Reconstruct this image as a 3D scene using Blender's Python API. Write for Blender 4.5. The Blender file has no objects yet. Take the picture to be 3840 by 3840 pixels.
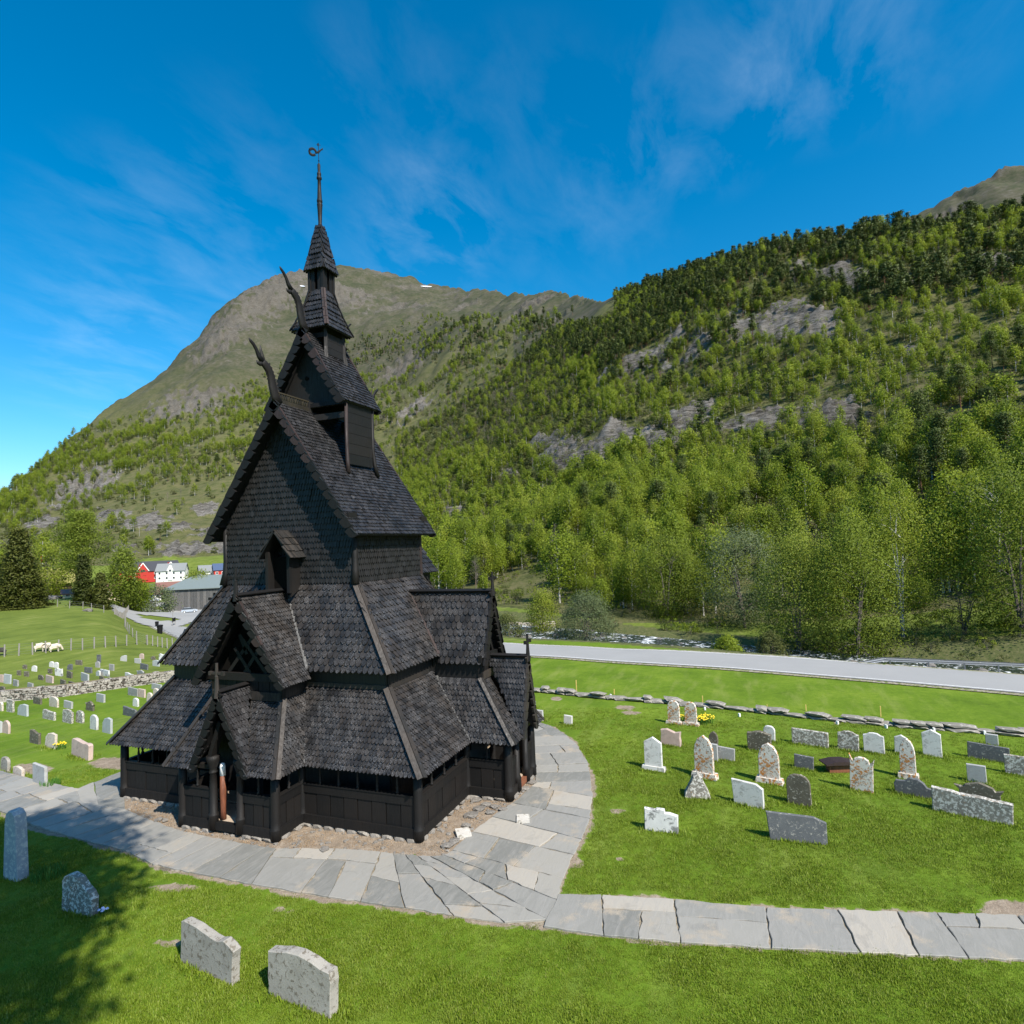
import bpy, bmesh, math, random
import numpy as np
from mathutils import Vector, Matrix, noise as mnoise
random.seed(7); rng = np.random.default_rng(7)
scene = bpy.context.scene
COL = scene.collection
rad = math.radians

# ------------------------------------------------------------------ camera
CX, CY, CZ = -16.925, -15.977, 8.910
FWD = Vector((0.93514537, 0.35044237, 0.05189684))
RGT = Vector((0.35246149, -0.93510929, -0.03662684))
UPV = Vector((-0.03569363, -0.05254305, 0.99798056))
FPX = 2320.0
cam_d = bpy.data.cameras.new('camera')
cam = bpy.data.objects.new('camera', cam_d); COL.objects.link(cam)
cam.matrix_world = Matrix(((RGT.x, UPV.x, -FWD.x, CX), (RGT.y, UPV.y, -FWD.y, CY), (RGT.z, UPV.z, -FWD.z, CZ), (0, 0, 0, 1)))
cam_d.sensor_width = 36; cam_d.sensor_height = 36; cam_d.lens = 36 * FPX / 3840
cam_d.clip_start = 0.1; cam_d.clip_end = 20000
scene.camera = cam

# ------------------------------------------------------------------ light
SUN_EL, SUN_AZ = rad(47), rad(238)          # azimuth of the sun, counted from +x towards +y
world = bpy.data.worlds.new('World'); scene.world = world; world.use_nodes = True
wn = world.node_tree; wn.nodes.clear()
def wnode(t, **k):
    n = wn.nodes.new(t)
    for a, b in k.items(): setattr(n, a, b)
    return n
sky = wnode('ShaderNodeTexSky'); sky.sky_type = 'NISHITA'; sky.sun_disc = False
sky.sun_elevation = SUN_EL; sky.sun_rotation = rad(90) - SUN_AZ
sky.altitude = 300; sky.air_density = 1.0; sky.dust_density = 0.9; sky.ozone_density = 4.0
hsv = wnode('ShaderNodeHueSaturation'); hsv.inputs['Saturation'].default_value = 1.42; hsv.inputs['Value'].default_value = 1.12
hsv.inputs['Hue'].default_value = 0.488
wn.links.new(sky.outputs[0], hsv.inputs['Color'])
tc = wnode('ShaderNodeTexCoord')
# wispy cirrus: stretched noise over the direction of view, projected on a high plane
sep = wnode('ShaderNodeSeparateXYZ'); wn.links.new(tc.outputs['Generated'], sep.inputs[0])
mz = wnode('ShaderNodeMath', operation='MAXIMUM'); wn.links.new(sep.outputs['Z'], mz.inputs[0]); mz.inputs[1].default_value = 0.04
mz2 = wnode('ShaderNodeMath', operation='ADD'); wn.links.new(mz.outputs[0], mz2.inputs[0]); mz2.inputs[1].default_value = 0.12
dv = wnode('ShaderNodeVectorMath', operation='DIVIDE'); wn.links.new(tc.outputs['Generated'], dv.inputs[0])
cmb = wnode('ShaderNodeCombineXYZ')
for i in range(3): wn.links.new(mz2.outputs[0], cmb.inputs[i])
wn.links.new(cmb.outputs[0], dv.inputs[1])
mp = wnode('ShaderNodeMapping'); mp.inputs['Rotation'].default_value = (0, 0, rad(35)); mp.inputs['Scale'].default_value = (1.6, 3.0, 0.0)
wn.links.new(dv.outputs[0], mp.inputs[0])
nz = wnode('ShaderNodeTexNoise'); nz.inputs['Scale'].default_value = 2.2; nz.inputs['Detail'].default_value = 9; nz.inputs['Roughness'].default_value = 0.6; nz.inputs['Distortion'].default_value = 0.35
wn.links.new(mp.outputs[0], nz.inputs['Vector'])
r1 = wnode('ShaderNodeMapRange'); r1.inputs['From Min'].default_value = 0.42; r1.inputs['From Max'].default_value = 0.80
wn.links.new(nz.outputs['Fac'], r1.inputs['Value'])
acc = None      # each wisp: the direction of its middle, its reach and density
for (cx_, cy_, reach, dens) in [(800, 430, 7.5, .62), (1550, 90, 7.5, .55), (1330, 190, 8, .40), (720, 150, 7, .22), (300, 560, 13, .32), (200, 680, 8, .34), (1000, 330, 12, .22), (1180, 380, 7, .18), (480, 420, 12, .20), (1750, 60, 7, .2)]:
    dens *= .23; v_ = (FWD + RGT * ((cx_ * 1.9876 - 1920) / FPX) - UPV * ((cy_ * 1.9876 - 1920) / FPX)).normalized()
    dt_ = wnode('ShaderNodeVectorMath', operation='DOT_PRODUCT'); wn.links.new(tc.outputs['Generated'], dt_.inputs[0]); dt_.inputs[1].default_value = v_
    m_ = wnode('ShaderNodeMapRange', interpolation_type='SMOOTHSTEP'); m_.inputs['From Min'].default_value = math.cos(rad(reach)); m_.inputs['From Max'].default_value = 1.0; m_.inputs['To Max'].default_value = dens
    wn.links.new(dt_.outputs['Value'], m_.inputs['Value'])
    if acc is None: acc = m_.outputs[0]
    else:
        a_ = wnode('ShaderNodeMath', operation='ADD'); wn.links.new(acc, a_.inputs[0]); wn.links.new(m_.outputs[0], a_.inputs[1]); acc = a_.outputs[0]
mm2 = wnode('ShaderNodeMath', operation='MULTIPLY'); wn.links.new(r1.outputs[0], mm2.inputs[0]); wn.links.new(acc, mm2.inputs[1])
mix = wnode('ShaderNodeMix', data_type='RGBA'); wn.links.new(mm2.outputs[0], mix.inputs['Factor'])
wn.links.new(hsv.outputs[0], mix.inputs['A']); mix.inputs['B'].default_value = (5.2, 6.3, 7.4, 1)
bg = wnode('ShaderNodeBackground'); bg.inputs['Strength'].default_value = 0.110
wn.links.new(mix.outputs['Result'], bg.inputs['Color'])
wo = wnode('ShaderNodeOutputWorld'); wn.links.new(bg.outputs[0], wo.inputs['Surface'])

sun_d = bpy.data.lights.new('sun', 'SUN'); sun_d.energy = 5.0; sun_d.angle = rad(0.53); sun_d.color = (1.0, 0.94, 0.85)
sun = bpy.data.objects.new('sun', sun_d); COL.objects.link(sun)
sdir = Vector((math.cos(SUN_AZ) * math.cos(SUN_EL), math.sin(SUN_AZ) * math.cos(SUN_EL), math.sin(SUN_EL)))
sun.rotation_euler = sdir.to_track_quat('Z', 'Y').to_euler(); sun.location = (0, 0, 60)
scene.view_settings.view_transform = 'Standard'; scene.view_settings.look = 'None'
scene.view_settings.gamma = 1; scene.view_settings.use_curve_mapping = False; scene.view_settings.exposure = 0.66
scene.render.engine = 'CYCLES'

# ------------------------------------------------------------------ node helper for materials
class NT:
    def __init__(s, name, rough=0.8, spec=0.3):
        s.m = bpy.data.materials.new(name); s.m.use_nodes = True; s.t = s.m.node_tree
        s.b = s.t.nodes['Principled BSDF']; s.b.inputs['Roughness'].default_value = rough
        s.b.inputs['Specular IOR Level'].default_value = spec
        s.tc = None
    def n(s, t, **k):
        x = s.t.nodes.new(t)
        for a, b in k.items(): setattr(x, a, b)
        return x
    def l(s, a, b): s.t.links.new(a, b)
    def coord(s, kind='Object', scale=(1, 1, 1), rot=(0, 0, 0)):
        if not s.tc: s.tc = s.n('ShaderNodeTexCoord')
        m = s.n('ShaderNodeMapping'); m.inputs['Scale'].default_value = scale; m.inputs['Rotation'].default_value = rot
        s.l(s.tc.outputs[kind], m.inputs[0]); return m.outputs[0]
    def pos(s, scale=(1, 1, 1)):
        g = s.n('ShaderNodeNewGeometry'); m = s.n('ShaderNodeMapping'); m.inputs['Scale'].default_value = scale
        s.l(g.outputs['Position'], m.inputs[0]); return m.outputs[0]
    def noise(s, vec, scale=5, detail=4, rough=0.6, dist=0.0):
        x = s.n('ShaderNodeTexNoise'); x.inputs['Scale'].default_value = scale; x.inputs['Detail'].default_value = detail
        x.inputs['Roughness'].default_value = rough; x.inputs['Distortion'].default_value = dist
        s.l(vec, x.inputs['Vector']); return x.outputs['Fac']
    def voro(s, vec, scale=5, feature='F1', out='Distance'):
        x = s.n('ShaderNodeTexVoronoi', feature=feature); x.inputs['Scale'].default_value = scale
        s.l(vec, x.inputs['Vector']); return x.outputs[out]
    def ramp(s, fac, stops, interp='LINEAR'):
        r = s.n('ShaderNodeValToRGB'); r.color_ramp.interpolation = interp
        e = r.color_ramp.elements
        while len(e) > 1: e.remove(e[-1])
        e[0].position = stops[0][0]; e[0].color = (*stops[0][1], 1)
        for p, c in stops[1:]:
            q = e.new(p); q.color = (*c, 1)
        s.l(fac, r.inputs['Fac']); return r.outputs['Color']
    def mr(s, v, a, b, c=0.0, d=1.0):
        r = s.n('ShaderNodeMapRange'); r.inputs['From Min'].default_value = a; r.inputs['From Max'].default_value = b
        r.inputs['To Min'].default_value = c; r.inputs['To Max'].default_value = d
        s.l(v, r.inputs['Value']); return r.outputs[0]
    def mix(s, f, a, b, mode='MIX'):
        x = s.n('ShaderNodeMix', data_type='RGBA', blend_type=mode)
        for sock, v in (('Factor', f), ('A', a), ('B', b)):
            i = x.inputs[sock]
            if isinstance(v, (int, float)): i.default_value = v
            elif isinstance(v, tuple): i.default_value = (*v, 1) if len(v) == 3 else v
            else: s.l(v, i)
        return x.outputs['Result']
    def math(s, op, a, b=0.5, clamp=False):
        x = s.n('ShaderNodeMath', operation=op); x.use_clamp = clamp
        for i, v in enumerate((a, b)):
            if isinstance(v, (int, float)): x.inputs[i].default_value = v
            else: s.l(v, x.inputs[i])
        return x.outputs[0]
    def attr(s, name, out='Fac'):
        x = s.n('ShaderNodeAttribute', attribute_name=name); return x.outputs[out]
    def rnd(s):
        return s.n('ShaderNodeObjectInfo').outputs['Random']
    def col(s, c):
        if isinstance(c, tuple): s.b.inputs['Base Color'].default_value = (*c, 1)
        else: s.l(c, s.b.inputs['Base Color'])
        return s
    def bump(s, h, strength=0.5, dist=0.02):
        x = s.n('ShaderNodeBump'); x.inputs['Strength'].default_value = strength; x.inputs['Distance'].default_value = dist
        s.l(h, x.inputs['Height']); s.l(x.outputs[0], s.b.inputs['Normal']); return s
    def rgh(s, v): s.l(v, s.b.inputs['Roughness']); return s

# ------------------------------------------------------------------ mesh builder
def vn(v): return v / (np.linalg.norm(v) + 1e-12)
class MB:
    def __init__(s): s.v = []; s.f = []; s.a = []
    def add(s, vs, fs, var=None):
        o = len(s.v); s.v += [tuple(p) for p in vs]
        a = random.random() if var is None else var
        for f in fs: s.f.append(tuple(i + o for i in f)); s.a.append(a)
    def box(s, c, d, rz=0, M=None, var=None):
        x, y, z = d[0] / 2, d[1] / 2, d[2] / 2
        P = [(-x, -y, -z), (x, -y, -z), (x, y, -z), (-x, y, -z), (-x, -y, z), (x, -y, z), (x, y, z), (-x, y, z)]
        if M is None: M = Matrix.Rotation(rz, 3, 'Z')
        P = [M @ Vector(p) + Vector(c) for p in P]
        s.add(P, [(0, 3, 2, 1), (4, 5, 6, 7), (0, 1, 5, 4), (1, 2, 6, 5), (2, 3, 7, 6), (3, 0, 4, 7)], var)
    def hexa(s, lo, hi, var=None):          # lo, hi: four points each, same winding
        s.add(list(lo) + list(hi), [(3, 2, 1, 0), (4, 5, 6, 7), (0, 1, 5, 4), (1, 2, 6, 5), (2, 3, 7, 6), (3, 0, 4, 7)], var)
    def beam(s, a, b, w, h, up=(0, 0, 1), var=None, taper=1.0):
        a = np.array(a, float); b = np.array(b, float); d = vn(b - a); up = np.array(up, float)
        if abs(d @ up) > 0.98: up = np.array((1., 0, 0))
        r = vn(np.cross(d, up)); u = np.cross(r, d)
        q = lambda p, k: [p - r * w / 2 * k - u * h / 2 * k, p + r * w / 2 * k - u * h / 2 * k, p + r * w / 2 * k + u * h / 2 * k, p - r * w / 2 * k + u * h / 2 * k]
        s.hexa(q(a, 1), q(b, taper), var)
    def prism(s, pts, d, var=None):         # polygon extruded along d
        n = len(pts); d = np.array(d, float); P = [np.array(p, float) for p in pts]
        s.add(P + [p + d for p in P], [tuple(range(n))[::-1], tuple(range(n, 2 * n))] + [(i, (i + 1) % n, n + (i + 1) % n, n + i) for i in range(n)], var)
    def lathe(s, c, prof, n=12, var=None, M=None):   # prof: (r, z)
        vs = []; fs = []
        for r, z in prof:
            for k in range(n):
                a = 2 * math.pi * k / n; p = Vector((r * math.cos(a), r * math.sin(a), z))
                if M is not None: p = M @ p
                vs.append(p + Vector(c))
        for i in range(len(prof) - 1):
            for k in range(n): fs.append((i * n + k, i * n + (k + 1) % n, (i + 1) * n + (k + 1) % n, (i + 1) * n + k))
        fs.append(tuple(range(n))[::-1]); fs.append(tuple(range((len(prof) - 1) * n, len(prof) * n)))
        s.add(vs, fs, var)
    def tube(s, pts, radii, n=6, var=None, flat=1.0):
        pts = [np.array(p, float) for p in pts]; vs = []; fs = []; ref = np.array((0., 0, 1))
        for i, p in enumerate(pts):
            d = vn(pts[min(i + 1, len(pts) - 1)] - pts[max(i - 1, 0)])
            rf = ref if abs(d @ ref) < 0.95 else np.array((1., 0, 0))
            r = vn(np.cross(d, rf)); u = np.cross(r, d)
            for k in range(n):
                a = 2 * math.pi * k / n; vs.append(p + (r * math.cos(a) * flat + u * math.sin(a)) * radii[i])
        m = len(pts)
        for i in range(m - 1):
            for k in range(n): fs.append((i * n + k, i * n + (k + 1) % n, (i + 1) * n + (k + 1) % n, (i + 1) * n + k))
        fs.append(tuple(range(n))[::-1]); fs.append(tuple(range((m - 1) * n, m * n)))
        s.add(vs, fs, var)
    def mesh(s, name, mat, smooth=False, fix=True):
        me = bpy.data.meshes.new(name); me.from_pydata([tuple(map(float, p)) for p in s.v], [], s.f)
        if fix:
            bm = bmesh.new(); bm.from_mesh(me); bmesh.ops.recalc_face_normals(bm, faces=bm.faces); bm.to_mesh(me); bm.free()
        at = me.attributes.new('var', 'FLOAT', 'FACE'); at.data.foreach_set('value', np.array(s.a, np.float32))
        if smooth: me.polygons.foreach_set('use_smooth', np.ones(len(me.polygons), bool))
        for m in (mat if isinstance(mat, (list, tuple)) else [mat]): me.materials.append(m)
        me.update(); return me
    def build(s, name, mat, parent=None, smooth=False, stuff=False, fix=True):
        o = bpy.data.objects.new(name, s.mesh(name, mat, smooth, fix)); COL.objects.link(o)
        if parent: o.parent = parent
        if stuff: o['kind'] = 'stuff'
        return o
def tag(o, label=None, cat=None, group=None, kind=None):
    if label: o['label'] = label
    if cat: o['category'] = cat
    if group: o['group'] = group
    if kind: o['kind'] = kind
    return o
def empty(name, loc=(0, 0, 0), rz=0):
    o = bpy.data.objects.new(name, None); COL.objects.link(o); o.location = loc; o.rotation_euler = (0, 0, rz); o.empty_display_size = 0.3
    return o
def inst(me, name, loc, rz=0, sc=1, parent=None):
    o = bpy.data.objects.new(name, me); COL.objects.link(o); o.location = loc; o.rotation_euler = (0, 0, rz)
    o.scale = (sc, sc, sc) if isinstance(sc, (int, float)) else sc
    if parent: o.parent = parent
    return o
def ray(x, y):          # direction towards a point of the picture (3840 px wide)
    v = FWD + RGT * ((x - 1920) / FPX) - UPV * ((y - 1920) / FPX); return v.normalized()
def fbm(x, y, sc, oct=4, seed=0.0, rough=0.5):
    a = 1.0; t = 0.0; n = 0.0; f = sc
    for i in range(oct):
        t += a * mnoise.noise(Vector((x * f + seed, y * f - seed * 1.7, seed * 0.37 + i * 3.1))); n += a; a *= rough; f *= 2.03
    return t / n
def px_of(P):
    v = np.asarray(P, float) - np.array((CX, CY, CZ)); z = v @ np.array(FWD)
    z = np.where(z < 0.5, 0.5, z)
    return 1920 + FPX * (v @ np.array(RGT)) / z, 1920 - FPX * (v @ np.array(UPV)) / z
def flat(name, c, rough=0.6, spec=0.3, metal=0.0):
    m = NT(name, rough, spec); n = m.noise(m.coord('Object', (6, 6, 6)), 1, 4)
    m.col(m.mix(m.mr(n, 0.3, 0.7), tuple(x * 0.82 for x in c), tuple(min(1, x * 1.1) for x in c))); m.b.inputs['Metallic'].default_value = metal
    return m.m
# ------------------------------------------------------------------ terrain
SKY = [(-1000, 1960), (-400, 1930), (0, 1890), (100, 1790), (200, 1712), (300, 1615), (400, 1552), (500, 1483), (600, 1402), (700, 1325), (800, 1215), (860, 1155), (905, 1110), (955, 1075), (1035, 1043), (1133, 1004), (1272, 994), (1352, 998),
       (1431, 1024), (1530, 1028), (1590, 1050), (1690, 1073), (1888, 1093), (2087, 1089), (2290, 1112)]
def sky_y(x): return float(np.interp(x, [a for a, _ in SKY], [b for _, b in SKY]))
def Y(v): return ('y', v)
COLS = [
 (-1400, [(30, 0), (71, -1.2), (118, 2.6), (185, 1.4), (330, 2), (600, Y(2040)), (900, Y(2020)), (1300, Y(1990))]),
 (-500, [(30, 0), (71, -1.5), (118, 2.6), (185, 1.2), (330, 1), (600, Y(2030)), (850, Y(1985)), (1200, Y(1935))]),
 (0, [(30, 0), (71, -1.7), (118, 2.6), (185, 1.2), (330, 0), (600, Y(2010)), (850, Y(1950)), (1200, 's')]),
 (130, [(30, 0), (71, -1.7), (118, 2.6), (185, 1.1), (330, 0), (600, Y(2005)), (950, Y(1880)), (1500, 's')]),
 (300, [(30, 0), (71, -1.7), (118, 2.4), (185, .2), (330, -1), (600, Y(1990)), (1200, Y(1790)), (1900, 's')]),
 (400, [(30, 0), (71, -1.7), (118, 1.5), (185, -3.5), (330, -2), (600, Y(1975)), (1250, Y(1745)), (2050, 's')]),
 (500, [(30, 0), (71, -1.8), (118, -1.4), (185, -6.5), (330, -2.5), (600, Y(1960)), (1300, Y(1700)), (2200, 's')]),
 (700, [(30, 0), (71, -2.2), (118, -4), (185, -7.5), (330, -3), (600, Y(1945)), (1400, Y(1600)), (2500, 's')]),
 (870, [(30, 0), (71, -2.2), (118, -4), (185, -7), (330, -2), (600, Y(1935)), (1500, Y(1520)), (2700, 's')]),
 (1000, [(30, 0), (71, -2), (118, -4), (185, -6), (330, -1), (600, Y(1930)), (1600, Y(1480)), (2900, 's')]),
 (1272, [(30, 0), (71, -1.5), (118, -3), (185, -4), (330, 0), (600, Y(1900)), (1700, Y(1450)), (3000, 's')]),
 (1500, [(30, 0), (65, -1), (100, -2), (170, -2), (300, Y(2060)), (600, Y(1820)), (1600, Y(1380)), (3000, 's')]),
 (1700, [(30, 0), (60, -.3), (90, -2), (150, -1), (280, Y(2030)), (600, Y(1700)), (1300, Y(1320)), (2800, 's')]),
 (2000, [(30, 0), (58, -.3), (88, -2.6), (130, 0), (270, Y(1920)), (520, Y(1560)), (1000, Y(1240)), (1800, 's')]),
 (2290, [(30, 0), (57, -.3), (85, -3), (110, Y(2230)), (250, Y(1810)), (420, Y(1430)), (600, Y(1210)), (760, Y(1125))]),
 (2500, [(30, 0), (55, -.2), (82, -3), (105, Y(2270)), (230, Y(1810)), (370, Y(1430)), (500, Y(1150)), (620, Y(1060))]),
 (2700, [(30, 0), (52, -.1), (80, -3), (100, Y(2290)), (210, Y(1820)), (330, Y(1420)), (430, Y(1110)), (540, Y(975))]),
 (3000, [(30, 0), (50, 0), (72, -3), (95, Y(2300)), (190, Y(1820)), (290, Y(1400)), (390, Y(1080)), (480, Y(905))]),
 (3400, [(30, 0), (47, 0), (64, -3), (90, Y(2290)), (175, Y(1770)), (265, Y(1360)), (350, Y(1010)), (440, Y(835))]),
 (3840, [(30, 0), (46, 0), (58, -3), (85, Y(2260)), (165, Y(1710)), (250, Y(1290)), (340, Y(950)), (430, Y(795))]),
 (4700, [(30, 0), (42, 0), (54, -3), (80, Y(2200)), (155, Y(1680)), (235, Y(1230)), (320, Y(880)), (410, Y(660))])]
def z_at(az, r, y):
    c, s = math.cos(az) * r, math.sin(az) * r; u = UPV.x * c + UPV.y * s; f = FWD.x * c + FWD.y * s
    return CZ + ((1920 - y) * f - FPX * u) / (FPX * UPV.z - (1920 - y) * FWD.z)
def az_col(x, y=2040):
    v = ray(x, y); return math.atan2(v.y, v.x)
caz = []; cr = []; cz = []
for x, ent in COLS:
    rs, zs = [], []
    a0_ = az_col(x)
    for r, e in ent:
        if e == 's': e = Y(sky_y(x))
        if isinstance(e, tuple): z = z_at(az_col(x, e[1]), r, e[1])
        else: z = e
        rs.append(r); zs.append(z)
    zl = zs[-1]; rs += [rs[-1] * 1.15, rs[-1] * 1.7, 9000]; zs += [zl * .985 - 2, zl * .8, zl * .4]
    caz.append(a0_); cr.append([0] + rs); cz.append([0] + zs)
o_ = np.argsort(caz); caz = np.array(caz)[o_]; cr = np.array(cr)[o_]; cz = np.array(cz)[o_]
RIVER = np.array([(66, 30), (61, 14), (55, 1.5), (50.5, -9), (45.5, -20), (41, -32), (37, -46), (31, -64), (20, -90)], float)
def seg_dist(x, y, line):
    d = np.full(x.shape, 1e9)
    for (ax, ay), (bx, by) in zip(line[:-1], line[1:]):
        ex, ey = bx - ax, by - ay; t = np.clip(((x - ax) * ex + (y - ay) * ey) / (ex * ex + ey * ey), 0, 1)
        d = np.minimum(d, np.hypot(x - ax - t * ex, y - ay - t * ey))
    return d
def sstep(a, b, x): t = np.clip((x - a) / (b - a), 0, 1); return t * t * (3 - 2 * t)
def vnoise(x, y, sc, seed=0):            # cheap vectorised value noise
    xs = x * sc + seed * 17.3; ys = y * sc - seed * 9.1; xi = np.floor(xs); yi = np.floor(ys); fx = xs - xi; fy = ys - yi
    h = lambda a, b: np.modf(np.abs(np.sin(a * 127.1 + b * 311.7 + seed * 74.7) * 43758.5453))[0]
    fx = fx * fx * (3 - 2 * fx); fy = fy * fy * (3 - 2 * fy)
    return (h(xi, yi) * (1 - fx) + h(xi + 1, yi) * fx) * (1 - fy) + (h(xi, yi + 1) * (1 - fx) + h(xi + 1, yi + 1) * fx) * fy
def vfbm(x, y, sc, oc=4, seed=0):
    t = 0; a = .5
    for i in range(oc): t = t + a * (vnoise(x, y, sc * 2.03 ** i, seed + i) * 2 - 1); a *= .52
    return t
azs = np.concatenate([np.radians(np.arange(-36, 74, 0.17)), np.radians(np.arange(74, 324, 2.0))])
rings = [0.0]
r_ = 1.5
while r_ < 9000:
    rings.append(r_); r_ += max(0.7 if r_ < 9 else 0.22 if r_ < 38 else .4, r_ * 0.0115) if r_ < 4000 else r_ * .08
rings = np.array(rings); NA, NR = len(azs), len(rings)
AZ, RR = np.meshgrid(azs, rings); 
azw = np.where(AZ > math.pi, AZ - 2 * math.pi, AZ)
azc = np.clip(azw, caz[0], caz[-1])
Z = np.zeros_like(AZ)
idx = np.clip(np.searchsorted(caz, azc) - 1, 0, len(caz) - 2); tt = (azc - caz[idx]) / (caz[idx + 1] - caz[idx])
K = cr.shape[1]
CRi = cr[idx] * (1 - tt[..., None]) + cr[idx + 1] * tt[..., None]; CZi = cz[idx] * (1 - tt[..., None]) + cz[idx + 1] * tt[..., None]
kern = np.exp(-np.linspace(-2.2, 2.2, 15) ** 2); kern /= kern.sum()
nv = int((74 + 36) / .17) - 2
for A_ in (CRi, CZi):
    for k in range(K):
        row = A_[0, :nv, k].copy(); sm = np.convolve(np.pad(row, 7, mode='edge'), kern, 'valid'); A_[:, :nv, k] = sm[None, :]
for k in range(K - 1):
    m_ = (RR >= CRi[..., k]) & (RR < CRi[..., k + 1]); t = (RR - CRi[..., k]) / (CRi[..., k + 1] - CRi[..., k] + 1e-9)
    Z = np.where(m_, CZi[..., k] * (1 - t) + CZi[..., k + 1] * t, Z)
X_ = CX + RR * np.cos(AZ); Y_ = CY + RR * np.sin(AZ)
# far hill behind the wooded ridge on the right
hb = 1400; zb_l = np.interp(azc, [az_col(4700), az_col(3840), az_col(3480), az_col(3300), az_col(3000)], [z_at(az_col(4700), hb, 380), z_at(az_col(3840, 615), hb, 615), z_at(az_col(3480, 790), hb, 790), z_at(az_col(3300, 900), hb, 920), 0])
Bz = zb_l * (1 - np.abs(RR - hb) / 850); Z = np.where((RR > 600), np.maximum(Z, Bz), Z)
# behind the camera the valley floor goes on
back = sstep(math.radians(75), math.radians(110), np.abs(azw - math.radians(17))); Z = Z * (1 - back) + back * (np.maximum(RR - 200, 0) * .12 * np.exp(-RR / 3000))
grow = sstep(85, 220, RR)
Z += grow * vfbm(X_, Y_, 1 / 45., 4, 3) * 5.0 + sstep(600, 1500, RR) * vfbm(X_, Y_, 1 / 260., 5, 11) * 55 * np.clip(CRi[..., 8] / 3000, .2, 1)
Z += sstep(25, 60, RR) * vfbm(X_, Y_, 1 / 18., 3, 5) * .25
dr_ = seg_dist(X_, Y_, RIVER); bed = sstep(12.5, 7.0, dr_) if False else 1 - sstep(7.0, 11.5, dr_)
Z = np.where(RR < 200, Z * (1 - bed) - 4.4 * bed, Z)
PXx, PXy = px_of(np.stack([X_, Y_, Z], -1)); PXx = PXx / 1.9876; PXy = PXy / 1.9876
PXx = np.where(back > .5, -999, PXx)
def blob(cx, cy, rx, ry, a=0):
    rx *= 1.12; ry *= 1.2; c, s = math.cos(rad(a)), math.sin(rad(a)); dx = PXx - cx; dy = PXy - cy
    return np.clip(1.35 - np.hypot((dx * c + dy * s) / rx, (-dx * s + dy * c) / ry), 0, 1)
rock = np.zeros_like(Z)
for b in [(1085, 850, 95, 30, -12), (1170, 820, 40, 20, 0), (1230, 822, 55, 20, 0), (1300, 795, 75, 26, -6), (1490, 788, 120, 22, -5), (1600, 785, 50, 18, 0), (1235, 680, 95, 24, -18), (1275, 655, 45, 18, -30),
          (1430, 610, 60, 28, -8), (1550, 610, 90, 22, 5), (1610, 520, 90, 20, 5), (1870, 500, 40, 18, 0), (1720, 660, 35, 10, 0), (1480, 585, 60, 18, 0), (780, 775, 40, 10, -35),
          (500, 565, 90, 34, -40), (430, 620, 70, 26, -45), (370, 760, 75, 22, -10), (150, 920, 60, 22, -20), (60, 1000, 70, 12, -35), (270, 985, 60, 12, 5), (370, 1005, 60, 12, 0), (330, 1035, 90, 10, 0), (215, 975, 35, 10, 0), (400, 960, 30, 9, 0),
          (640, 560, 60, 16, 10), (760, 690, 45, 12, -30), (850, 975, 30, 12, 0), (960, 900, 25, 12, -15)]:
    rock = np.maximum(rock, blob(*b))
n1 = vfbm(X_, Y_, 1 / 14., 4, 21); n2 = vfbm(X_, Y_, 1 / 90., 4, 31)
rock = np.clip((rock + (n1 * 1.5 + .12) * np.clip(RR / 200, 0, 1) - .42) * 3.0, 0, 1) * (rock > .02)
rock = np.where(RR > 900, np.clip(rock * .8 + np.clip((n2 + .1) * 1.6, 0, 1) * sstep(800, 520, PXy) * .8, 0, 1), rock)
ter = np.abs(((Z + 3 * n1 + X_ * .05) / 7.0) % 1.0 - .5) * 2
Z += rock * grow * (np.abs(vfbm(X_ + Z, Y_, 1 / 9., 4, 41)) * 8 + ter * 3.2 - 2) * np.where(RR < 800, 1, 3)
Z += sstep(600, 1200, RR) * (np.abs(vfbm(X_ * .5, Y_, 1 / 70., 4, 61)) * 26 - 8)
# dirt: bare patches in the lawn, borders of the path
def wpt(x, y, z=0.0):
    v = ray(x * 1.9876, y * 1.9876); t = (z - CZ) / v.z; return (CX + v.x * t, CY + v.y * t)
OUT1 = [(1010, 1362), (1050, 1375), (1085, 1400), (1110, 1440), (1120, 1500), (1112, 1560), (1085, 1610), (1065, 1655), (1052, 1700), (1025, 1752), (900, 1738), (780, 1718), (650, 1700), (520, 1680), (400, 1655), (300, 1640), (230, 1605), (150, 1585), (60, 1560), (0, 1530), (-120, 1490)]
IN1 = [(1000, 1380), (1002, 1410), (1008, 1440), (1012, 1475), (985, 1505), (945, 1532), (900, 1562), (868, 1592), (845, 1614), (800, 1618), (700, 1608), (600, 1601), (520, 1603), (430, 1588), (340, 1570), (280, 1546), (232, 1528), (200, 1510), (150, 1490), (60, 1470), (-60, 1440)]
UP2 = [(1052, 1690), (1200, 1692), (1400, 1712), (1700, 1722), (1850, 1728), (1932, 1730), (2150, 1740), (2500, 1762), (2900, 1792)]
LO2 = [(1025, 1752), (1100, 1765), (1300, 1783), (1500, 1795), (1700, 1805), (1932, 1815), (2150, 1828), (2500, 1858), (2900, 1895)]
wO1, wI1, wU2, wL2 = [np.array([wpt(*p) for p in L]) for L in (OUT1, IN1, UP2, LO2)]
def in_poly(x, y, poly):
    c = np.zeros(x.shape, bool); j = len(poly) - 1
    for i in range(len(poly)):
        a, b = poly[i], poly[j]
        k = ((a[1] > y) != (b[1] > y)) & (x < (b[0] - a[0]) * (y - a[1]) / (b[1] - a[1] + 1e-12) + a[0]); c ^= k; j = i
    return c
POLY1 = np.concatenate([wO1, wI1[::-1]]); POLY2 = np.concatenate([wU2, wL2[::-1]])
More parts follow.
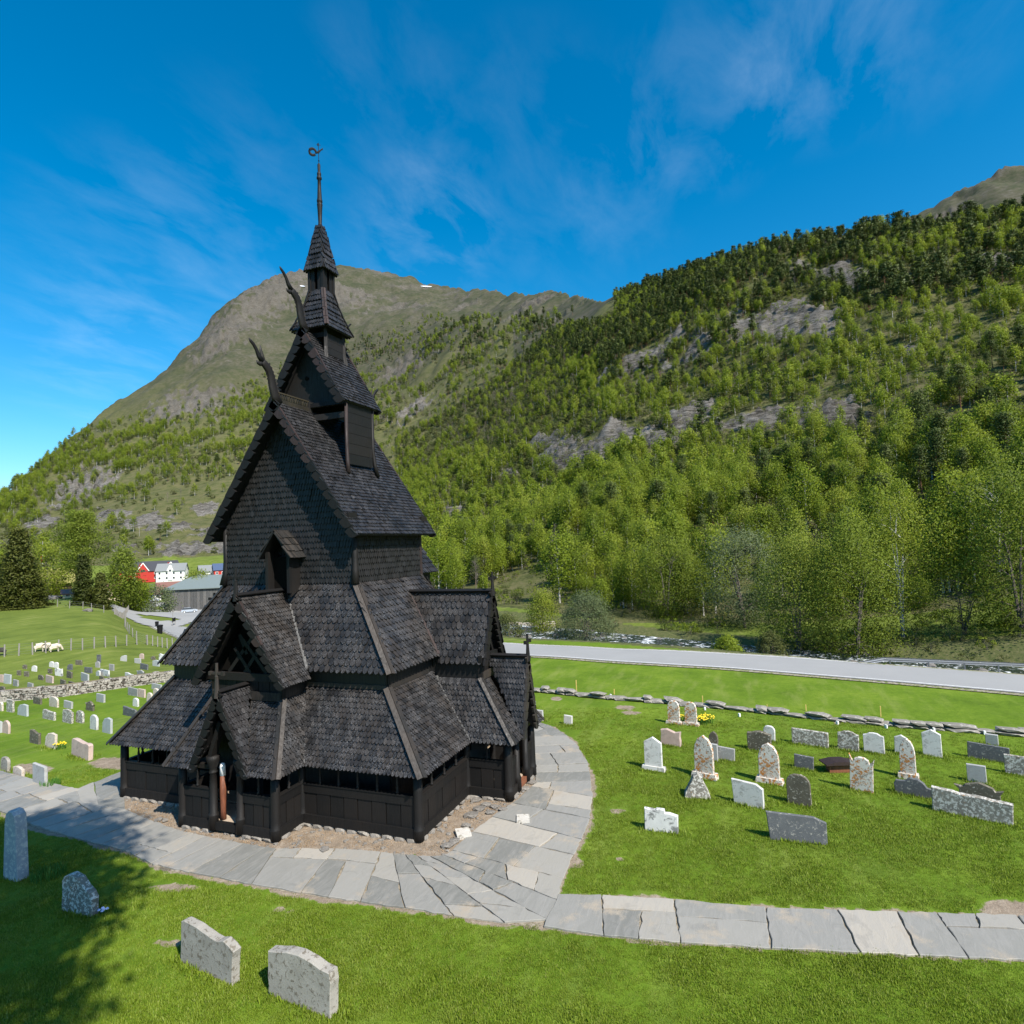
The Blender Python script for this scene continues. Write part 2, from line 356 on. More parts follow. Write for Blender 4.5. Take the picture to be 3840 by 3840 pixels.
YARD = np.array([wpt(*p) for p in [(1003, 1365), (1012, 1475), (985, 1505), (900, 1565), (845, 1618), (700, 1611), (520, 1606), (340, 1573), (232, 1530), (228, 1500)]] + [(3, 8), (12, 8), (14, -5)])
def lawn_dirt(x, y):
    """0..1 bare earth around the church and along the path"""
    ce = np.where(in_poly(x, y, YARD), 1.0, 0.0)
    d = np.minimum(seg_dist(x, y, wO1), seg_dist(x, y, wU2)); inp = in_poly(x, y, POLY1) | in_poly(x, y, POLY2)
    e = np.where(inp, 1.0, np.exp(-(d / 0.22) ** 2) * (0.35 + 1.1 * np.clip(vfbm(x, y, .9, 3, 51) + .1, 0, 1)))
    return np.maximum(ce, e)
PATCH = [(330, 1675, 60, 9), (535, 1718, 25, 5), (320, 1780, 40, 8), (1180, 1335, 25, 6), (1080, 1630, 30, 12), (1165, 1530, 20, 6), (1900, 1715, 60, 22), (270, 1385, 60, 10), (215, 1440, 60, 14), (1190, 1345, 28, 5), (60, 1450, 50, 14), (1580, 1365, 16, 4), (1050, 1318, 14, 5), (1100, 1310, 10, 3), (960, 1700, 0.1, 0.1), (1115, 1475, 10, 30), (1170, 1620, 10, 5)]
# the stairs of ring resolution are fine close by: sample the masks on the vertices
near = RR < 75
D = np.zeros_like(Z)
D[near] = lawn_dirt(X_[near], Y_[near])
for (a, b, c, d) in PATCH:
    k = near & (np.abs(PXx - a) < c * 1.5) & (np.abs(PXy - b) < d * 1.5)
    D = np.maximum(D, np.where(k, np.clip((1.1 - np.hypot((PXx - a) / c, (PXy - b) / d)) * 1.3 + n1 * .5, 0, .95), 0))
zone = np.zeros_like(Z)                           # 0 lawn, 1 meadow, 2 wood floor / scrub, 3 mountain heath
zone = np.where(RR > 60, .5, zone)
zone = np.where(dr_ < 13, 1.5, zone)
wx = np.interp(azc, [az_col(2290), az_col(1700), az_col(1300), az_col(870)], [88, 112, 300, 380])
zone = np.where((RR > wx) , 2.0, zone)
zone = np.where(RR > 600, 2.0 + sstep(900, 1500, RR) * np.clip((PXx < 1250) * sstep(860, 640, PXy), 0, 1), zone)
zone = np.where((RR > 640) & (azc < az_col(2700)), 3.0, zone)
zone = np.where((RR > 700) & (azc < az_col(1950)), 3.0, zone)
me = bpy.data.meshes.new('ground')
V = np.stack([X_, Y_, Z], -1).reshape(-1, 3)
i_, j_ = np.meshgrid(np.arange(NR - 1), np.arange(NA), indexing='ij'); jn = (j_ + 1) % NA
F_ = np.stack([i_ * NA + j_, (i_ + 1) * NA + j_, (i_ + 1) * NA + jn, i_ * NA + jn], -1).reshape(-1, 4)
me.vertices.add(len(V)); me.vertices.foreach_set('co', V.ravel().astype(np.float32))
me.loops.add(F_.size); me.loops.foreach_set('vertex_index', F_.ravel().astype(np.int32))
me.polygons.add(len(F_)); me.polygons.foreach_set('loop_start', np.arange(0, F_.size, 4, dtype=np.int32)); me.polygons.foreach_set('loop_total', np.full(len(F_), 4, np.int32))
me.update(); me.validate()
me.polygons.foreach_set('use_smooth', np.ones(len(me.polygons), bool))
for nm, arr in (('rock', rock), ('dirt', D), ('zone', zone)):
    a = me.attributes.new(nm, 'FLOAT', 'POINT'); a.data.foreach_set('value', arr.ravel().astype(np.float32))
gm = NT('ground_cover', 0.9, 0.12)
p1 = gm.pos((1, 1, 1)); nA = gm.noise(p1, 0.35, 5, .6); nB = gm.noise(p1, 3.0, 6, .7); nC = gm.noise(p1, 28.0, 4, .7); nD = gm.noise(p1, 0.06, 4, .6)
pst = gm.pos((.25, 1.3, 1)); nS = gm.noise(pst, 0.9, 4, .6)
lf = gm.math('ADD', gm.math('MULTIPLY', nA, .45), gm.math('ADD', gm.math('MULTIPLY', nB, .25), gm.math('MULTIPLY', nC, .30)))
lawn = gm.ramp(lf, [(.30, (.045, .085, .007)), (.5, (.10, .165, .012)), (.66, (.165, .225, .024)), (.8, (.24, .26, .07))])
straw = gm.mr(gm.math('MULTIPLY', gm.mr(nS, .5, .75), gm.mr(nD, .35, .6)), 0, 1, 0, .55)
lawn = gm.mix(straw, lawn, (.21, .235, .065))
meadow = gm.ramp(gm.math('ADD', gm.math('MULTIPLY', nA, .5), gm.math('MULTIPLY', nS, .5)), [(.3, (.065, .095, .014)), (.55, (.125, .16, .028)), (.75, (.22, .215, .075))])
p4 = gm.pos((1, 1, 1)); nE = gm.noise(p4, 0.12, 6, .65); nF = gm.noise(p4, 1.1, 5, .7)
wf = gm.math('ADD', gm.math('MULTIPLY', nE, .5), gm.math('MULTIPLY', nF, .5))
wood_f = gm.ramp(wf, [(.30, (.026, .030, .010)), (.43, (.058, .068, .020)), (.52, (.098, .098, .038)), (.64, (.135, .112, .062)), (.78, (.19, .155, .11))])
nG = gm.noise(p4, 0.012, 7, .68); nH = gm.noise(p4, 0.09, 6, .7)
heath = gm.ramp(gm.math('ADD', gm.math('MULTIPLY', nG, .45), gm.math('MULTIPLY', nH, .55)), [(.32, (.028, .032, .018)), (.44, (.046, .053, .026)), (.53, (.070, .066, .040)), (.62, (.098, .090, .070)), (.74, (.22, .205, .18))])
z_ = gm.attr('zone')
c = gm.mix(gm.mr(z_, .2, .5), lawn, meadow)
bank = gm.ramp(nB, [(.35, (.05, .07, .02)), (.6, (.11, .11, .045)), (.78, (.19, .165, .12))])
c = gm.mix(gm.mr(z_, .8, 1.4), c, bank); c = gm.mix(gm.mr(z_, 1.6, 2.0), c, wood_f); c = gm.mix(gm.mr(z_, 2.1, 2.9), c, heath)
rk = gm.attr('rock'); vcr = gm.voro(gm.pos((.12, .12, .35)), 1.6, 'F1'); nR = gm.noise(gm.pos((.22, .22, 1.3)), 0.9, 9, .78, .8); nR2 = gm.noise(p4, .05, 5, .6)
rockc = gm.ramp(gm.math('ADD', gm.math('MULTIPLY', nR, .75), gm.math('MULTIPLY', nR2, .25)), [(.38, (.013, .012, .010)), (.45, (.080, .072, .060)), (.54, (.175, .162, .142)), (.68, (.31, .295, .27))])
rockc = gm.mix(gm.mr(z_, 2.0, 2.6), rockc, gm.mix(.62, rockc, (.075, .066, .050)))
rmask = gm.mr(gm.math('ADD', rk, gm.math('MULTIPLY', gm.math('SUBTRACT', nF, .5), 2.2)), .40, .58)
c = gm.mix(gm.math('MULTIPLY', rmask, gm.mr(rk, .02, .15)), c, rockc)
dt = gm.attr('dirt'); dm_ = gm.mr(gm.math('ADD', dt, gm.math('MULTIPLY', gm.math('SUBTRACT', nB, .5), 1.3)), .42, .60)
soil = gm.ramp(gm.math('ADD', gm.math('MULTIPLY', nC, .5), gm.math('MULTIPLY', nB, .5)), [(.3, (.09, .07, .05)), (.5, (.24, .19, .14)), (.65, (.36, .30, .235)), (.75, (.46, .41, .35))])
c = gm.mix(gm.math('MULTIPLY', dm_, gm.mr(dt, .03, .2)), c, soil)
gm.col(c); bh = gm.math('ADD', gm.math('MULTIPLY', nC, .3), nB)
gm.bump(gm.math('ADD', bh, gm.math('MULTIPLY', gm.math('MULTIPLY', nR, rk), 40)), .7, .06)
me.materials.append(gm.m)
ground = bpy.data.objects.new('ground', me); COL.objects.link(ground); tag(ground, 'green churchyard lawn, valley floor and wooded mountain slopes', kind='structure')
from mathutils.bvhtree import BVHTree
bvh = BVHTree.FromPolygons([tuple(v) for v in V], [tuple(f) for f in F_.tolist()])
def gz(x, y):
    h = bvh.ray_cast(Vector((x, y, 3000)), Vector((0, 0, -1))); return h[0].z if h[0] else 0.0
def hit(x, y, full=False):         # the ground seen at a point of the picture (1932 px wide)
    v = ray(x * 1.9876, y * 1.9876); h = bvh.ray_cast(Vector((CX, CY, CZ)), v); return h[0]
def strip(name, line, halfw, mat, lift=.05, step=1.2, label=None, wfn=None, zf=None):
    L = [np.array(p, float) for p in line]; pts = []
    for a, b in zip(L[:-1], L[1:]):
        n = max(1, int(np.linalg.norm(b - a) / step)); pts += [a + (b - a) * k / n for k in range(n)]
    pts.append(L[-1]); P = np.array(pts)
    for _ in range(6): P[1:-1] = (P[:-2] + P[1:-1] * 2 + P[2:]) / 4
    vs, fs = [], []; m = 5
    for i, p in enumerate(P):
        d = vn(P[min(i + 1, len(P) - 1)] - P[max(i - 1, 0)]); n = np.array((-d[1], d[0])); hw = halfw(i / len(P)) if callable(halfw) else halfw
        for k in range(m):
            q = p + n * hw * (k / (m - 1) * 2 - 1); z = (zf if zf is not None else max(gz(q[0], q[1]), gz(p[0], p[1]) - .05)) + lift; vs.append((q[0], q[1], z))
    for i in range(len(P) - 1):
        for k in range(m - 1): fs.append((i * m + k, i * m + k + 1, (i + 1) * m + k + 1, (i + 1) * m + k))
    b = MB(); b.add(vs, fs, .5); o = b.build(name, mat, None, smooth=True, fix=False); tag(o, label, kind='structure'); return o, P
def asphalt():
    m = NT('asphalt', .85, .25); n = m.noise(m.pos((1, 1, 1)), 60, 4); n2 = m.noise(m.pos((1, 1, 1)), .35, 6, .7)
    m.col(m.mix(m.math('ADD', m.math('MULTIPLY', n, .6), m.math('MULTIPLY', n2, .4)), (.20, .20, .195), (.35, .345, .335))); m.bump(n, .2, .005); return m.m
ASPH = asphalt(); SHO = NT('gravel_shoulder', .9, .1); shn = SHO.noise(SHO.pos((1, 1, 1)), 5, 5, .7); SHO.col(SHO.ramp(shn, [(.4, (.10, .15, .02)), (.5, (.24, .21, .15)), (.65, (.36, .33, .28))])); LINEM = flat('white_road_line', (.75, .75, .73), .6)
ROADL = [(16, -62), (21.5, -46), (26.2, -31), (30.8, -14.5), (34.2, 4.2), (38, 20), (46, 45), (58, 68), (71, 88)]
road, RP = strip('road', ROADL, 2.75, ASPH, .08, label='pale grey asphalt road behind the churchyard')
def offset(P, o):
    Q = []
    for i, p in enumerate(P): d = vn(P[min(i + 1, len(P) - 1)] - P[max(i - 1, 0)]); Q.append(p + np.array((-d[1], d[0])) * o)
    return Q
strip('road_shoulder', ROADL, 3.25, SHO.m, .045)
for o in (-2.5, 2.5): strip('road_line', offset(RP, o)[::2], .06, LINEM, .095)
# river
wm = NT('river_water', .08, .5); wnz = wm.noise(wm.pos((1, 1, 1)), 1.6, 6, .65, 1.2); wn2 = wm.noise(wm.pos((1, 1, 1)), .35, 3)
wf_ = wm.mr(wm.math('ADD', wm.math('MULTIPLY', wnz, .7), wm.math('MULTIPLY', wn2, .35)), .545, .62)
wm.col(wm.mix(wf_, (.012, .022, .020), (.75, .78, .80))); wm.rgh(wm.mr(wf_, 0, 1, .12, .8)); wm.bump(wnz, .9, .25)
river, _ = strip('river', RIVER, 8.8, wm.m, 0, 1.5, zf=-3.25, label='river with white rapids below the road')
b = MB()
for _ in range(260):
    k = random.randrange(len(RIVER) - 1); t = random.random(); c_ = RIVER[k] * (1 - t) + RIVER[k + 1] * t; a = random.random() * 6.28; rr = random.choice([random.uniform(0, 7), random.uniform(6.5, 9.5)])
    x, y = c_[0] + rr * math.cos(a), c_[1] + rr * math.sin(a); s = random.uniform(.2, .75)
    z = max(gz(x, y), -3.35)
    vs = [(x + s * random.uniform(.6, 1) * math.cos(q) * math.sin(p), y + s * random.uniform(.6, 1) * math.sin(q) * math.sin(p), z + s * .6 * math.cos(p)) for p in (.5, 1.2, 1.9) for q in (0, 1.26, 2.5, 3.77, 5.0)]
    fs = [(i, (i + 1) % 5, 5 + (i + 1) % 5, 5 + i) for i in range(5)] + [(5 + i, 5 + (i + 1) % 5, 10 + (i + 1) % 5, 10 + i) for i in range(5)] + [(0, 1, 2, 3, 4)]
    b.add(vs, fs)
def stone_mat(name, a, b_, spots=None, sc=9.0, orange=0.0, rough=.85, grain=60, moss=0.0, spotcov=.55):
    m = NT(name, rough, .25); co = m.coord('Object', (1, 1, 1)); n = m.noise(co, 2.2, 5, .6); g = m.noise(co, grain, 3, .6); v = m.attr('var'); r = m.rnd()
    f = m.math('ADD', m.math('MULTIPLY', n, .55), m.math('MULTIPLY', g, .35)); f = m.math('ADD', f, m.math('MULTIPLY', r, .12))
    c = m.ramp(f, [(.3, a), (.7, b_)])
    nn = m.noise(co, sc, 5, .68, .6)
    if spots: c = m.mix(m.mr(nn, spotcov, spotcov + .06), c, spots)
    if orange: c = m.mix(m.mr(m.noise(co, sc * .8, 5, .7, .3), 1 - orange, 1 - orange + .05), c, (.42, .17, .035))
    if moss: c = m.mix(m.mr(m.noise(co, 3.5, 4), 1 - moss, 1 - moss + .1), c, (.06, .07, .025))
    m.col(c); m.bump(m.math('ADD', m.math('MULTIPLY', g, .4), nn), .6, .012); return m.m
ROCKM = stone_mat('field_stone', (.10, .09, .08), (.24, .225, .21), (.09, .085, .07), 7)
rb = b.build('river_stones', ROCKM, None); tag(rb, 'grey stones along the river bed and banks', 'stones', kind='stuff')
# ------------------------------------------------------------------ wood materials
def wood(name, dark, light, brown, bfac=0.35, rough=(0.42, 0.75), streak=(22, 22, 2.2), spec=0.5, silver=0.0):
    m = NT(name, 0.6, spec); co = m.coord('Object', streak); c2 = m.coord('Object', (1, 1, 1))
    st = m.noise(co, 1.0, 6, 0.65); big = m.noise(c2, 0.8, 3, 0.6); v = m.attr('var')
    f = m.math('ADD', m.math('MULTIPLY', m.mr(st, 0.3, 0.72), 0.68), m.math('MULTIPLY', v, 0.32))
    c = m.ramp(f, [(0.30, dark), (0.68, tuple(a * 0.5 + b * 0.5 for a, b in zip(dark, light))), (0.95, light)])
    bf = m.math('MULTIPLY', m.mr(m.math('ADD', m.math('MULTIPLY', big, 0.75), m.math('MULTIPLY', v, 0.25)), 0.42, 0.62), bfac)
    c = m.mix(bf, c, brown)
    if silver: sv = m.noise(m.coord('Object', (46, 46, 5)), 1.0, 4, .7); sv2 = m.noise(c2, 1.7, 3, .6); c = m.mix(m.math('MULTIPLY', m.math('MULTIPLY', m.mr(sv, .51, .62), m.mr(sv2, .40, .60)), silver), c, (.16, .16, .165))  # pale streaks: sheen highlights of the shingles, painted into the base colour
    m.col(c); m.rgh(m.mr(st, 0.3, 0.7, rough[1], rough[0]))
    m.bump(st, 0.55, 0.012); return m.m
TAR = wood('tarred_wood', (0.0035, 0.0032, 0.003), (0.0125, 0.0115, 0.011), (0.011, 0.008, 0.006), 0.5, (.5, .8), spec=.35)
TARD = wood('dark_tarred_wood', (0.003, 0.003, 0.003), (0.014, 0.013, 0.012), (0.012, 0.008, 0.006), 0.4)
SHG = wood('gallery_shingle_wood', (0.0045, 0.004, 0.004), (0.043, 0.041, 0.041), (0.036, 0.027, 0.020), 0.5, (0.36, 0.7), (34, 34, 4), silver=.75)
SHN = wood('nave_shingle_wood', (0.005, 0.005, 0.0055), (0.031, 0.031, 0.033), (0.024, 0.018, 0.016), 0.4, (0.36, 0.68), (26, 26, 3), silver=.4)
SHW = wood('wall_shingle_wood', (0.006, 0.006, 0.006), (0.0165, 0.0165, 0.0165), (0.015, 0.011, 0.009), 0.3, (0.5, 0.8), (26, 26, 3))
HIP = wood('weathered_board_wood', (0.009, 0.008, 0.007), (0.040, 0.035, 0.030), (0.040, 0.029, 0.021), 0.65, (0.5, 0.8), (14, 14, 3))
GREYB = wood('grey_weathered_wood', (0.05, 0.05, 0.048), (0.20, 0.195, 0.19), (0.12, 0.10, 0.08), 0.3, (0.6, 0.85), (20, 20, 3))
REDW = wood('reddish_tarred_wood', (0.012, 0.006, 0.005), (0.050, 0.026, 0.022), (0.032, 0.018, 0.014), 0.6, (0.5, 0.8))
BRWN = wood('red_brown_wood', (0.10, 0.030, 0.012), (0.30, 0.10, 0.045), (0.20, 0.08, 0.04), 0.5, (0.5, 0.8), (10, 10, 3))
WHITE = flat('white_paint', (0.78, 0.78, 0.76)); IRON = flat('black_iron', (0.008, 0.008, 0.009), 0.7, 0.2)
INT = flat('interior_dark_boards', (0.006, 0.005, 0.004), 0.9, 0.1)

# ------------------------------------------------------------------ church (u = east, v = south, z up)
church = empty('stave_church', (0, 0, 0))
tag(church, 'black tarred wooden stave church with stacked shingled roofs and dragon heads', 'church')
def W(u, v, z): return np.array((u, -v, z), float)
def shingles(mb, poly, wid, exp, tip='round', thick=0.030, lift=0.042, over=0.05, start=0.0, hole=None, jit=1.0):
    """poly: points (u,v,z) in a plane; rows run level, shingles point down the slope"""
    P = [W(*p) for p in poly]
    n = np.zeros(3)
    for i in range(len(P)): n += np.cross(P[i], P[(i + 1) % len(P)])
    n = vn(n); 
    if n[2] < -1e-6: n = -n
    if abs(n[2]) < 0.02:                      # vertical wall: outward is away from the church's middle
        c = sum(P) / len(P) - W(4.06, 0, 0); c[2] = 0
        if n @ c < 0: n = -n
    dn = np.array((0, 0, -1.0)); dn = vn(dn - n * (dn @ n)); rt = vn(np.cross(n, dn))
    O = P[0]; Q = [((p - O) @ rt, (p - O) @ dn) for p in P]
    xs = [q[0] for q in Q]; ys = [q[1] for q in Q]
    def inside(x, y):
        c = False; j = len(Q) - 1
        for i in range(len(Q)):
            if (Q[i][1] > y) != (Q[j][1] > y) and x < (Q[j][0] - Q[i][0]) * (y - Q[i][1]) / (Q[j][1] - Q[i][1] + 1e-12) + Q[i][0]: c = not c
            j = i
        return c
    y1 = max(ys); y0 = min(ys); row = 0; yb = y1 + over
    L = exp * 1.9
    while yb > y0 + exp * 0.3:
        off = (row % 2) * wid / 2 + start
        k0 = math.floor((min(xs) - off) / wid) - 1; k1 = math.ceil((max(xs) - off) / wid) + 1
        for k in range(k0, k1 + 1):
            xc = off + k * wid; yt = yb - exp * 0.55 - (over if row == 0 else 0)
            if not inside(xc, yt) : continue
            if hole and hole(O + rt * xc + dn * yt): continue
            w = wid * (0.86 + 0.10 * random.random()); roll = random.gauss(0, .006); dj = exp * 0.10 * (random.random() - 0.5) * jit; tw = 0.02 * (random.random() - 0.5) * jit
            lf = lift + thick * (0.7 + 0.6 * random.random()); b = yb + dj; t = b - min(L, b - y0 + 0.02)
            if tip == 'round': out = [(-.5, t), (-.5, b - .62 * w), (-.33, b - .22 * w), (0, b), (.33, b - .22 * w), (.5, b - .62 * w), (.5, t)]
            elif tip == 'point': out = [(-.5, t), (-.5, b - .55 * w), (-.12, b), (.12, b), (.5, b - .55 * w), (.5, t)]
            else: out = [(-.5, t), (-.5, b - .1 * w), (-.4, b), (.4, b), (.5, b - .1 * w), (.5, t)]
            m = len(out); top = []; bot = []
            for q, (a, y) in enumerate(out):
                h = 0.006 + lf * (y - t) / (b - t + 1e-6) + roll * a * 2; xx = xc + a * w + tw * (y - t)
                p = O + rt * xx + dn * y + n * h
                top.append(p); bot.append(p - n * thick)
            mb.add(top + bot, [tuple(range(m))] + [((i + 1), i, m + i, m + (i + 1)) for i in range(m - 1)])
        yb -= exp; row += 1
def slab(mb, poly, th=0.05, var=0.2):
    P = [W(*p) for p in poly]; n = np.zeros(3)
    for i in range(len(P)): n += np.cross(P[i], P[(i + 1) % len(P)])
    n = vn(n)
    if n[2] < 0: n = -n
    mb.prism([p - n * 0.004 for p in P], -n * th, var)
def roof(name, polys, wid, exp, mat, tip='round', hole=None, th=0.05, start=0.0, label=None, **k):
    b = MB()
    for p in polys: slab(b, p, th)
    r = b.build(name, TARD, church)
    s = MB()
    for p in polys: shingles(s, p, wid, exp, tip, hole=hole, start=start, **k)
    so = s.build('shingles', mat, r, stuff=True, fix=False)
    if label: r['label'] = label
    return r
def part(name, mb, mat, parent=church, **k): return mb.build(name, mat, parent, **k)
def board(a, b, w, h, mat=HIP, name='hip_board', parent=church, lift=0.06, up=(0, 0, 1), both=True):
    """a board along an edge, lying on both slopes"""
    A = W(*a); B = W(*b); m = MB(); d = vn(B - A); s = vn(np.cross(d, np.array(up, float))); u = np.cross(s, d)
    if u[2] < 0: u = -u
    for sg in (-1, 1):
        sl = vn(s * sg - u * 0.42)
        nrm = np.cross(d, sl); nrm = nrm if nrm[2] > 0 else -nrm
        c0 = A + u * lift; c1 = B + u * lift
        m.hexa([c0, c1, c1 + sl * w, c0 + sl * w], [c0 + nrm * h, c1 + nrm * h, c1 + sl * w + nrm * h, c0 + sl * w + nrm * h])
    return m.build(name, mat, parent)
GW, ZE = 6.24, 2.035; PU, PW = 1.244, 1.911; O0 = 0.33; A1, W1, ZT0 = 0.90, 4.686, 4.304; OA, ZE1 = 0.34, 4.856
A2, W2, ZT1, B2 = 1.746, 2.956, 7.76, 6.38; ZE2, ZR2, O2, G2 = 9.474, 14.50, 0.448, 0.584
UC = 4.063; WT, LT, ZTE, ZTR, OT, GT = 1.71, 0.90, 14.705, 17.70, 0.122, 0.383
EU = 2 * UC                       # east gallery wall
SC = 4.745; SHW_ = 1.22; SP = 1.585
# --- foundation, sills, posts, planks, rails, balusters
walls = [  # (start, end, exposure kind) runs of the gallery wall, outside face, u,v
 ((0, -GW), (0, -PW), 8), ((0, -PW), (-PU, -PW), 3), ((-PU, -PW), (-PU, -0.62), 3), ((-PU, 0.62), (-PU, PW), 3), ((-PU, PW), (0, PW), 3),
 ((0, PW), (0, GW), 8), ((0, GW), (SC - SHW_, GW), 7), ((SC - SHW_, GW), (SC - SHW_, GW + SP), 3), ((SC - SHW_, GW + SP), (SC - 0.5, GW + SP), 1),
 ((SC + 0.5, GW + SP), (SC + SHW_, GW + SP), 1), ((SC + SHW_, GW + SP), (SC + SHW_, GW), 3), ((SC + SHW_, GW), (EU, GW), 4), ((EU, GW), (EU, -GW), 12), ((EU, -GW), (0, -GW), 12)]
for (a, b, n) in walls:
    a2 = np.array(a, float); b2 = np.array(b, float); L = np.linalg.norm(b2 - a2); d = (b2 - a2) / L; rz = math.atan2(-d[1], d[0])
    mid = (a2 + b2) / 2
    m = MB(); m.box(W(*mid, 0.24), (L - 0.1, 0.20, 0.28), rz); part('sill_beam', m, TAR)
    m = MB(); m.box(W(*mid, 1.20), (L - 0.14, 0.12, 0.27), rz); m.box(W(*mid, 1.345), (L - 0.14, 0.17, 0.035), rz); part('rail', m, TAR)
    m = MB(); m.box(W(*mid, 2.06), (L, 0.16, 0.14), rz); part('wall_plate', m, TARD)
    if n:
        w = (L - 0.16) / n
        for k in range(n):
            c = a2 + d * (0.08 + w * (k + 0.5)); m = MB()
            m.box(W(*c, 0.725), (w - 0.03, 0.05 + 0.03 * (k % 2), 0.70), rz); part('plank', m, TAR)
        nb = max(1, int(L / 0.72))
        for k in range(1, nb + (1 if nb == 1 else 0)):
            c = a2 + d * (L * k / max(nb, 2))
            if L < 0.8: continue
            m = MB(); m.lathe(W(*c, 0), [(0.055, 1.36), (0.06, 1.42), (0.03, 1.46), (0.055, 1.54), (0.028, 1.60), (0.045, 1.66), (0.025, 1.80), (0.04, 1.86), (0.03, 2.0)], 8)
            part('baluster', m, TAR, smooth=True)
def post(u, v, r=0.15, h=2.0, z0=0.05, name='post'):
    m = MB(); m.lathe(W(u, v, 0), [(r * 1.06, z0), (r * 1.05, 0.30), (r * 1.12, 0.34), (r * 1.12, 0.38), (r * 0.98, 0.42), (r * .95, 0.6), (r * 0.93, 1.5), (r * 0.88, h)], 14)
    return part(name, m, TAR, smooth=True)
for (u, v, r) in [(0, -GW, .155), (0, GW, .155), (EU, GW, .155), (EU, -GW, .155), (-PU, -PW, .14), (-PU, PW, .155), (0, PW, .13), (0, -PW, .13), (SC - SHW_, GW, .13),
               (SC - SHW_, GW + SP, .17), (SC + SHW_, GW + SP, .17), (SC + SHW_, GW, .13)]: post(u, v, r)
# doorways: clustered posts with capitals
for v in (-0.56, 0.56):
    m = MB(); m.lathe(W(-PU - 0.03, v, 0), [(.16, .1), (.15, .5), (.165, .53), (.165, .57), (.12, .62), (.115, 1.5), (.10, 1.86), (.13, 1.88), (.13, 1.92), (.10, 1.95), (.12, 2.02), (.19, 2.22), (.21, 2.3), (.21, 2.42)], 14); part('door_post', m, TAR, smooth=True)
    m = MB(); m.beam(W(-PU - 0.04, v * 1.05, 2.4), W(-PU - 0.04, v * 0.25, 3.55), 0.14, 0.26, (1, 0, 0)); part('door_arch', m, TAR)
    m = MB(); m.lathe(W(SC + v * 0.85, GW + SP + .03, 0), [(.16, .1), (.15, .5), (.165, .53), (.12, .62), (.11, 2.2)], 12); part('door_post', m, TAR, smooth=True)
m = MB(); m.box(W(-PU, 0, 0.22), (.2, 1.0, .24)); part('threshold', m, TAR)
m = MB(); m.box(W(SC, GW + SP, 0.2), (.9, .2, .2)); part('threshold', m, BRWN)
m = MB(); m.lathe(W(-PU + .14, -.33, 0), [(.10, .36), (.085, .7), (.10, 1.2), (.085, 1.75)], 10); dp = part('inner_door_post', m, BRWN, smooth=True); dp['label'] = 'red-brown post in the doorway, its sunlit top painted white'
m = MB(); m.lathe(W(-PU + .14, -.33, 0), [(.09, 1.75), (.092, 2.05), (.07, 2.12), (.03, 2.15)], 10); part('sunlit_top', m, WHITE, dp, smooth=True)  # sunlight on the upper part of the jamb, put in as white colour
# floor inside the gallery, inner wall, sheathing
m = MB()
m.box(W(UC, 0, 0.2), (EU - .2, 2 * GW - .2, .3)); m.box(W(-PU / 2, 0, 0.2), (PU - .12, 2 * PW - .2, .297)); m.box(W(SC, GW + SP / 2, 0.2), (2 * SHW_ - .2, SP - .12, .297))
part('gallery_floor', m, flat('worn_floor_boards', (0.42, 0.33, 0.24), 0.8))
m = MB()
for (u0, v0, u1, v1) in [(A1 + .05, -W1, A1 + .05, W1), (EU - A1 - .05, -W1, EU - A1 - .05, W1)]: m.box(W(u0, 0, 2.4), (.1, 2 * W1, 4.9))
for v in (-W1, W1): m.box(W(UC, v, 2.4), (EU - 2 * A1 - .1, .1, 4.9))
part('inner_wall', m, TARD)
m = MB(); m.box(W(A1, 0, 1.5), (.06, 1.0, 2.6)); part('inner_door', m, INT)
m = MB(); m.box(W(UC, 0, 4.92), (EU - 2 * A1 - .3, 2 * W1 - .3, .05)); part('ceiling', m, INT)

# --- gallery roof with the two porches (generic frame: out, lateral, z)
hipz = 4.05
def frameW(o, l, z): return (-o, l, z)
def frameS(o, l, z): return (SC - l, GW + o, z)
def porch_roof(F, p, hw, topo, eo, ho):
    """p: projection, hw half width, topo: out of the hip top, ho: half width at the top; eo eave overhang"""
    ez = ZE; sl_side = (hipz - ez) / (hw + eo - ho); 
    front = [F(p + eo, -hw - eo, ez), F(p + eo, hw + eo, ez), F(topo, ho, hipz), F(topo, -ho, hipz)]
    return front
sw = 2.265 / 1.23; ss = 2.269 / 1.884
polysW = []
ho = 1.45; eo = .36; tW = 0.31; bW = -(0.0 - 0.33 + (hipz - ZE) / sw)   # out value where gallery slope reaches hipz
bo = O0 - (hipz - ZE) / sw
def gable_hole(F, half, zr, ze, o_ap, slope_front):   # region of the porch front covered by the door gable
    inv = {'W': lambda p: (-p[0], -p[1]), 'S': lambda p: (-p[1] - GW, SC - p[0])}
    return inv
# west: gallery main faces
gal = [[(-O0, PW + eo, ZE), (-O0, GW + O0, ZE), (A1, W1, ZT0), (A1, ho, ZT0), (-bo, ho, hipz)],
       [(-O0, -PW - eo, ZE), (-O0, -GW - O0, ZE), (A1, -W1, ZT0), (A1, -ho, ZT0), (-bo, -ho, hipz)]]
roof('gallery_roof', gal, 0.145, 0.175, SHG)
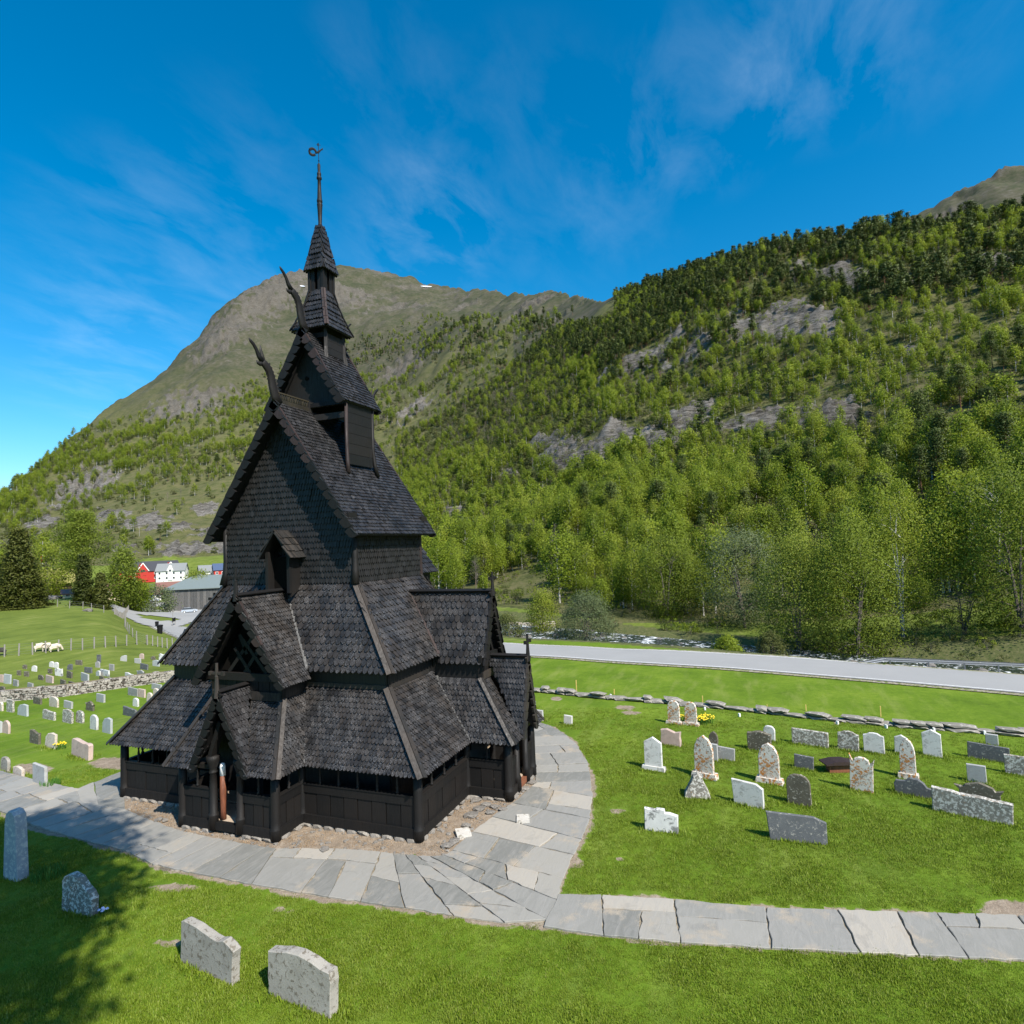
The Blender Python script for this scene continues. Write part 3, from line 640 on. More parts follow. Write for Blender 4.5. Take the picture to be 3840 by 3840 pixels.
# south face, split by the porch
bs = O0 - (hipz - ZE) / ss; hoS = SHW_ + eo - .73
galS = [[(SC - SHW_ - eo, GW + O0, ZE), (-O0, GW + O0, ZE), (A1, W1, ZT0), (SC - hoS, W1, ZT0), (SC - hoS, GW + bs, hipz)],
        [(SC + SHW_ + eo, GW + O0, ZE), (EU + O0, GW + O0, ZE), (EU - A1, W1, ZT0), (SC + hoS, W1, ZT0), (SC + hoS, GW + bs, hipz)]]
roof('gallery_roof', galS, 0.145, 0.175, SHG)
roof('gallery_roof', [[(-O0, -GW - O0, ZE), (EU + O0, -GW - O0, ZE), (EU - A1, -W1, ZT0), (A1, -W1, ZT0)],
                      [(EU + O0, GW + O0, ZE), (EU + O0, -GW - O0, ZE), (EU - A1, -W1, ZT0), (EU - A1, W1, ZT0)]], 0.20, 0.26, SHG)
def valley_top(F, ho_, bo_): return F(bo_, ho_, hipz)
EZP = ZE + .02
GLW = (1.17, 4.52, 2.02, PU + .385); GLS = (0.72, 4.76, 2.02, SP + .45)
def porch(F, p, hw, topo, ho_, bo_, GL, tipw, label=None):
    fo = p + eo; half, zr, zb, oap = GL
    sf = (hipz - EZP) / (fo - topo)
    # front slope: two pieces beside the door gable
    o_at = lambda z: fo - (z - EZP) / sf
    g = (zr - zb) / half
    hz = min(zr, hipz); lh = max((zr - hipz) / g, 0)
    P = []
    for s in (-1, 1):
        P.append([F(fo, s * (hw + eo), EZP), F(fo, s * half * .94, EZP), F(topo, s * lh, hipz), F(topo, s * ho_, hipz)])
        P.append([F(fo, s * (hw + eo), EZP), F(O0, s * (hw + eo), EZP), F(bo_, s * ho_, hipz), F(topo, s * ho_, hipz)])
    roof('porch_roof', P, tipw, 0.175, SHG, 'round')
    for s in (-1, 1):
        board(F(fo + .03, s * (hw + eo + .03), EZP - .02), F(topo, s * ho_, hipz + .03), .13, .03, HIP, 'hip_board')
        m = MB(); A = W(*F(O0 + .02, s * (hw + eo), EZP + .0)); B = W(*F(bo_, s * ho_, hipz)); m.beam(A + (0, 0, .05), B + (0, 0, .05), .17, .05); m.build('valley_board', GREYB, church)
    for s in (-1, 1): m = MB(); m.beam(W(*F(fo, s * half * .97, EZP)) + (0, 0, .06), W(*F(topo - .02, s * lh, hipz)) + (0, 0, .06), .14, .03); m.build('valley_board', TAR, church)
    # door gable roof
    P = []
    for s in (-1, 1):
        P.append([F(oap, 0, zr), F(oap, s * half, zb), F(fo, s * half, zb), F(topo - .05, 0, zr)])
    r = roof('door_gable_roof', P, 0.115, 0.19, SHN, 'round', th=.06)
    for s in (-1, 1):
        verge(F, oap, s, half + .02, zb - .03, zr + .05, .22, r, n=9, mat=HIP if F is frameS else TAR)
    board(F(oap + .02, 0, zr + .02), F(topo, 0, zr + .02), .15, .03, TAR, 'ridge_board', r)
def verge(F, o, s, half, zb, zr, width, parent, n=8, mat=TAR, name='bargeboard', alt=None):
    """bargeboards of overlapping scalloped plates along one side of a gable"""
    dirv = np.array((s * half, zb - zr)); Lr = np.linalg.norm(dirv); dd = dirv / Lr; nn = np.array((-dd[1] * s, dd[0] * s)) * s   # pointing outwards/up
    if nn[1] < 0: nn = -nn
    step = Lr / n
    for k in range(n):
        m = MB(); a = k * step; b = (k + 1) * step + .02
        q = lambda t, h: (dd[0] * t + nn[0] * h, zr + dd[1] * t + nn[1] * h)
        pts = [q(a, .05), q(b, .05), q(b + .0, -width * .25), q(b - step * .12, -width * .62), q(b - step * .34, -width * .86), q(a + step * .1, -width)] if k else [q(a, .05), q(b, .05), q(b, -width * .25), q(b - step * .12, -width * .62), q(b - step * .34, -width * .86), q(a, -width * 1.15)]
        t0 = .035 + .016 * (k % 2)
        P = [W(*F(o + t0, x, z)) for x, z in pts]; D = W(*F(o - .045, pts[0][0], pts[0][1])) - P[0]
        m.prism(P, D); m.build(name, (alt if (alt and k < n * .55 and random.random() < .85) else mat), parent)
def spire_cross(F, o, l, z, h, parent=church, name='finial', cross=True, mat=TAR):
    m = MB(); b = W(*F(o, l, z)); m.lathe(b, [(.10, -.25), (.075, 0), (.055, h * .45), (.06, h * .5), (.05, h * .55), (.045, h)], 8)
    if cross:
        a = W(*F(o, l - .26, z + h * .62)); c = W(*F(o, l + .26, z + h * .62)); m.beam(a, c, .06, .07)
        for q in (a, c): m.box(q, (.09, .09, .12))
    return m.build(name, mat, parent)
porch(frameW, PU, PW, tW, ho, bo, GLW, 0.13)
porch(frameS, SP, SHW_, .46, hoS, bs, GLS, 0.15)
spire_cross(frameW, PU + .38, 0, 4.62, .85, mat=HIP); spire_cross(frameS, SP + .45, 0, 4.85, .75)
for (a, b) in [((-O0 - .04, GW + O0 + .04, ZE), (A1, W1, ZT0 + .03)), ((-O0 - .04, -GW - O0 - .04, ZE), (A1, -W1, ZT0 + .03)), ((EU + O0, GW + O0, ZE), (EU - A1, W1, ZT0))]:
    board(a, b, .17, .035)
# --- upper portals (gables over the doors)
def portal(F, out_w, hw, verge_o, halfr, zr, zb, back_o, beam_z, aisle_o, full):
    # plank block
    for s in (-1, 1):
        m = MB(); A = W(*F(out_w, s * hw, 4.4)); B = W(*F(aisle_o, s * hw, 4.4)); m.beam(A, B, .08, .9 if full else .8); part('portal_side', m, TARD)
        m = MB(); m.beam(W(*F(out_w, s * (hw + .02), 3.9)), W(*F(out_w, s * (hw + .02), 4.85)), .17, .17); part('portal_post', m, TAR)
    n = 6
    for k in range(n):
        w = 2 * hw / n; l = -hw + w * (k + .5); m = MB(); m.beam(W(*F(out_w, l, 4.0)), W(*F(out_w, l, 4.66)), w - .02, .05, (W(*F(1, 0, 0)) - W(*F(0, 0, 0)))); part('portal_plank', m, TAR)
    m = MB(); m.beam(W(*F(out_w + .06, -hw - .25, beam_z)), W(*F(out_w + .06, hw + .25, beam_z)), .14, .25); part('portal_beam', m, TAR)
    m = MB(); m.beam(W(*F(out_w + .10, -hw - .05, hipz + .12)), W(*F(out_w + .10, hw + .05, hipz + .12)), .04, .28); part('flashing_board', m, HIP)
    # roof: valley against the aisle roof
    P = []
    asl, aeo, aez = aisle_slope[F]
    oz = lambda z: aeo - (z - aez) / asl
    for s in (-1, 1):
        lz = halfr * (zr - aez) / (zr - zb)
        P.append([F(verge_o, 0, zr), F(verge_o, s * halfr, zb), F(aeo, s * halfr, zb), F(aeo, s * lz, aez), F(oz(zr), 0, zr)])
    r = roof('portal_roof', P, 0.115 if F is frameW else .215, 0.165 if F is frameW else .26, SHG, 'round', th=.07)
    for s in (-1, 1):
        verge(F, verge_o, s, halfr + .03, zb - .03, zr + .06, .26, r, n=11, alt=REDW if s > 0 and F is frameW else None)
        A = W(*F(aeo + .04, s * (lz + .06), aez + .02)); B = W(*F(oz(zr), 0, zr + .02)); m = MB(); m.beam(A + (0, 0, .05), B + (0, 0, .05), .12, .05); m.build('valley_board', REDW if F is frameS else GREYB, r)
        m = MB(); g = MB()
        A = W(*F(verge_o - .35, s * (halfr - .12), zb + .0)); B = W(*F(verge_o - .35, 0, zr - .28)); m.beam(A, B, .12, .14, W(*F(1, 0, 0)) - W(*F(0, 0, 0))); m.build('rafter', TAR, r)
    board(F(verge_o + .02, 0, zr + .02), F(oz(zr) - .05, 0, zr + .02), .17, .035, TAR, 'ridge_board', r)
    # lattice in the gable
    zz = beam_z + .12; top = zr - .55; H = top - zz; wv = hw * .78
    back = MB(); back.prism([W(*F(out_w - .25, -hw, zz)), W(*F(out_w - .25, hw, zz)), W(*F(out_w - .25, 0, zr - .4))], W(*F(-.04, 0, 0)) - W(*F(0, 0, 0))); back.build('gable_back', INT, r)
    for (l0, z0, l1, z1) in [(-wv * .75, 0, wv * .28, .62), (wv * .75, 0, -wv * .28, .62), (-wv * .12, 0, wv * .48, .40), (wv * .12, 0, -wv * .48, .40), (-wv * .02, .3, -.30 * wv, .62), (wv * .1, .38, -.1 * wv, .72)][:5]:
        m = MB(); m.beam(W(*F(out_w + .02 * (l0 > 0), l0, zz + z0 * H)), W(*F(out_w + .02 * (l0 > 0), l1, zz + z1 * H)), .035, .12, (0, 0, 1)); m.build('lattice_bar', TAR, r)
    return r
aisle_slope = {frameW: ((ZT1 - ZE1) / (A2 - A1 + OA), -(A1 - OA), ZE1), frameS: ((ZT1 - ZE1) / (W1 + OA - W2), W1 + OA - GW, ZE1)}
portal(frameW, .31, 1.40, PU - .43, 1.89, 7.51, 4.60, 1.79, 4.78, -A1, True)
portal(frameS, .46, 0.72, 0.70, .91, 7.16, 4.61, 1.79, 4.78, W1 - GW, False)
def frameN(o, l, z): return (SC + l, -(GW + o), z)
aisle_slope[frameN] = aisle_slope[frameS]
portal(frameN, .30, 0.72, 0.50, .91, 6.5, 4.61, 1.79, 4.78, W1 - GW, False)
spire_cross(frameW, PU - .45, 0, 7.6, .85); spire_cross(frameS, .72, 0, 7.25, .65); spire_cross(frameN, .5, 0, 6.55, .65)
# --- aisle wall strip and aisle roof
m = MB()
for u in (A1 - .02, EU - A1 + .02): m.box(W(u, 0, 4.62), (.08, 2 * W1, .70))
for v in (-W1, W1): m.box(W(UC, v, 4.62), (EU - 2 * A1, .08, .70))
part('aisle_wall', m, TARD)
m = MB()
m.beam(W(A1 - .08, ho + .1, ZT0 + .05), W(A1 - .08, W1, ZT0 + .05), .04, .14); m.beam(W(A1, W1 + .08, ZT0 + .05), W(SC - hoS - .3, W1 + .08, ZT0 + .05), .04, .14); part('flashing_board', m, HIP)
a0, w0, e0 = A1 - OA, W1 + OA, ZE1
ew = UC * 2 - a0; eb = UC * 2 - A2
lzW = 1.89 * (7.51 - ZE1) / (7.51 - 4.60); lzS = .91 * (7.16 - ZE1) / (7.16 - 4.61)
aw, _, _ = aisle_slope[frameW]; as_, _, _ = aisle_slope[frameS]
def ai(lz, zr, half_top, rf): pass
uo = lambda z: a0 + (z - e0) / aw
vo = lambda z: w0 - (z - e0) / as_
P = [[(a0, lzW, e0), (a0, w0, e0), (A2, W2, ZT1), (A2, 0, ZT1), (uo(7.51), 0, 7.51)], [(a0, -lzW, e0), (a0, -w0, e0), (A2, -W2, ZT1), (A2, 0, ZT1), (uo(7.51), 0, 7.51)],
     [(a0, w0, e0), (SC - lzS, w0, e0), (SC, vo(7.16), 7.16), (SC, W2, ZT1), (A2, W2, ZT1)], [(ew, w0, e0), (SC + lzS, w0, e0), (SC, vo(7.16), 7.16), (SC, W2, ZT1), (eb, W2, ZT1)],
     [(a0, -w0, e0), (SC, -w0, e0), (SC, -W2, ZT1), (A2, -W2, ZT1)], [(ew, -w0, e0), (SC, -w0, e0), (SC, -W2, ZT1), (eb, -W2, ZT1)],
     [(ew, w0, e0), (ew, -w0, e0), (eb, -W2, ZT1), (eb, W2, ZT1)]]
roof('aisle_roof', P, 0.215, 0.24, SHG, 'round', thick=.034)
for (a, b) in [((a0 - .04, w0 + .04, e0), (A2, W2, ZT1)), ((a0 - .04, -w0 - .04, e0), (A2, -W2, ZT1)), ((ew, w0, e0), (eb, W2, ZT1))]: board(a, b, .16, .035)
# --- nave
SL = (ZR2 - ZE2) / (W2 + O2); zw = lambda v: ZR2 - SL * abs(v) - .16
m = MB()
m.prism([W(A2, -W2, ZT1 - .2), W(A2, W2, ZT1 - .2), W(A2, W2, zw(W2)), W(A2, 0, zw(0)), W(A2, -W2, zw(W2))], W(.08, 0, 0) - W(0, 0, 0))
m.prism([W(B2 - .08, -W2, ZT1 - .9), W(B2 - .08, W2, ZT1 - .9), W(B2 - .08, W2, zw(W2)), W(B2 - .08, 0, zw(0)), W(B2 - .08, -W2, zw(W2))], (.08, 0, 0))
for s in (-1, 1): m.prism([W(A2 + .08, s * W2, ZT1 - .2), W(B2 - .08, s * W2, ZT1 - .2), W(B2 - .08, s * W2, zw(W2)), W(A2 + .08, s * W2, zw(W2))], W(0, -.08 * s, 0) - W(0, 0, 0))
nw = part('nave_wall', m, TARD)
s = MB()
shingles(s, [(A2 - .01, -W2, ZT1 + .02), (A2 - .01, W2, ZT1 + .02), (A2 - .01, W2, zw(W2)), (A2 - .01, 0, zw(0)), (A2 - .01, -W2, zw(W2))], .125, .215, 'point', lift=.034)
shingles(s, [(A2, W2 + .01, ZT1 + .02), (B2, W2 + .01, ZT1 + .02), (B2, W2 + .01, zw(W2)), (A2, W2 + .01, zw(W2))], .125, .215, 'point', lift=.034)
s.build('shingles', SHW, nw, stuff=True, fix=False)
for (v, m0) in ((W2, HIP), (-W2, HIP)):
    m = MB(); m.tube([W(A2 - .10, v * 1.02, ZT1 - .05), W(A2 - .02, v * 1.003, ZT1 + .45), W(A2, v, ZT1 + .9), W(A2, v, zw(W2))], [.15, .12, .11, .11], 8); m.build('corner_post', TAR, nw, smooth=True)
m = MB(); m.tube([W(B2 + .04, W2, ZT1 - .4), W(B2, W2, zw(W2))], [.12, .11], 8); m.build('corner_post', REDW, nw)
E2 = (W2 + O2)
U0, U1 = A2 - G2, B2 + G2 - .02
def turhole(p):
    u, v = p[0], -p[1]; return (UC - LT - .02 < u < UC + LT + .02) and abs(v) < WT
nr = roof('nave_roof', [[(U0, E2, ZE2), (U1, E2, ZE2), (U1, 0, ZR2), (U0, 0, ZR2)], [(U0, -E2, ZE2), (U1, -E2, ZE2), (U1, 0, ZR2), (U0, 0, ZR2)]], .115, .16, SHN, 'round', th=.08)
frE = lambda o, l, z: (UC + (o), l, z)
frWn = lambda o, l, z: (UC - (o), l, z)
for F in (frWn, frE):
    for sd in (-1, 1):
        verge(F, UC - U0, sd, E2 + .04, ZE2 - .06, ZR2 + .05, .30, nr, n=15, alt=REDW if sd > 0 else None)
        m = MB(); m.beam(W(*F(UC - A2 + .02, sd * (W2 + .04), ZE2 + .62)), W(*F(UC - U0 - .06, sd * (W2 + .04), ZE2 + .62)), .20, .26); m.build('eave_bracket', TAR, nr)
m = MB()
for sd in (-1, 1):
    A = W(U0 + .1, sd * (E2 - .06), ZE2 + .0); B = W(U1 - .1, sd * (E2 - .06), ZE2 + .0); m.beam(A, B, .1, .12)
m.build('eave_beam', TARD, nr)
# ridge crests (carved, pierced)
def crest(u0, u1, z, parent, h=.26):
    m = MB(); m.beam(W(u0, 0, z + .02), W(u1, 0, z + .02), .16, .16)
    m.beam(W(u0, 0, z + .10 + h), W(u1, 0, z + .10 + h), .07, .05)
    n = max(3, int((u1 - u0) / .13))
    for k in range(n):
        a = u0 + (u1 - u0) * k / n; b = u0 + (u1 - u0) * (k + 1) / n; md = (a + b) / 2
        m.beam(W(a, 0, z + .1), W(md, 0, z + .1 + h), .05, .035); m.beam(W(md, 0, z + .1 + h), W(b, 0, z + .1), .05, .035)
    return m.build('ridge_crest', wood('crest_wood', (.01, .009, .006), (.045, .038, .025), (.045, .036, .02), .7) if 'crest_wood' not in bpy.data.materials else bpy.data.materials['crest_wood'], parent)
crest(U0 + .2, UC - LT - .08, ZR2 + .0, nr); crest(UC + LT + .08, U1 - .2, ZR2, nr)
# --- dormer on the west wall
dz0, dz1 = 7.75, 9.35
dv, du = 0.10, A2 - .62
dmo = empty('dormer'); dmo.parent = church
for sd in (-1, 1): dm = MB(); dm.beam(W(du, dv + sd * .48, 7.45), W(du, dv + sd * .48, 8.95), .12, .12); dm.build('post', TAR, dmo)
for sd in (-1, 1): dm = MB(); dm.hexa([W(du + .06, dv + sd * .50, 7.3), W(A2, dv + sd * .50, 7.6), W(A2, dv + sd * .44, 7.6), W(du + .06, dv + sd * .44, 7.3)], [W(du + .06, dv + sd * .50, 8.9), W(A2, dv + sd * .50, 8.9), W(A2, dv + sd * .44, 8.9), W(du + .06, dv + sd * .44, 8.9)]); dm.build('cheek', TAR, dmo)
m = MB(); m.box(W(du + .3, dv, 8.1), (.05, .86, 1.3)); m.build('window', INT, dmo)
P = [[(du - .22, dv, 9.72), (du - .22, dv + sd * .72, 8.72), (A2, dv + sd * .72, 8.72), (A2, dv, 9.72)] for sd in (-1, 1)]
m = MB()
for p in P: slab(m, p, .05)
m.build('dormer_roof', TAR, dmo)
m = MB()
for p in P: shingles(m, p, .12, .3, 'flat')
m.build('shingles', HIP, dmo, stuff=True, fix=False)
# --- chancel
CW = 1.95
m = MB(); m.box(W(7.75, 0, 6.8), (2.8, 2 * CW, 2.1)); m.prism([W(9.15, -CW, 7.85), W(9.15, CW, 7.85), W(9.15, 0, 10.6)], (-.1, 0, 0)); ch = part('chancel_wall', m, TAR)
roof('chancel_roof', [[(B2, s * (CW + .25), 7.75), (9.45, s * (CW + .25), 7.75), (9.45, 0, 10.8), (B2, 0, 10.8)] for s in (-1, 1)], .2, .26, SHN)
roof('chancel_aisle_roof', [[(EU - .6, s * (CW + 2.1), 4.6), (10.9, s * (CW + 2.1), 4.6), (9.2, s * CW, 7.0), (EU - 1.5, s * CW, 7.0)] for s in (-1, 1)], .2, .3, SHG)
m = MB(); m.box(W(9.4, 0, 2.2), (2.6, 2 * CW + 3.6, 4.4)); part('chancel_aisle_wall', m, TAR)
# --- turret over the nave
zn = lambda v: ZR2 - SL * abs(v)
tb = empty('turret', (0, 0, 0)); tb.parent = church
P = [[(UC - LT - GT, s * (WT + OT), ZTE), (UC + LT + GT, s * (WT + OT), ZTE), (UC + LT + GT, 0, ZTR), (UC - LT - GT, 0, ZTR)] for s in (-1, 1)]
b = MB()
for p in P: slab(b, p, .07)
tr = b.build('turret_roof', TARD, church)
sx = MB()
for p in P: shingles(sx, p, .115, .16, 'round')
sx.build('shingles', SHN, tr, stuff=True, fix=False)
bpy.data.objects.remove(tb)
for F in (frWn, frE):
    for sd in (-1, 1): verge(F, LT + GT, sd, WT + OT + .04, ZTE - .06, ZTR + .10, .33, tr, n=10, alt=REDW if sd > 0 else None)
    m = MB()
    zt = ZTE + .02
    m.prism([W(*F(LT - .05, -WT + .15, zt)), W(*F(LT - .05, WT - .15, zt)), W(*F(LT - .05, 0, ZTR - .35))], W(*F(-.05, 0, 0)) - W(*F(0, 0, 0)), .8); gb = m.build('gable_boards', HIP if 0 else TAR, tr)
    m = MB(); m.lathe(W(*F(LT - .035, -.14, zt + 1.12)), [(.085, -.02), (.085, .02)], 12, M=Matrix.Rotation(rad(90), 3, 'Y')); m.build('round_opening', INT, gb)
    for sd in (-1, 1):
        m = MB(); m.beam(W(*F(LT + .0, sd * (WT - .12), zt)), W(*F(LT + .0, 0, ZTR - .30)), .12, .10, W(*F(1, 0, 0)) - W(*F(0, 0, 0))); m.build('rafter', TAR, tr)
    m = MB(); m.beam(W(*F(LT + .02, -WT - .05, ZTE - .02)), W(*F(LT + .02, WT + .05, ZTE - .02)), .16, .16); m.build('tie_beam', TAR, tr)
    m = MB(); m.beam(W(*F(LT, -WT, ZTE - .52)), W(*F(LT, WT, ZTE - .52)), .14, .24); m.build('tie_beam', HIP, tr)
    m = MB(); m.beam(W(*F(LT + .05, 0, ZR2 - .2)), W(*F(LT + .05, 0, ZTE + .12)), .2, .2, (1, 0, 0)); m.build('king_post', HIP, tr)
for su in (-1, 1):
    for sv in (-1, 1):
        u = UC + su * LT; m = MB(); zb = zn(WT) - .1
        m.tube([W(u + su * .12, sv * (WT + .14), zb), W(u + su * .04, sv * (WT + .05), zb + .5), W(u, sv * WT, zb + 1.1), W(u, sv * WT, ZTE + .02)], [.10, .095, .085, .085], 4); m.build('turret_post', REDW if (su < 0) else TAR, tr, smooth=True)
for sv in (-1, 1):
    z0 = zn(WT) + .28; H = ZTE - z0
    for k in range(6):
        m = MB(); m.box(W(UC, sv * WT, z0 + H * (k + .5) / 6), (2 * LT - .16, .06, H / 6 - .012)); m.build('turret_board', TARD, tr)
# --- upper turret with flared hipped roof
ZHE, WH, ZHT, WN = 17.88, .857, 19.66, .325
m = MB(); HB = .60
for su in (-1, 1):
    for sv in (-1, 1): m = MB(); z0 = ZTR - (ZTR - ZTE) / (WT + OT) * HB - .1; m.tube([W(UC + su * (HB + .06), sv * (HB + .06), z0), W(UC + su * HB, sv * HB, z0 + .5), W(UC + su * HB, sv * HB, ZHE + .1)], [.11, .09, .09], 4); part('lantern_post', m, TAR, tr)
for sv in (-1, 1):
    for k in range(3): m = MB(); m.box(W(UC, sv * HB, 16.98 + .29 * k), (2 * HB - .16, .05, .28)); m.build('lantern_board', TARD, tr)
for su in (-1, 1):
    m = MB(); m.beam(W(UC + su * HB, -HB, 17.62), W(UC + su * HB, HB, 17.62), .1, .2); m.build('tie_beam', TAR, tr)
prof = [(WH, ZHE), (.70, 18.28), (.55, 18.72), (.42, 19.18), (WN, ZHT)]
b = MB(); sx = MB()
for i in range(4):
    (w0_, z0_), (w1_, z1_) = prof[i], prof[i + 1]
    for k in range(4):
        c = [(1, 1), (1, -1), (-1, -1), (-1, 1)]; a = c[k]; d = c[(k + 1) % 4]
        poly = [(UC + a[0] * w0_, a[1] * w0_, z0_), (UC + d[0] * w0_, d[1] * w0_, z0_), (UC + d[0] * w1_, d[1] * w1_, z1_), (UC + a[0] * w1_, a[1] * w1_, z1_)]
        slab(b, poly, .05)
        shingles(sx, poly, .13, .24 if i else .22, 'round', over=.05 if i == 0 else .03, start=random.random() * .1)
hr = b.build('lantern_roof', TARD, church); sx.build('shingles', SHN, hr, stuff=True, fix=False)
for su in (-1, 1):
    for sv in (-1, 1):
        for i in range(4):
            board((UC + su * prof[i][0] * 1.02, sv * prof[i][0] * 1.02, prof[i][1]), (UC + su * prof[i + 1][0], sv * prof[i + 1][0], prof[i + 1][1]), .09, .03, REDW if (su < 0 and sv > 0) else TAR, 'hip_board', hr)
# topmost lantern
m = MB()
Z5E, W5, Z5T = 20.50, .48, 22.50
for su, sv, ax in [(-1, 0, 'u'), (1, 0, 'u'), (0, -1, 'v'), (0, 1, 'v')]:
    for k in (-1, 1):
        if ax == 'u': m.box(W(UC + su * WN, k * WN * .62, 20.1), (.05, WN * .76, 1.0))
        else: m.box(W(UC + k * WN * .62, sv * WN, 20.1), (WN * .76, .05, 1.0))
for su in (-1, 1):
    for sv in (-1, 1): m.box(W(UC + su * WN, sv * WN, 20.1), (.12, .12, 1.06))
part('top_lantern', m, TAR)
m = MB(); m.box(W(UC, 0, 20.1), (.45, .45, .9)); part('lantern_core', m, INT)
b = MB(); sx = MB()
prof5 = [(W5, Z5E), (.34, 21.15), (.10, Z5T)]
for i in range(2):
    (w0_, z0_), (w1_, z1_) = prof5[i], prof5[i + 1]
    for k in range(4):
        c = [(1, 1), (1, -1), (-1, -1), (-1, 1)]; a = c[k]; d = c[(k + 1) % 4]
        poly = [(UC + a[0] * w0_, a[1] * w0_, z0_), (UC + d[0] * w0_, d[1] * w0_, z0_), (UC + d[0] * w1_, d[1] * w1_, z1_), (UC + a[0] * w1_, a[1] * w1_, z1_)]
        slab(b, poly, .04); shingles(sx, poly, .125, .24, 'round', over=.06 if i == 0 else .0)
sr = b.build('spire_roof', TARD, church); sx.build('shingles', SHN, sr, stuff=True, fix=False)
m = MB(); m.lathe(W(UC, 0, 0), [(.15, 22.30), (.17, 22.42), (.10, 22.50), (.075, 22.62), (.10, 23.2), (.115, 23.40), (.12, 23.44), (.09, 23.50), (.12, 23.54), (.12, 23.60), (.10, 23.66), (.075, 24.2), (.07, 24.50), (.11, 24.54), (.11, 24.60), (.075, 24.66), (.09, 24.72), (.09, 24.78), (.06, 24.84), (.065, 25.15), (.03, 25.22)], 10)
part('mast', m, TAR, smooth=True)
m = MB(); m.lathe(W(UC, 0, 0), [(.012, 25.1), (.012, 26.12)], 6); m.lathe(W(UC, 0, 0), [(.0, 25.3), (.035, 25.33), (.0, 25.36)], 8)
vane = part('weather_vane', m, IRON)
th = rad(-50); vd = np.array((math.cos(th), math.sin(th), 0)); vb = W(UC, 0, 0)
m = MB(); pts = []; rr = []
for k in range(17):   # ring-shaped curled body then head
    a = rad(-20 + 340 * k / 16); pts.append(vb - vd * .24 + vd * .13 * math.cos(a) + np.array((0, 0, 25.68 + .14 * math.sin(a)))); rr.append(.045 + .02 * math.sin(a * .5))
m.tube(pts, rr, 6, flat=.5)
m.tube([vb - vd * .14 + (0, 0, 25.66), vb - vd * .02 + (0, 0, 25.70), vb + vd * .09 + (0, 0, 25.82), vb + vd * .15 + (0, 0, 25.86), vb + vd * .17 + (0, 0, 25.92)], [.04, .055, .03, .035, .01], 6, flat=.5); m.build('cockerel_ring', IRON, vane)
m = MB(); m.beam(vb - vd * .08 + (0, 0, 26.03), vb + vd * .08 + (0, 0, 26.03), .015, .02); m.beam(vb - vd * .03 + (0, 0, 25.97), vb - vd * .03 + (0, 0, 26.09), .02, .02); m.build('cross', IRON, vane)
# --- dragon heads
def dragon(u, z, s, F, name='dragon_head', horn=True):
    """profile in the plane of the ridge, pointing outwards (o grows outwards)"""
    g = empty(name, W(*F(u, 0, z))); g.parent = church; L = lambda o, zz, l=0: W(*F(u + o * s, l * s, z + zz * s)) - W(*F(u, 0, z))
    m = MB(); m.tube([L(-.25, -.25), L(-.02, .05), L(.10, .45), L(.18, .85), L(.32, 1.10), L(.56, 1.28), L(.72, 1.38)], [.26 * s, .24 * s, .22 * s, .20 * s, .21 * s, .19 * s, .13 * s], 8, flat=.5); m.build('neck', TAR, g, smooth=True)
    m = MB(); m.tube([L(.66, 1.34), L(.86, 1.52), L(.98, 1.74), L(1.14, 1.92), L(1.30, 2.02), L(1.38, 2.10)], [.15 * s, .115 * s, .09 * s, .085 * s, .07 * s, .03 * s], 7, flat=.55); m.build('upper_jaw', TAR, g, smooth=True)
    m = MB(); m.tube([L(.62, 1.28), L(.80, 1.20), L(.92, 1.22), L(.98, 1.30)], [.13 * s, .10 * s, .075 * s, .03 * s], 6, flat=.5); m.build('lower_jaw', TAR, g, smooth=True)
    if horn:
        m = MB(); m.tube([L(.60, 1.36), L(.66, 1.58), L(.74, 1.78), L(.76, 1.98)], [.12 * s, .09 * s, .07 * s, .02 * s], 6, flat=.5); m.build('horn', HIP, g, smooth=True)
    m = MB()
    for k in range(7):
        t = k / 6; m.beam(L(.08 + .28 * t, .0 + .95 * t), L(.22 + .28 * t, .03 + 1.0 * t), .03 * s, .05 * s)
    m.tube([L(.16, -.1), L(.24, .35), L(.36, .75), L(.50, 1.0)], [.025 * s] * 4, 5); m.build('throat_fringe', TAR, g)
    m = MB()
    for k in range(9):
        t = k / 8; m.beam(L(-.16 + .45 * t * t, .1 + 1.15 * t), L(-.26 + .50 * t * t, .2 + 1.18 * t), .03 * s, .07 * s)
    m.build('back_crest', HIP, g); return g
dragon(UC - U0 - .02, ZR2 + .15, .88, frWn); dragon(U1 - UC, ZR2 + .15, .88, frE)
dragon(LT + GT - .02, ZTR + .20, .88, frWn, horn=False); dragon(LT + GT, ZTR + .15, .55, frE, horn=False)
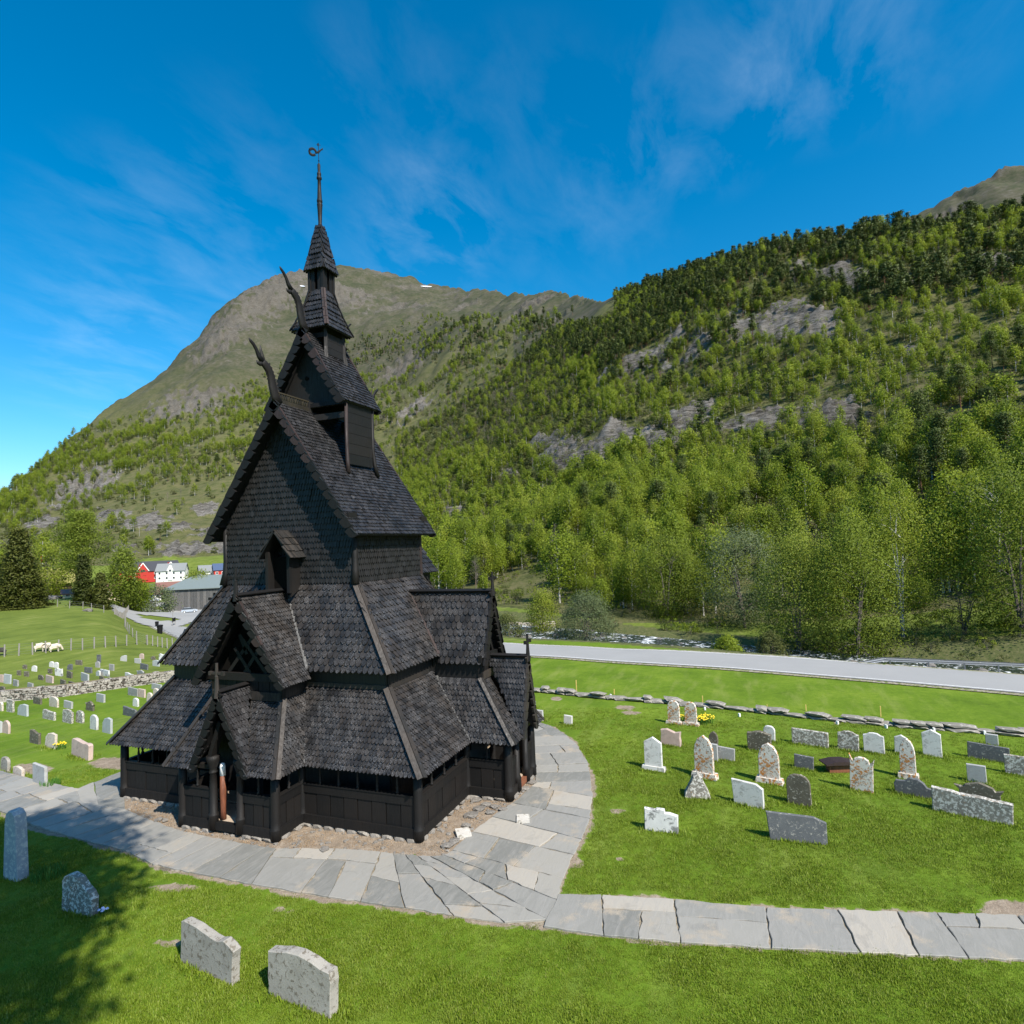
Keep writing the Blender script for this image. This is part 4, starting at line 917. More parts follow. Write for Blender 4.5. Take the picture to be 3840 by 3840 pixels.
# finial at portal apexes are built above
# ------------------------------------------------------------------ trees
def leafmat(name, cols, rough=.6, trans=.48, soft=.58):
    m = NT(name, rough, .25); v = m.attr('var'); r = m.rnd()
    f = m.math('ADD', m.math('MULTIPLY', v, .45), m.math('MULTIPLY', r, .55)); c = m.ramp(f, [(i / (len(cols) - 1), q) for i, q in enumerate(cols)])
    m.col(c)
    vt = m.n('ShaderNodeVectorTransform', vector_type='NORMAL', convert_from='OBJECT', convert_to='WORLD'); m.l(m.attr('nrm', 'Vector'), vt.inputs[0]); gn = m.n('ShaderNodeNewGeometry')
    vm = m.n('ShaderNodeMix', data_type='VECTOR'); vm.inputs['Factor'].default_value = soft; m.l(gn.outputs['Normal'], vm.inputs['A']); m.l(vt.outputs[0], vm.inputs['B']); nv_ = m.n('ShaderNodeVectorMath', operation='NORMALIZE'); m.l(vm.outputs['Result'] if False else vm.outputs[1], nv_.inputs[0])
    if soft: m.l(nv_.outputs[0], m.b.inputs['Normal'])
    t = m.n('ShaderNodeBsdfTranslucent'); m.l(c, t.inputs['Color']); mx = m.n('ShaderNodeMixShader'); mx.inputs[0].default_value = trans
    m.l(m.b.outputs[0], mx.inputs[1]); m.l(t.outputs[0], mx.inputs[2]); m.l(mx.outputs[0], m.t.nodes['Material Output'].inputs['Surface']); return m.m
BIRCHL = leafmat('birch_leaves', [(.10, .135, .012), (.18, .245, .016), (.245, .305, .024), (.30, .31, .05)])
SCRUBL = leafmat('scrub_leaves', [(.07, .09, .024), (.115, .14, .034), (.155, .17, .05), (.17, .15, .08)])
PINEL = leafmat('pine_needles', [(.036, .060, .012), (.064, .094, .016), (.092, .122, .022), (.12, .135, .035)], .6, .12)
WILLOWL = leafmat('pale_willow_leaves', [(.11, .15, .06), (.17, .21, .09), (.21, .25, .12)])
SPRUCEL = leafmat('spruce_needles', [(.030, .050, .006), (.065, .080, .010), (.105, .110, .016)], .6, .12, .6)
OLIVEL = leafmat('olive_leaves', [(.14, .185, .020), (.20, .26, .028), (.27, .31, .05)])
BARK = flat('grey_bark', (.13, .11, .095), .9, .1); PBARK = flat('pine_bark', (.16, .085, .05), .9, .1); WB = flat('white_birch_bark', (.42, .40, .37), .8, .2); TWIG = flat('bare_twigs', (.17, .145, .125), .9, .1)
def quads(centers, size, rg, var, up=0.0, flatn=None):
    """leaf-sized faces at random angles"""
    n = len(centers); a = rg.normal(size=(n, 3)); a /= np.linalg.norm(a, axis=1)[:, None]; b = rg.normal(size=(n, 3))
    if flatn is not None: a[:, 2] *= flatn; b[:, 2] *= flatn
    b -= a * (a * b).sum(1)[:, None] / (a * a).sum(1)[:, None]; b /= np.linalg.norm(b, axis=1)[:, None]; a /= np.linalg.norm(a, axis=1)[:, None]
    s = (size * rg.uniform(.6, 1.25, n))[:, None]
    P = np.stack([centers - a * s * .5, centers + b * s * .33, centers + a * s * .5, centers - b * s * .33], 1).reshape(-1, 3)
    return P, np.arange(4 * n).reshape(-1, 4), var
def np_mesh(name, P, F, var, mat):
    me = bpy.data.meshes.new(name); me.vertices.add(len(P)); me.vertices.foreach_set('co', P.ravel().astype(np.float32)); me.loops.add(F.size)
    me.loops.foreach_set('vertex_index', F.ravel().astype(np.int32)); me.polygons.add(len(F)); me.polygons.foreach_set('loop_start', np.arange(0, F.size, 4, dtype=np.int32)); me.polygons.foreach_set('loop_total', np.full(len(F), 4, np.int32))
    me.update(); a = me.attributes.new('var', 'FLOAT', 'FACE'); a.data.foreach_set('value', np.asarray(var, np.float32)); me.materials.append(mat); return me
def crown_pts(kind, h, R, nc, per, rg, base=.25):
    """clump centres through the crown volume, then leaves round each"""
    C = []; 
    for i in range(nc):
        t = rg.uniform(0, 1); a = rg.uniform(0, 6.283)
        if kind == 'birch': rad_ = R * (math.sin(math.pi * min(1, .12 + t * .86)) ** .7) * (1 - .25 * t); z = h * (base + (1 - base) * t); q = rg.uniform(.35, 1) ** .6
        elif kind == 'spruce': t = t ** 1.5; rad_ = R * (1 - t) + .05; z = h * (.04 + .96 * t); q = rg.uniform(.45, 1); z -= q * rad_ * .18
        elif kind == 'pine': t = t ** .8; rad_ = R * (1 - t ** 2.2) * (.55 + .45 * math.sin(i * 2.3)) + .2; z = h * (.35 + .65 * t); q = rg.uniform(.3, 1)
        elif kind == 'bush': rad_ = R * math.sqrt(max(0, 1 - t * t)); z = h * t; q = rg.uniform(.3, 1) ** .5
        else: rad_ = R * math.sqrt(max(.02, 1 - (2 * t - 1) ** 2)); z = h * (base + (1 - base) * t); q = rg.uniform(.4, 1) ** .6
        C.append((rad_ * q * math.cos(a), rad_ * q * math.sin(a), z))
    C = np.array(C); cv = rg.uniform(0, 1, nc)
    sp = {'birch': (.07, .07, .095), 'spruce': (.040, .040, .022), 'pine': (.06, .06, .022), 'bush': (.13, .13, .10)}.get(kind, (.085, .085, .07))
    L = np.repeat(C, per, 0) + rg.normal(size=(nc * per, 3)) * np.array(sp) * (h if kind != 'bush' else R)
    L[:, 2] = np.maximum(L[:, 2], .03 * h)
    return C, L, np.clip(np.repeat(cv, per) * .75 + rg.uniform(0, .2, nc * per), 0, 1)
def tree_meshes(kind, h, R, nc, per, leaf, seed, lmat, bmat, trunks=1, limbs=10, base=.25):
    rg = np.random.default_rng(seed); C, L, v = crown_pts(kind, h, R, nc, per, rg, base)
    P, F, _ = quads(L, leaf, rg, v, flatn=.45 if kind in ('spruce', 'pine') else None); crown = np_mesh('crown', P, F, v, lmat)
    N_ = (L - np.repeat(C, per, 0)) / (.09 * h) + .9 * (L - np.array((0, 0, h * .45))) / np.array((R, R, h * .5)); N_ /= np.linalg.norm(N_, axis=1)[:, None] + 1e-6
    at_ = crown.attributes.new('nrm', 'FLOAT_VECTOR', 'FACE'); at_.data.foreach_set('vector', N_.astype(np.float32).ravel())
    b = MB(); r0 = h * (.0125 if trunks < 2 else .0085) + .015
    for k in range(trunks):
        a = rg.uniform(0, 6.28); sp = 0 if trunks == 1 else R * .35; lean = rg.normal(size=2) * .03 * h
        top = np.array((lean[0] + sp * math.cos(a), lean[1] + sp * math.sin(a), h * (.93 if trunks == 1 else .7)))
        pts = [np.array((0, 0, -.4)), np.array((top[0] * .2, top[1] * .2, h * .2)), np.array((top[0] * .5 + rg.normal() * .02 * h, top[1] * .5, h * .5)), top]
        b.tube(pts, [r0 * 1.3, r0, r0 * .7, r0 * .15], 6)
        for q in range(limbs // trunks):
            c = C[rg.integers(len(C))]; zf = min(.9, max(.15, (c[2] / h - .12))); s = np.array((top[0] * zf, top[1] * zf, h * zf)); b.tube([s, (s + c) / 2 + (0, 0, .02 * h), c], [r0 * .42, r0 * .25, r0 * .08], 4)
    return crown, b.mesh('trunk', bmat, fix=False)
def bare_mesh(h, seed):
    rg = np.random.default_rng(seed); b = MB(); b.tube([(0, 0, -.3), (.1, 0, h * .4), (0, .1, h)], [.02 * h * .6, .014 * h * .6, .02], 5)
    for i in range(46):
        z = h * rg.uniform(.3, .95); a = rg.uniform(0, 6.28); l = h * .24 * (1.15 - z / h); e = np.array((math.cos(a) * l, math.sin(a) * l, z + l * 1.1)); b.tube([(0, 0, z), e * (1, 1, 1)], [.022, .008], 3)
        for k in range(3): b.tube([np.array((0, 0, z)) * .5 + e * .5, e + rg.normal(size=3) * .4], [.012, .006], 3)
    return b.mesh('branches', TWIG, fix=False)
HI = {'birch': [tree_meshes('birch', 12, 2.9, 80, 44, .40, s, BIRCHL, WB, 1, 16) for s in (1, 2, 3, 4)] + [tree_meshes('round', 10, 3.6, 90, 42, .40, 9, BIRCHL, BARK, 3, 14, .12)],
      'pine': [tree_meshes('pine', 14, 2.7, 80, 44, .38, s, PINEL, PBARK, 1, 14) for s in (5, 6)],
      'scrub': [tree_meshes('round', 5, 2.6, 40, 24, .24, s, SCRUBL, BARK, 4, 16, .08) for s in (7, 8)],
      'olive': [tree_meshes('birch', 12, 3.4, 95, 42, .38, s, OLIVEL, BARK, 1, 20, .10) for s in (17, 18)]}
BARE = [bare_mesh(9, s) for s in (1, 2, 3)]
LOW = {'birch': [tree_meshes('birch', 11, 2.9, 34, 20, .74, s, BIRCHL, WB, 1, 3) for s in (21, 22, 23)], 'pine': [tree_meshes('pine', 12, 2.5, 34, 18, .75, s, PINEL, PBARK, 1, 2) for s in (24, 25)],
       'scrub': [tree_meshes('round', 4, 2.6, 22, 16, .6, s, SCRUBL, BARK, 2, 4, .05) for s in (26, 27)]}
def joined(name, crown, trunk):
    """crown and trunk in one mesh with two materials, for the far wood"""
    bm = bmesh.new(); bm.from_mesh(crown); n = len(bm.faces); bm.from_mesh(trunk)
    for i, f in enumerate(bm.faces): f.material_index = 0 if i < n else 1
    me = bpy.data.meshes.new(name); bm.to_mesh(me); bm.free(); me.materials.append(crown.materials[0]); me.materials.append(trunk.materials[0]); o = bpy.data.objects.new(name, me); return o
def scatter(name, pts, rotz, scl, sources, idx, label, mat=None, tilt=None):
    """one object whose points carry copies of the source meshes (geometry nodes)"""
    me = bpy.data.meshes.new(name); me.vertices.add(len(pts)); me.vertices.foreach_set('co', np.asarray(pts, np.float32).ravel())
    for nm, arr, ty in (('rz', rotz, 'FLOAT'), ('sc', scl, 'FLOAT'), ('ix', idx, 'INT')):
        a = me.attributes.new(nm, ty, 'POINT'); a.data.foreach_set('value', np.asarray(arr, np.float32 if ty == 'FLOAT' else np.int32))
    o = bpy.data.objects.new(name, me); COL.objects.link(o); tag(o, label, None, None, 'stuff')
    col = bpy.data.collections.new(name + '_kinds')
    for s_ in sources: col.objects.link(s_)
    ng = bpy.data.node_groups.new(name, 'GeometryNodeTree'); ng.interface.new_socket('Geometry', in_out='INPUT', socket_type='NodeSocketGeometry'); ng.interface.new_socket('Geometry', in_out='OUTPUT', socket_type='NodeSocketGeometry')
    N = ng.nodes.new; gi, go = N('NodeGroupInput'), N('NodeGroupOutput'); iop = N('GeometryNodeInstanceOnPoints'); ci = N('GeometryNodeCollectionInfo'); ci.inputs['Collection'].default_value = col
    ci.inputs['Separate Children'].default_value = True; ci.inputs['Reset Children'].default_value = True; mp_ = N('GeometryNodeMeshToPoints')
    def at(n, t):
        x = N('GeometryNodeInputNamedAttribute'); x.data_type = t; x.inputs['Name'].default_value = n; return x.outputs['Attribute']
    cx = N('ShaderNodeCombineXYZ'); ng.links.new(at('rz', 'FLOAT'), cx.inputs['Z'])
    ng.links.new(gi.outputs[0], mp_.inputs[0]); ng.links.new(mp_.outputs[0], iop.inputs['Points']); ng.links.new(ci.outputs[0], iop.inputs['Instance']); iop.inputs['Pick Instance'].default_value = True
    ng.links.new(at('ix', 'INT'), iop.inputs['Instance Index']); ng.links.new(cx.outputs[0], iop.inputs['Rotation']); ng.links.new(at('sc', 'FLOAT'), iop.inputs['Scale']); ng.links.new(iop.outputs[0], go.inputs[0])
    md = o.modifiers.new('scatter', 'NODES'); md.node_group = ng; return o
LOWO = []; LIDX = {}
for kind in ('birch', 'pine', 'scrub'):
    LIDX[kind] = []
    for k, (c, t) in enumerate(LOW[kind]): LIDX[kind].append(len(LOWO)); LOWO.append(joined('a%02d_%s' % (len(LOWO), kind), c, t))
LIDX['bare'] = []
for k, b_ in enumerate(BARE[:2]): LIDX['bare'].append(len(LOWO)); LOWO.append(bpy.data.objects.new('a%02d_bare' % len(LOWO), b_))
# ---- where the woods grow
rg = np.random.default_rng(42)
RKf = np.asarray(rock)
def field(arr, az, r):
    i = np.clip(np.searchsorted(rings, r) - 1, 0, NR - 2); nvis = int((74 + 36) / .17); j = np.clip(((np.degrees(az) + 36) / .17).astype(int), 0, nvis - 1); return arr[i, j], arr[i + 1, j], i, j
def candidates(n, r0, r1, azd0, azd1):
    r = np.sqrt(rg.uniform(r0 * r0, r1 * r1, n)); az = np.radians(rg.uniform(azd0, azd1, n)); z0, z1, i, j = field(Z, az, r); t = (r - rings[i]) / (rings[i + 1] - rings[i]); z = z0 * (1 - t) + z1 * t
    rk = field(RKf, az, r)[0]; x = CX + r * np.cos(az); y = CY + r * np.sin(az); px, py = px_of(np.stack([x, y, z], -1)); return x, y, z, r, az, rk, px / 1.9876, py / 1.9876
far = []    # x,y,z,kind,scale
nearT = []
def nz_(x, y, s, seed): return vfbm(x, y, 1 / s, 3, seed)
# right-hand hill
x, y, z, r, az, rk, px, py = candidates(34000, 72, 800, -34, 31)
dR = seg_dist(x, y, RIVER)
wxr = np.interp(az, [az_col(2290), az_col(1700), az_col(1500)], [90, 118, 170])
n_a = nz_(x, y, 30, 61); n_b = nz_(x, y, 12, 62); n_c = nz_(x, y, 70, 63)
u = rg.uniform(0, 1, len(x))
SCR = np.clip(1.2 - np.hypot((px - 900) / 260, (py - 810) / 150), 0, 1) + np.clip(1.1 - np.hypot((px - 1450) / 150, (py - 560) / 50), 0, 1) * .5
sky_r = np.interp(px, [1150, 1300, 1500, 1700, 1932], [560, 505, 445, 405, 375])
CLR = np.clip(1.2 - np.hypot((px - 990) / 70, (py - 1120) / 45), 0, 1) + np.clip(1.2 - np.hypot((px - 1850) / 90, (py - 1180) / 35), 0, 1)
for i in range(len(x)):
    if r[i] < wxr[i] or dR[i] < 11.5 or rk[i] > .5 or CLR[i] > .25: continue
    if px[i] > 1130 and r[i] > np.interp(px[i], [1152, 1258, 1358, 1510, 1710, 1932], [800, 660, 580, 515, 475, 460]): continue
    if 980 < px[i] < 1160 and py[i] < 612: continue
    dens = .85 if py[i] > 860 else .62
    dens *= 1 - .75 * min(1, SCR[i]); dens += .25 * n_a[i]
    if px[i] < 1150 and py[i] < 900: dens += .15
    if 560 < py[i] < 870 and 1130 < px[i] < 1820: dens *= .72
    top = py[i] - sky_r[i]
    if px[i] > 1130 and top < 60: kind = 'pine' if u[i] < .74 * min(1, (px[i] - 1080) / 160) else 'birch'; dens = 1.0
    elif px[i] > 1130 and top < 170: kind = 'pine' if rg.uniform() < .50 + n_c[i] * .9 else 'birch'; dens = .85
    elif px[i] < 1150 and 575 < py[i] < 680: kind = 'pine' if rg.uniform() < .35 + n_c[i] * 1.3 else ('bare' if rg.uniform() < .3 else 'birch')
    elif py[i] > 860: kind = 'birch' if rg.uniform() < .93 + n_c[i] * .1 else 'pine'
    else: kind = 'birch' if rg.uniform() < .66 + n_c[i] * .7 else ('pine' if rg.uniform() < .4 else 'scrub')
    if kind == 'birch' and rg.uniform() < .055 + .12 * (px[i] < 1100): kind = 'bare'
    if SCR[i] > .3 and rg.uniform() < .6: kind = 'scrub'; dens = max(dens, .55)
    if rg.uniform() > dens * (1.0 if r[i] > 150 else .55): continue
    s = rg.uniform(.45, 1.12) * (.80 if kind != 'scrub' else 1) * (1 + n_b[i] * .5)
    if r[i] < 200: s *= .95
    if py[i] < 860 and kind == 'birch': s *= .82
    (nearT if r[i] < 235 else far).append((x[i], y[i], z[i], kind, s, r[i]))
# left slopes and the mountain
x, y, z, r, az, rk, px, py = candidates(42000, 300, 2400, 14, 68)
n_a = nz_(x, y, 80, 71); n_c = nz_(x, y, 140, 73)
for i in range(len(x)):
    if rk[i] > .3 or r[i] < np.interp(px[i], [0, 300, 900, 1150], [270, 390, 360, 150]): continue
    if px[i] > 1150 and r[i] < 800: continue
    if px[i] > 1100: continue
    tl = np.interp(px[i], [0, 150, 330, 500, 640, 800, 1000, 1160], [930, 850, 800, 740, 685, 640, 632, 625])   # tree line
    dens = .62 + n_a[i] * 1.1
    if py[i] < tl: dens *= max(0, 1 - (tl - py[i]) / 45)
    dens *= 1 - .85 * max(0, 1.1 - math.hypot((px[i] - 320) / 120, (py[i] - 1000) / 50)) if abs(px[i] - 320) < 130 and py[i] > 940 else 1
    if rg.uniform() > dens * (.8 if r[i] < 700 else .8): continue
    k_ = rg.uniform()
    kind = 'birch' if k_ < .42 else ('scrub' if k_ < .80 else ('bare' if k_ < .89 else 'pine' if n_c[i] > .12 else 'scrub'))
    if px[i] > 650 and py[i] < 700 and n_c[i] > -.05 and rg.uniform() < .6: kind = 'pine'
    if 690 < px[i] < 1000 and 620 < py[i] < 830 and rg.uniform() < .36: kind = 'bare'
    s = rg.uniform(.6, 1.15) * (1.0 if r[i] < 900 else 1.35)
    far.append((x[i], y[i], z[i], kind, s, r[i]))
# the 300 nearest birches and pines stand as trees of their own, the rest are the wood behind
nearT.sort(key=lambda t: t[5] / (t[4] + .3))
cnt = {}; vis = {'birch': 290, 'pine': 90, 'scrub': 90, 'bare': 24}
GL = {'birch': ('birch_tree', 'light green leafy birch tree in the wood across the river', 'birch trees in the wood across the river'), 'pine': ('pine_tree', 'dark green pine tree in the wood across the river', 'pine trees in the wood across the river'),
      'scrub': ('shrub', 'low olive green shrub on the slope across the river', 'shrubs on the slope across the river'), 'bare': ('bare_tree', 'leafless grey tree on the slope across the river', 'bare trees on the slope across the river')}
TREECAT = {'birch': 'tree', 'pine': 'tree', 'scrub': 'shrub', 'bare': 'tree'}
def plant(kind, meshes, x, y, z, s, rz, name, label, group=None, cat='tree', sz=1.0):
    e = empty(name, (x, y, z), rz); e.scale = (s, s, s * sz); tag(e, label, cat, group)
    crown, trunk = meshes
    if crown: c = bpy.data.objects.new('crown', crown); COL.objects.link(c); c.parent = e
    if trunk: t = bpy.data.objects.new('trunk', trunk); COL.objects.link(t); t.parent = e
    return e
for (x, y, z, kind, s, r) in nearT:
    px, py = px_of(np.array((x, y, z + 5)))
    if cnt.get(kind, 0) < vis[kind] and -60 < px < 3900 and not (px < 1500 and px > 750):
        cnt[kind] = cnt.get(kind, 0) + 1; n_, l_, g_ = GL[kind]; rz = random.random() * 6.28
        if kind == 'bare': ms = (random.choice(BARE), None)
        else: ms = random.choice(HI[kind])
        if kind == 'birch':
            where = 'on the river bank' if r < 105 else 'at the foot of the slope' if r < 140 else 'part way up the slope'; where += ', at the right' if px > 3000 else ', mid picture' if px > 2400 else ', near the church'
            l_ = ('tall ' if s > .78 else 'small ') + ('round bushy ' if ms is HI['birch'][4] else 'slender ') + 'light green birch ' + where
        elif kind == 'pine': l_ = ('tall ' if s > .7 else 'small ') + 'dark green pine ' + ('low on the wooded slope' if r < 150 else 'among birches part way up the slope') + (' at the right' if px > 3000 else ' in the middle' if px > 2400 else ' near the church roof')
        e = plant(kind, ms, x, y, z - .1, s, rz, n_, l_, g_, TREECAT[kind], random.uniform(.9, 1.2))
        if kind == 'bare': e.children[0].name = 'branches'
    else: far.append((x, y, z, kind, s, r))
far_ix = [random.choice(LIDX[k[3]]) for k in far]
scatter('wood', [(k[0], k[1], k[2] - .2) for k in far], rg.uniform(0, 6.28, len(far)), [k[4] for k in far], LOWO, far_ix, 'dense spring green wood of birches and pines covering the slopes')
# undergrowth on the near slopes
x, y, z, r, az, rk, px, py = candidates(30000, 60, 640, -34, 24); dR = seg_dist(x, y, RIVER); ug = []
RPp = seg_dist(x, y, np.array(ROADL))
nU = nz_(x, y, 8, 91)
for i in range(len(x)):
    if dR[i] < 8.5 or RPp[i] < 6.0 or (rk[i] > .5 and rg.uniform() < .7) or CLR[min(i, len(CLR) - 1)] > 9: continue
    if r[i] < 60: continue
    if az[i] > az_col(2290) and r[i] < np.interp(az[i], [az_col(2290), az_col(1700)], [88, 112]): continue
    onnear = (x[i] * 0 + RPp[i] < 11)
    if onnear and rg.uniform() < .75: continue
    if nU[i] < -.12 and r[i] < 180: continue
    ug.append((x[i], y[i], z[i], rg.uniform(.18, .5) * (1 if r[i] < 150 else 1.25 if r[i] < 300 else 1.5)))
scatter('undergrowth', [k[:3] for k in ug], rg.uniform(0, 6.28, len(ug)), [k[3] for k in ug], [joined('b0', *tree_meshes('round', 3.4, 2.6, 22, 16, .34, 77, SCRUBL, BARK, 3, 8, .02)), joined('b1', *tree_meshes('round', 3.4, 2.4, 22, 16, .34, 78, BIRCHL, BARK, 3, 8, .02))], rg.integers(0, 2, len(ug)), 'low scrub and bushes covering the ground under the trees')
# single trees that stand out along the river and by the buildings
def at_ground(x, y, r):     # a point on the ground towards a picture column, r metres away
    v = ray(x * 1.9876, y * 1.9876); a = math.atan2(v.y, v.x); X, Yv = CX + r * math.cos(a), CY + r * math.sin(a); return X, Yv, gz(X, Yv)
def special(x, r, wpx, hpx, kind, name, label, lmat, bmat, seed, nc=90, per=36, leaf=.2, base=.1, trunks=1, cat='tree', zoff=0, limbs=16):
    X, Yv, Zv = at_ground(x, 1150, r); sc = FPX / 1.9876 / r; R = wpx / 2 / sc; h = hpx / sc
    c, t = tree_meshes(kind, h, R, int(nc * 2.6), int(per * 1.5) if per > 10 else per, leaf * (.85 if r < 100 else 1.15), seed, lmat, bmat, trunks, limbs, base); return plant(kind, (c, t), X, Yv, Zv - .1 + zoff, 1, 0, name, label, None, cat)
special(1105, 80, 118, 95, 'bush', 'willow_bush', 'pale round willow bush beside the river, left of the rapids', WILLOWL, BARK, 31, 120, 36, .20, .05, 5, 'bush', 0, 50)
special(1022, 86, 50, 88, 'round', 'small_tree', 'small bright green tree between the dark gable and the pale willow bush', BIRCHL, BARK, 32, 70, 36, .2, .04)
special(1258, 92, 115, 150, 'round', 'alder_tree', 'olive green spreading tree just behind the white rapids', OLIVEL, BARK, 33, 110, 36, .24, .04, 2)
special(1368, 66, 62, 58, 'bush', 'green_bush', 'bright dark-green bush at the right end of the rapids', BIRCHL, BARK, 34, 80, 36, .17, .05, 3, 'bush')
special(1405, 84, 135, 165, 'round', 'willow_tree', 'pale grey-green willow tree in the middle of the riverside trees', WILLOWL, BARK, 35, 120, 32, .24, .06, 4)
special(1505, 72, 150, 200, 'birch', 'alder_tree', 'tall olive green tree right of the pale willow tree', OLIVEL, BARK, 36, 150, 34, .22, .03, 3)
special(1610, 70, 145, 225, 'birch', 'alder_tree', 'tallest olive green tree by the left end of the guard rail', OLIVEL, BARK, 37, 160, 34, .22, .03, 2)
special(1700, 76, 120, 215, 'birch', 'birch_tree', 'bright birch with leaning pale stems above the guard rail', BIRCHL, WB, 38, 90, 34, .22, .2, 3)
special(1815, 75, 130, 100, 'round', 'sparse_tree', 'thin sparse young trees with bare stems above the guard rail', OLIVEL, BARK, 39, 60, 14, .18, .2, 6, 'tree', 0, 40)
special(1925, 74, 150, 230, 'birch', 'alder_tree', 'dense dark green tree at the right edge of the picture', OLIVEL, BARK, 40, 150, 34, .24, .05, 2)
special(1450, 68, 60, 60, 'bush', 'riverside_bush', 'low brown-green bush at the foot of the riverside trees', SCRUBL, BARK, 41, 60, 26, .16, .05, 4, 'bush', 0, 30)
special(880, 84, 100, 55, 'bush', 'brown_bush', 'brownish bush above the nave eave at the foot of the slope', SCRUBL, BARK, 42, 60, 26, .2, .05, 4, 'bush', 0, 30)
special(955, 80, 70, 62, 'bush', 'brown_bush', 'brownish bush left of the small bright green tree', SCRUBL, BARK, 43, 60, 26, .2, .05, 4, 'bush', 0, 30)
special(1890, 95, 75, 150, 'birch', 'bare_tree', 'tall leafless pale tree high at the right edge', SCRUBL, WB, 44, 40, 3, .12, .15, 3, 'tree', 0, 60)
# left: round the farm and the car park
special(34, 120, 80, 115, 'spruce', 'spruce_tree', 'large broad spruce at the left edge beside the turf-roofed barn', SPRUCEL, PBARK, 51, 260, 40, .28)
special(158, 128, 34, 80, 'spruce', 'spruce_tree', 'narrow dark spruce right of the turf-roofed barn', SPRUCEL, PBARK, 52, 110, 36, .26)
special(190, 126, 30, 58, 'spruce', 'spruce_tree', 'smaller spruce right of the narrow dark spruce', SPRUCEL, PBARK, 53, 90, 36, .26)
special(150, 150, 112, 138, 'pine', 'pine_tree', 'big spreading pine towering behind the turf-roofed barn', OLIVEL, PBARK, 54, 90, 60, .26)
special(232, 165, 48, 88, 'birch', 'tree', 'brownish green tree left of the red house', OLIVEL, BARK, 55, 80, 30, .34, .08)
special(255, 170, 42, 50, 'round', 'tree', 'bright green small tree below the red house', BIRCHL, BARK, 56, 60, 30, .32, .05)
special(292, 200, 60, 52, 'round', 'tree', 'pale grey-green tree in front of the white house', WILLOWL, BARK, 57, 60, 24, .36, .08)
special(373, 230, 48, 52, 'round', 'tree', 'thin olive tree right of the white house', OLIVEL, BARK, 58, 50, 22, .4, .08)
special(8, 135, 60, 80, 'round', 'tree', 'bright green leafy tree behind the large spruce at the left edge', BIRCHL, BARK, 59, 80, 30, .3, .05)
special(90, 190, 60, 80, 'round', 'tree', 'bright green tree behind the flagpole', BIRCHL, BARK, 60, 80, 30, .34, .05)
# tall pine behind the viewpoint whose shadow falls on the lawn
Cc, Lc, vc = crown_pts('round', 24, 3.4, 260, 1, np.random.default_rng(91), .66)
Lc = np.repeat(Cc, 50, 0) + np.random.default_rng(92).normal(size=(260 * 50, 3)) * .42
Pq, Fq, vq = quads(Lc, .32, np.random.default_rng(93), np.full(len(Lc), .5)); c_ = np_mesh('crown', Pq, Fq, vq, PINEL); bq = MB(); bq.tube([(0, 0, -.4), (.1, 0, 12), (0, .1, 23)], [.32, .24, .05], 8)
for q in range(30): bq.tube([(0, 0, 15 + q * .25), Cc[q * 4]], [.07, .03], 4)
t_ = bq.mesh('trunk', PBARK, fix=False); plant('pine', (c_, t_), -15.2, -11.6, -.1, 1, 2.0, 'pine_tree', 'tall pine left of the viewpoint shading the edge of the path', None, 'tree'); plant('pine', (c_, t_), -20.3, -16.4, -.1, 1, 0, 'pine_tree', 'tall pine beside the viewpoint shading the lower left of the lawn', None, 'tree')
# ---- grass tufts on the close lawn
def tuft(seed, n=16, h=.055, sp=.075):
    rg2 = np.random.default_rng(seed); P = []; F = []; v = []
    for k in range(n):
        a = rg2.uniform(0, 6.28); c = np.array((rg2.normal() * sp, rg2.normal() * sp, 0)); d = np.array((math.cos(a), math.sin(a), 0)); w = .006; hh = h * rg2.uniform(.6, 1.3); ln = rg2.uniform(.1, .6) * hh; s = np.array((-d[1], d[0], 0))
        o = len(P); P += [c - s * w, c + s * w, c + s * w * .7 + d * ln * .4 + (0, 0, hh * .6), c - s * w * .7 + d * ln * .4 + (0, 0, hh * .6), c + d * ln + (0, 0, hh), c + d * ln + (0, 0, hh)]; F += [(o, o + 1, o + 2, o + 3), (o + 3, o + 2, o + 4, o + 5)]; q = rg2.uniform(); v += [q, q]
    return bpy.data.objects.new('tuft%d' % seed, np_mesh('tuft', np.array(P), np.array(F), v, GRASSM))
GRASSM = leafmat('grass_blades', [(.085, .135, .010), (.15, .22, .014), (.215, .28, .028), (.29, .32, .09)], .5, .30, 0)
NG = 290000
rr = np.sqrt(rg.uniform(9 ** 2, 34 ** 2, NG)); aa = np.radians(rg.uniform(-42, 74, NG)); keep = rg.uniform(0, 1, NG) < np.clip((16 / rr) ** 1.2 - .25 * sstep(24, 34, rr), .0, 1)
rr, aa = rr[keep], aa[keep]; gx, gy = CX + rr * np.cos(aa), CY + rr * np.sin(aa)
ld = lawn_dirt(gx, gy); inch = in_poly(gx, gy, YARD) | in_poly(gx, gy, POLY1) | in_poly(gx, gy, POLY2) | ((gx > -2) & (gx < 12) & (np.abs(gy) < 8.4))
dd_, _, gi_, gj_ = field(D, aa, rr)
ok = (ld < .35) & ~inch & (dd_ < .4)
gx, gy, rr, aa = gx[ok], gy[ok], rr[ok], aa[ok]
zz0, zz1, gi_, gj_ = field(Z, aa, rr)
pn = vfbm(gx, gy, .8, 3, 95)
scatter('grass', np.stack([gx, gy, zz0 - .004], -1), rg.uniform(0, 6.28, len(gx)), (.75 + .55 * pn) * rg.uniform(.7, 1.3, len(gx)), [tuft(s) for s in range(5)], rg.integers(0, 5, len(gx)), 'short mown green grass of the churchyard lawn')
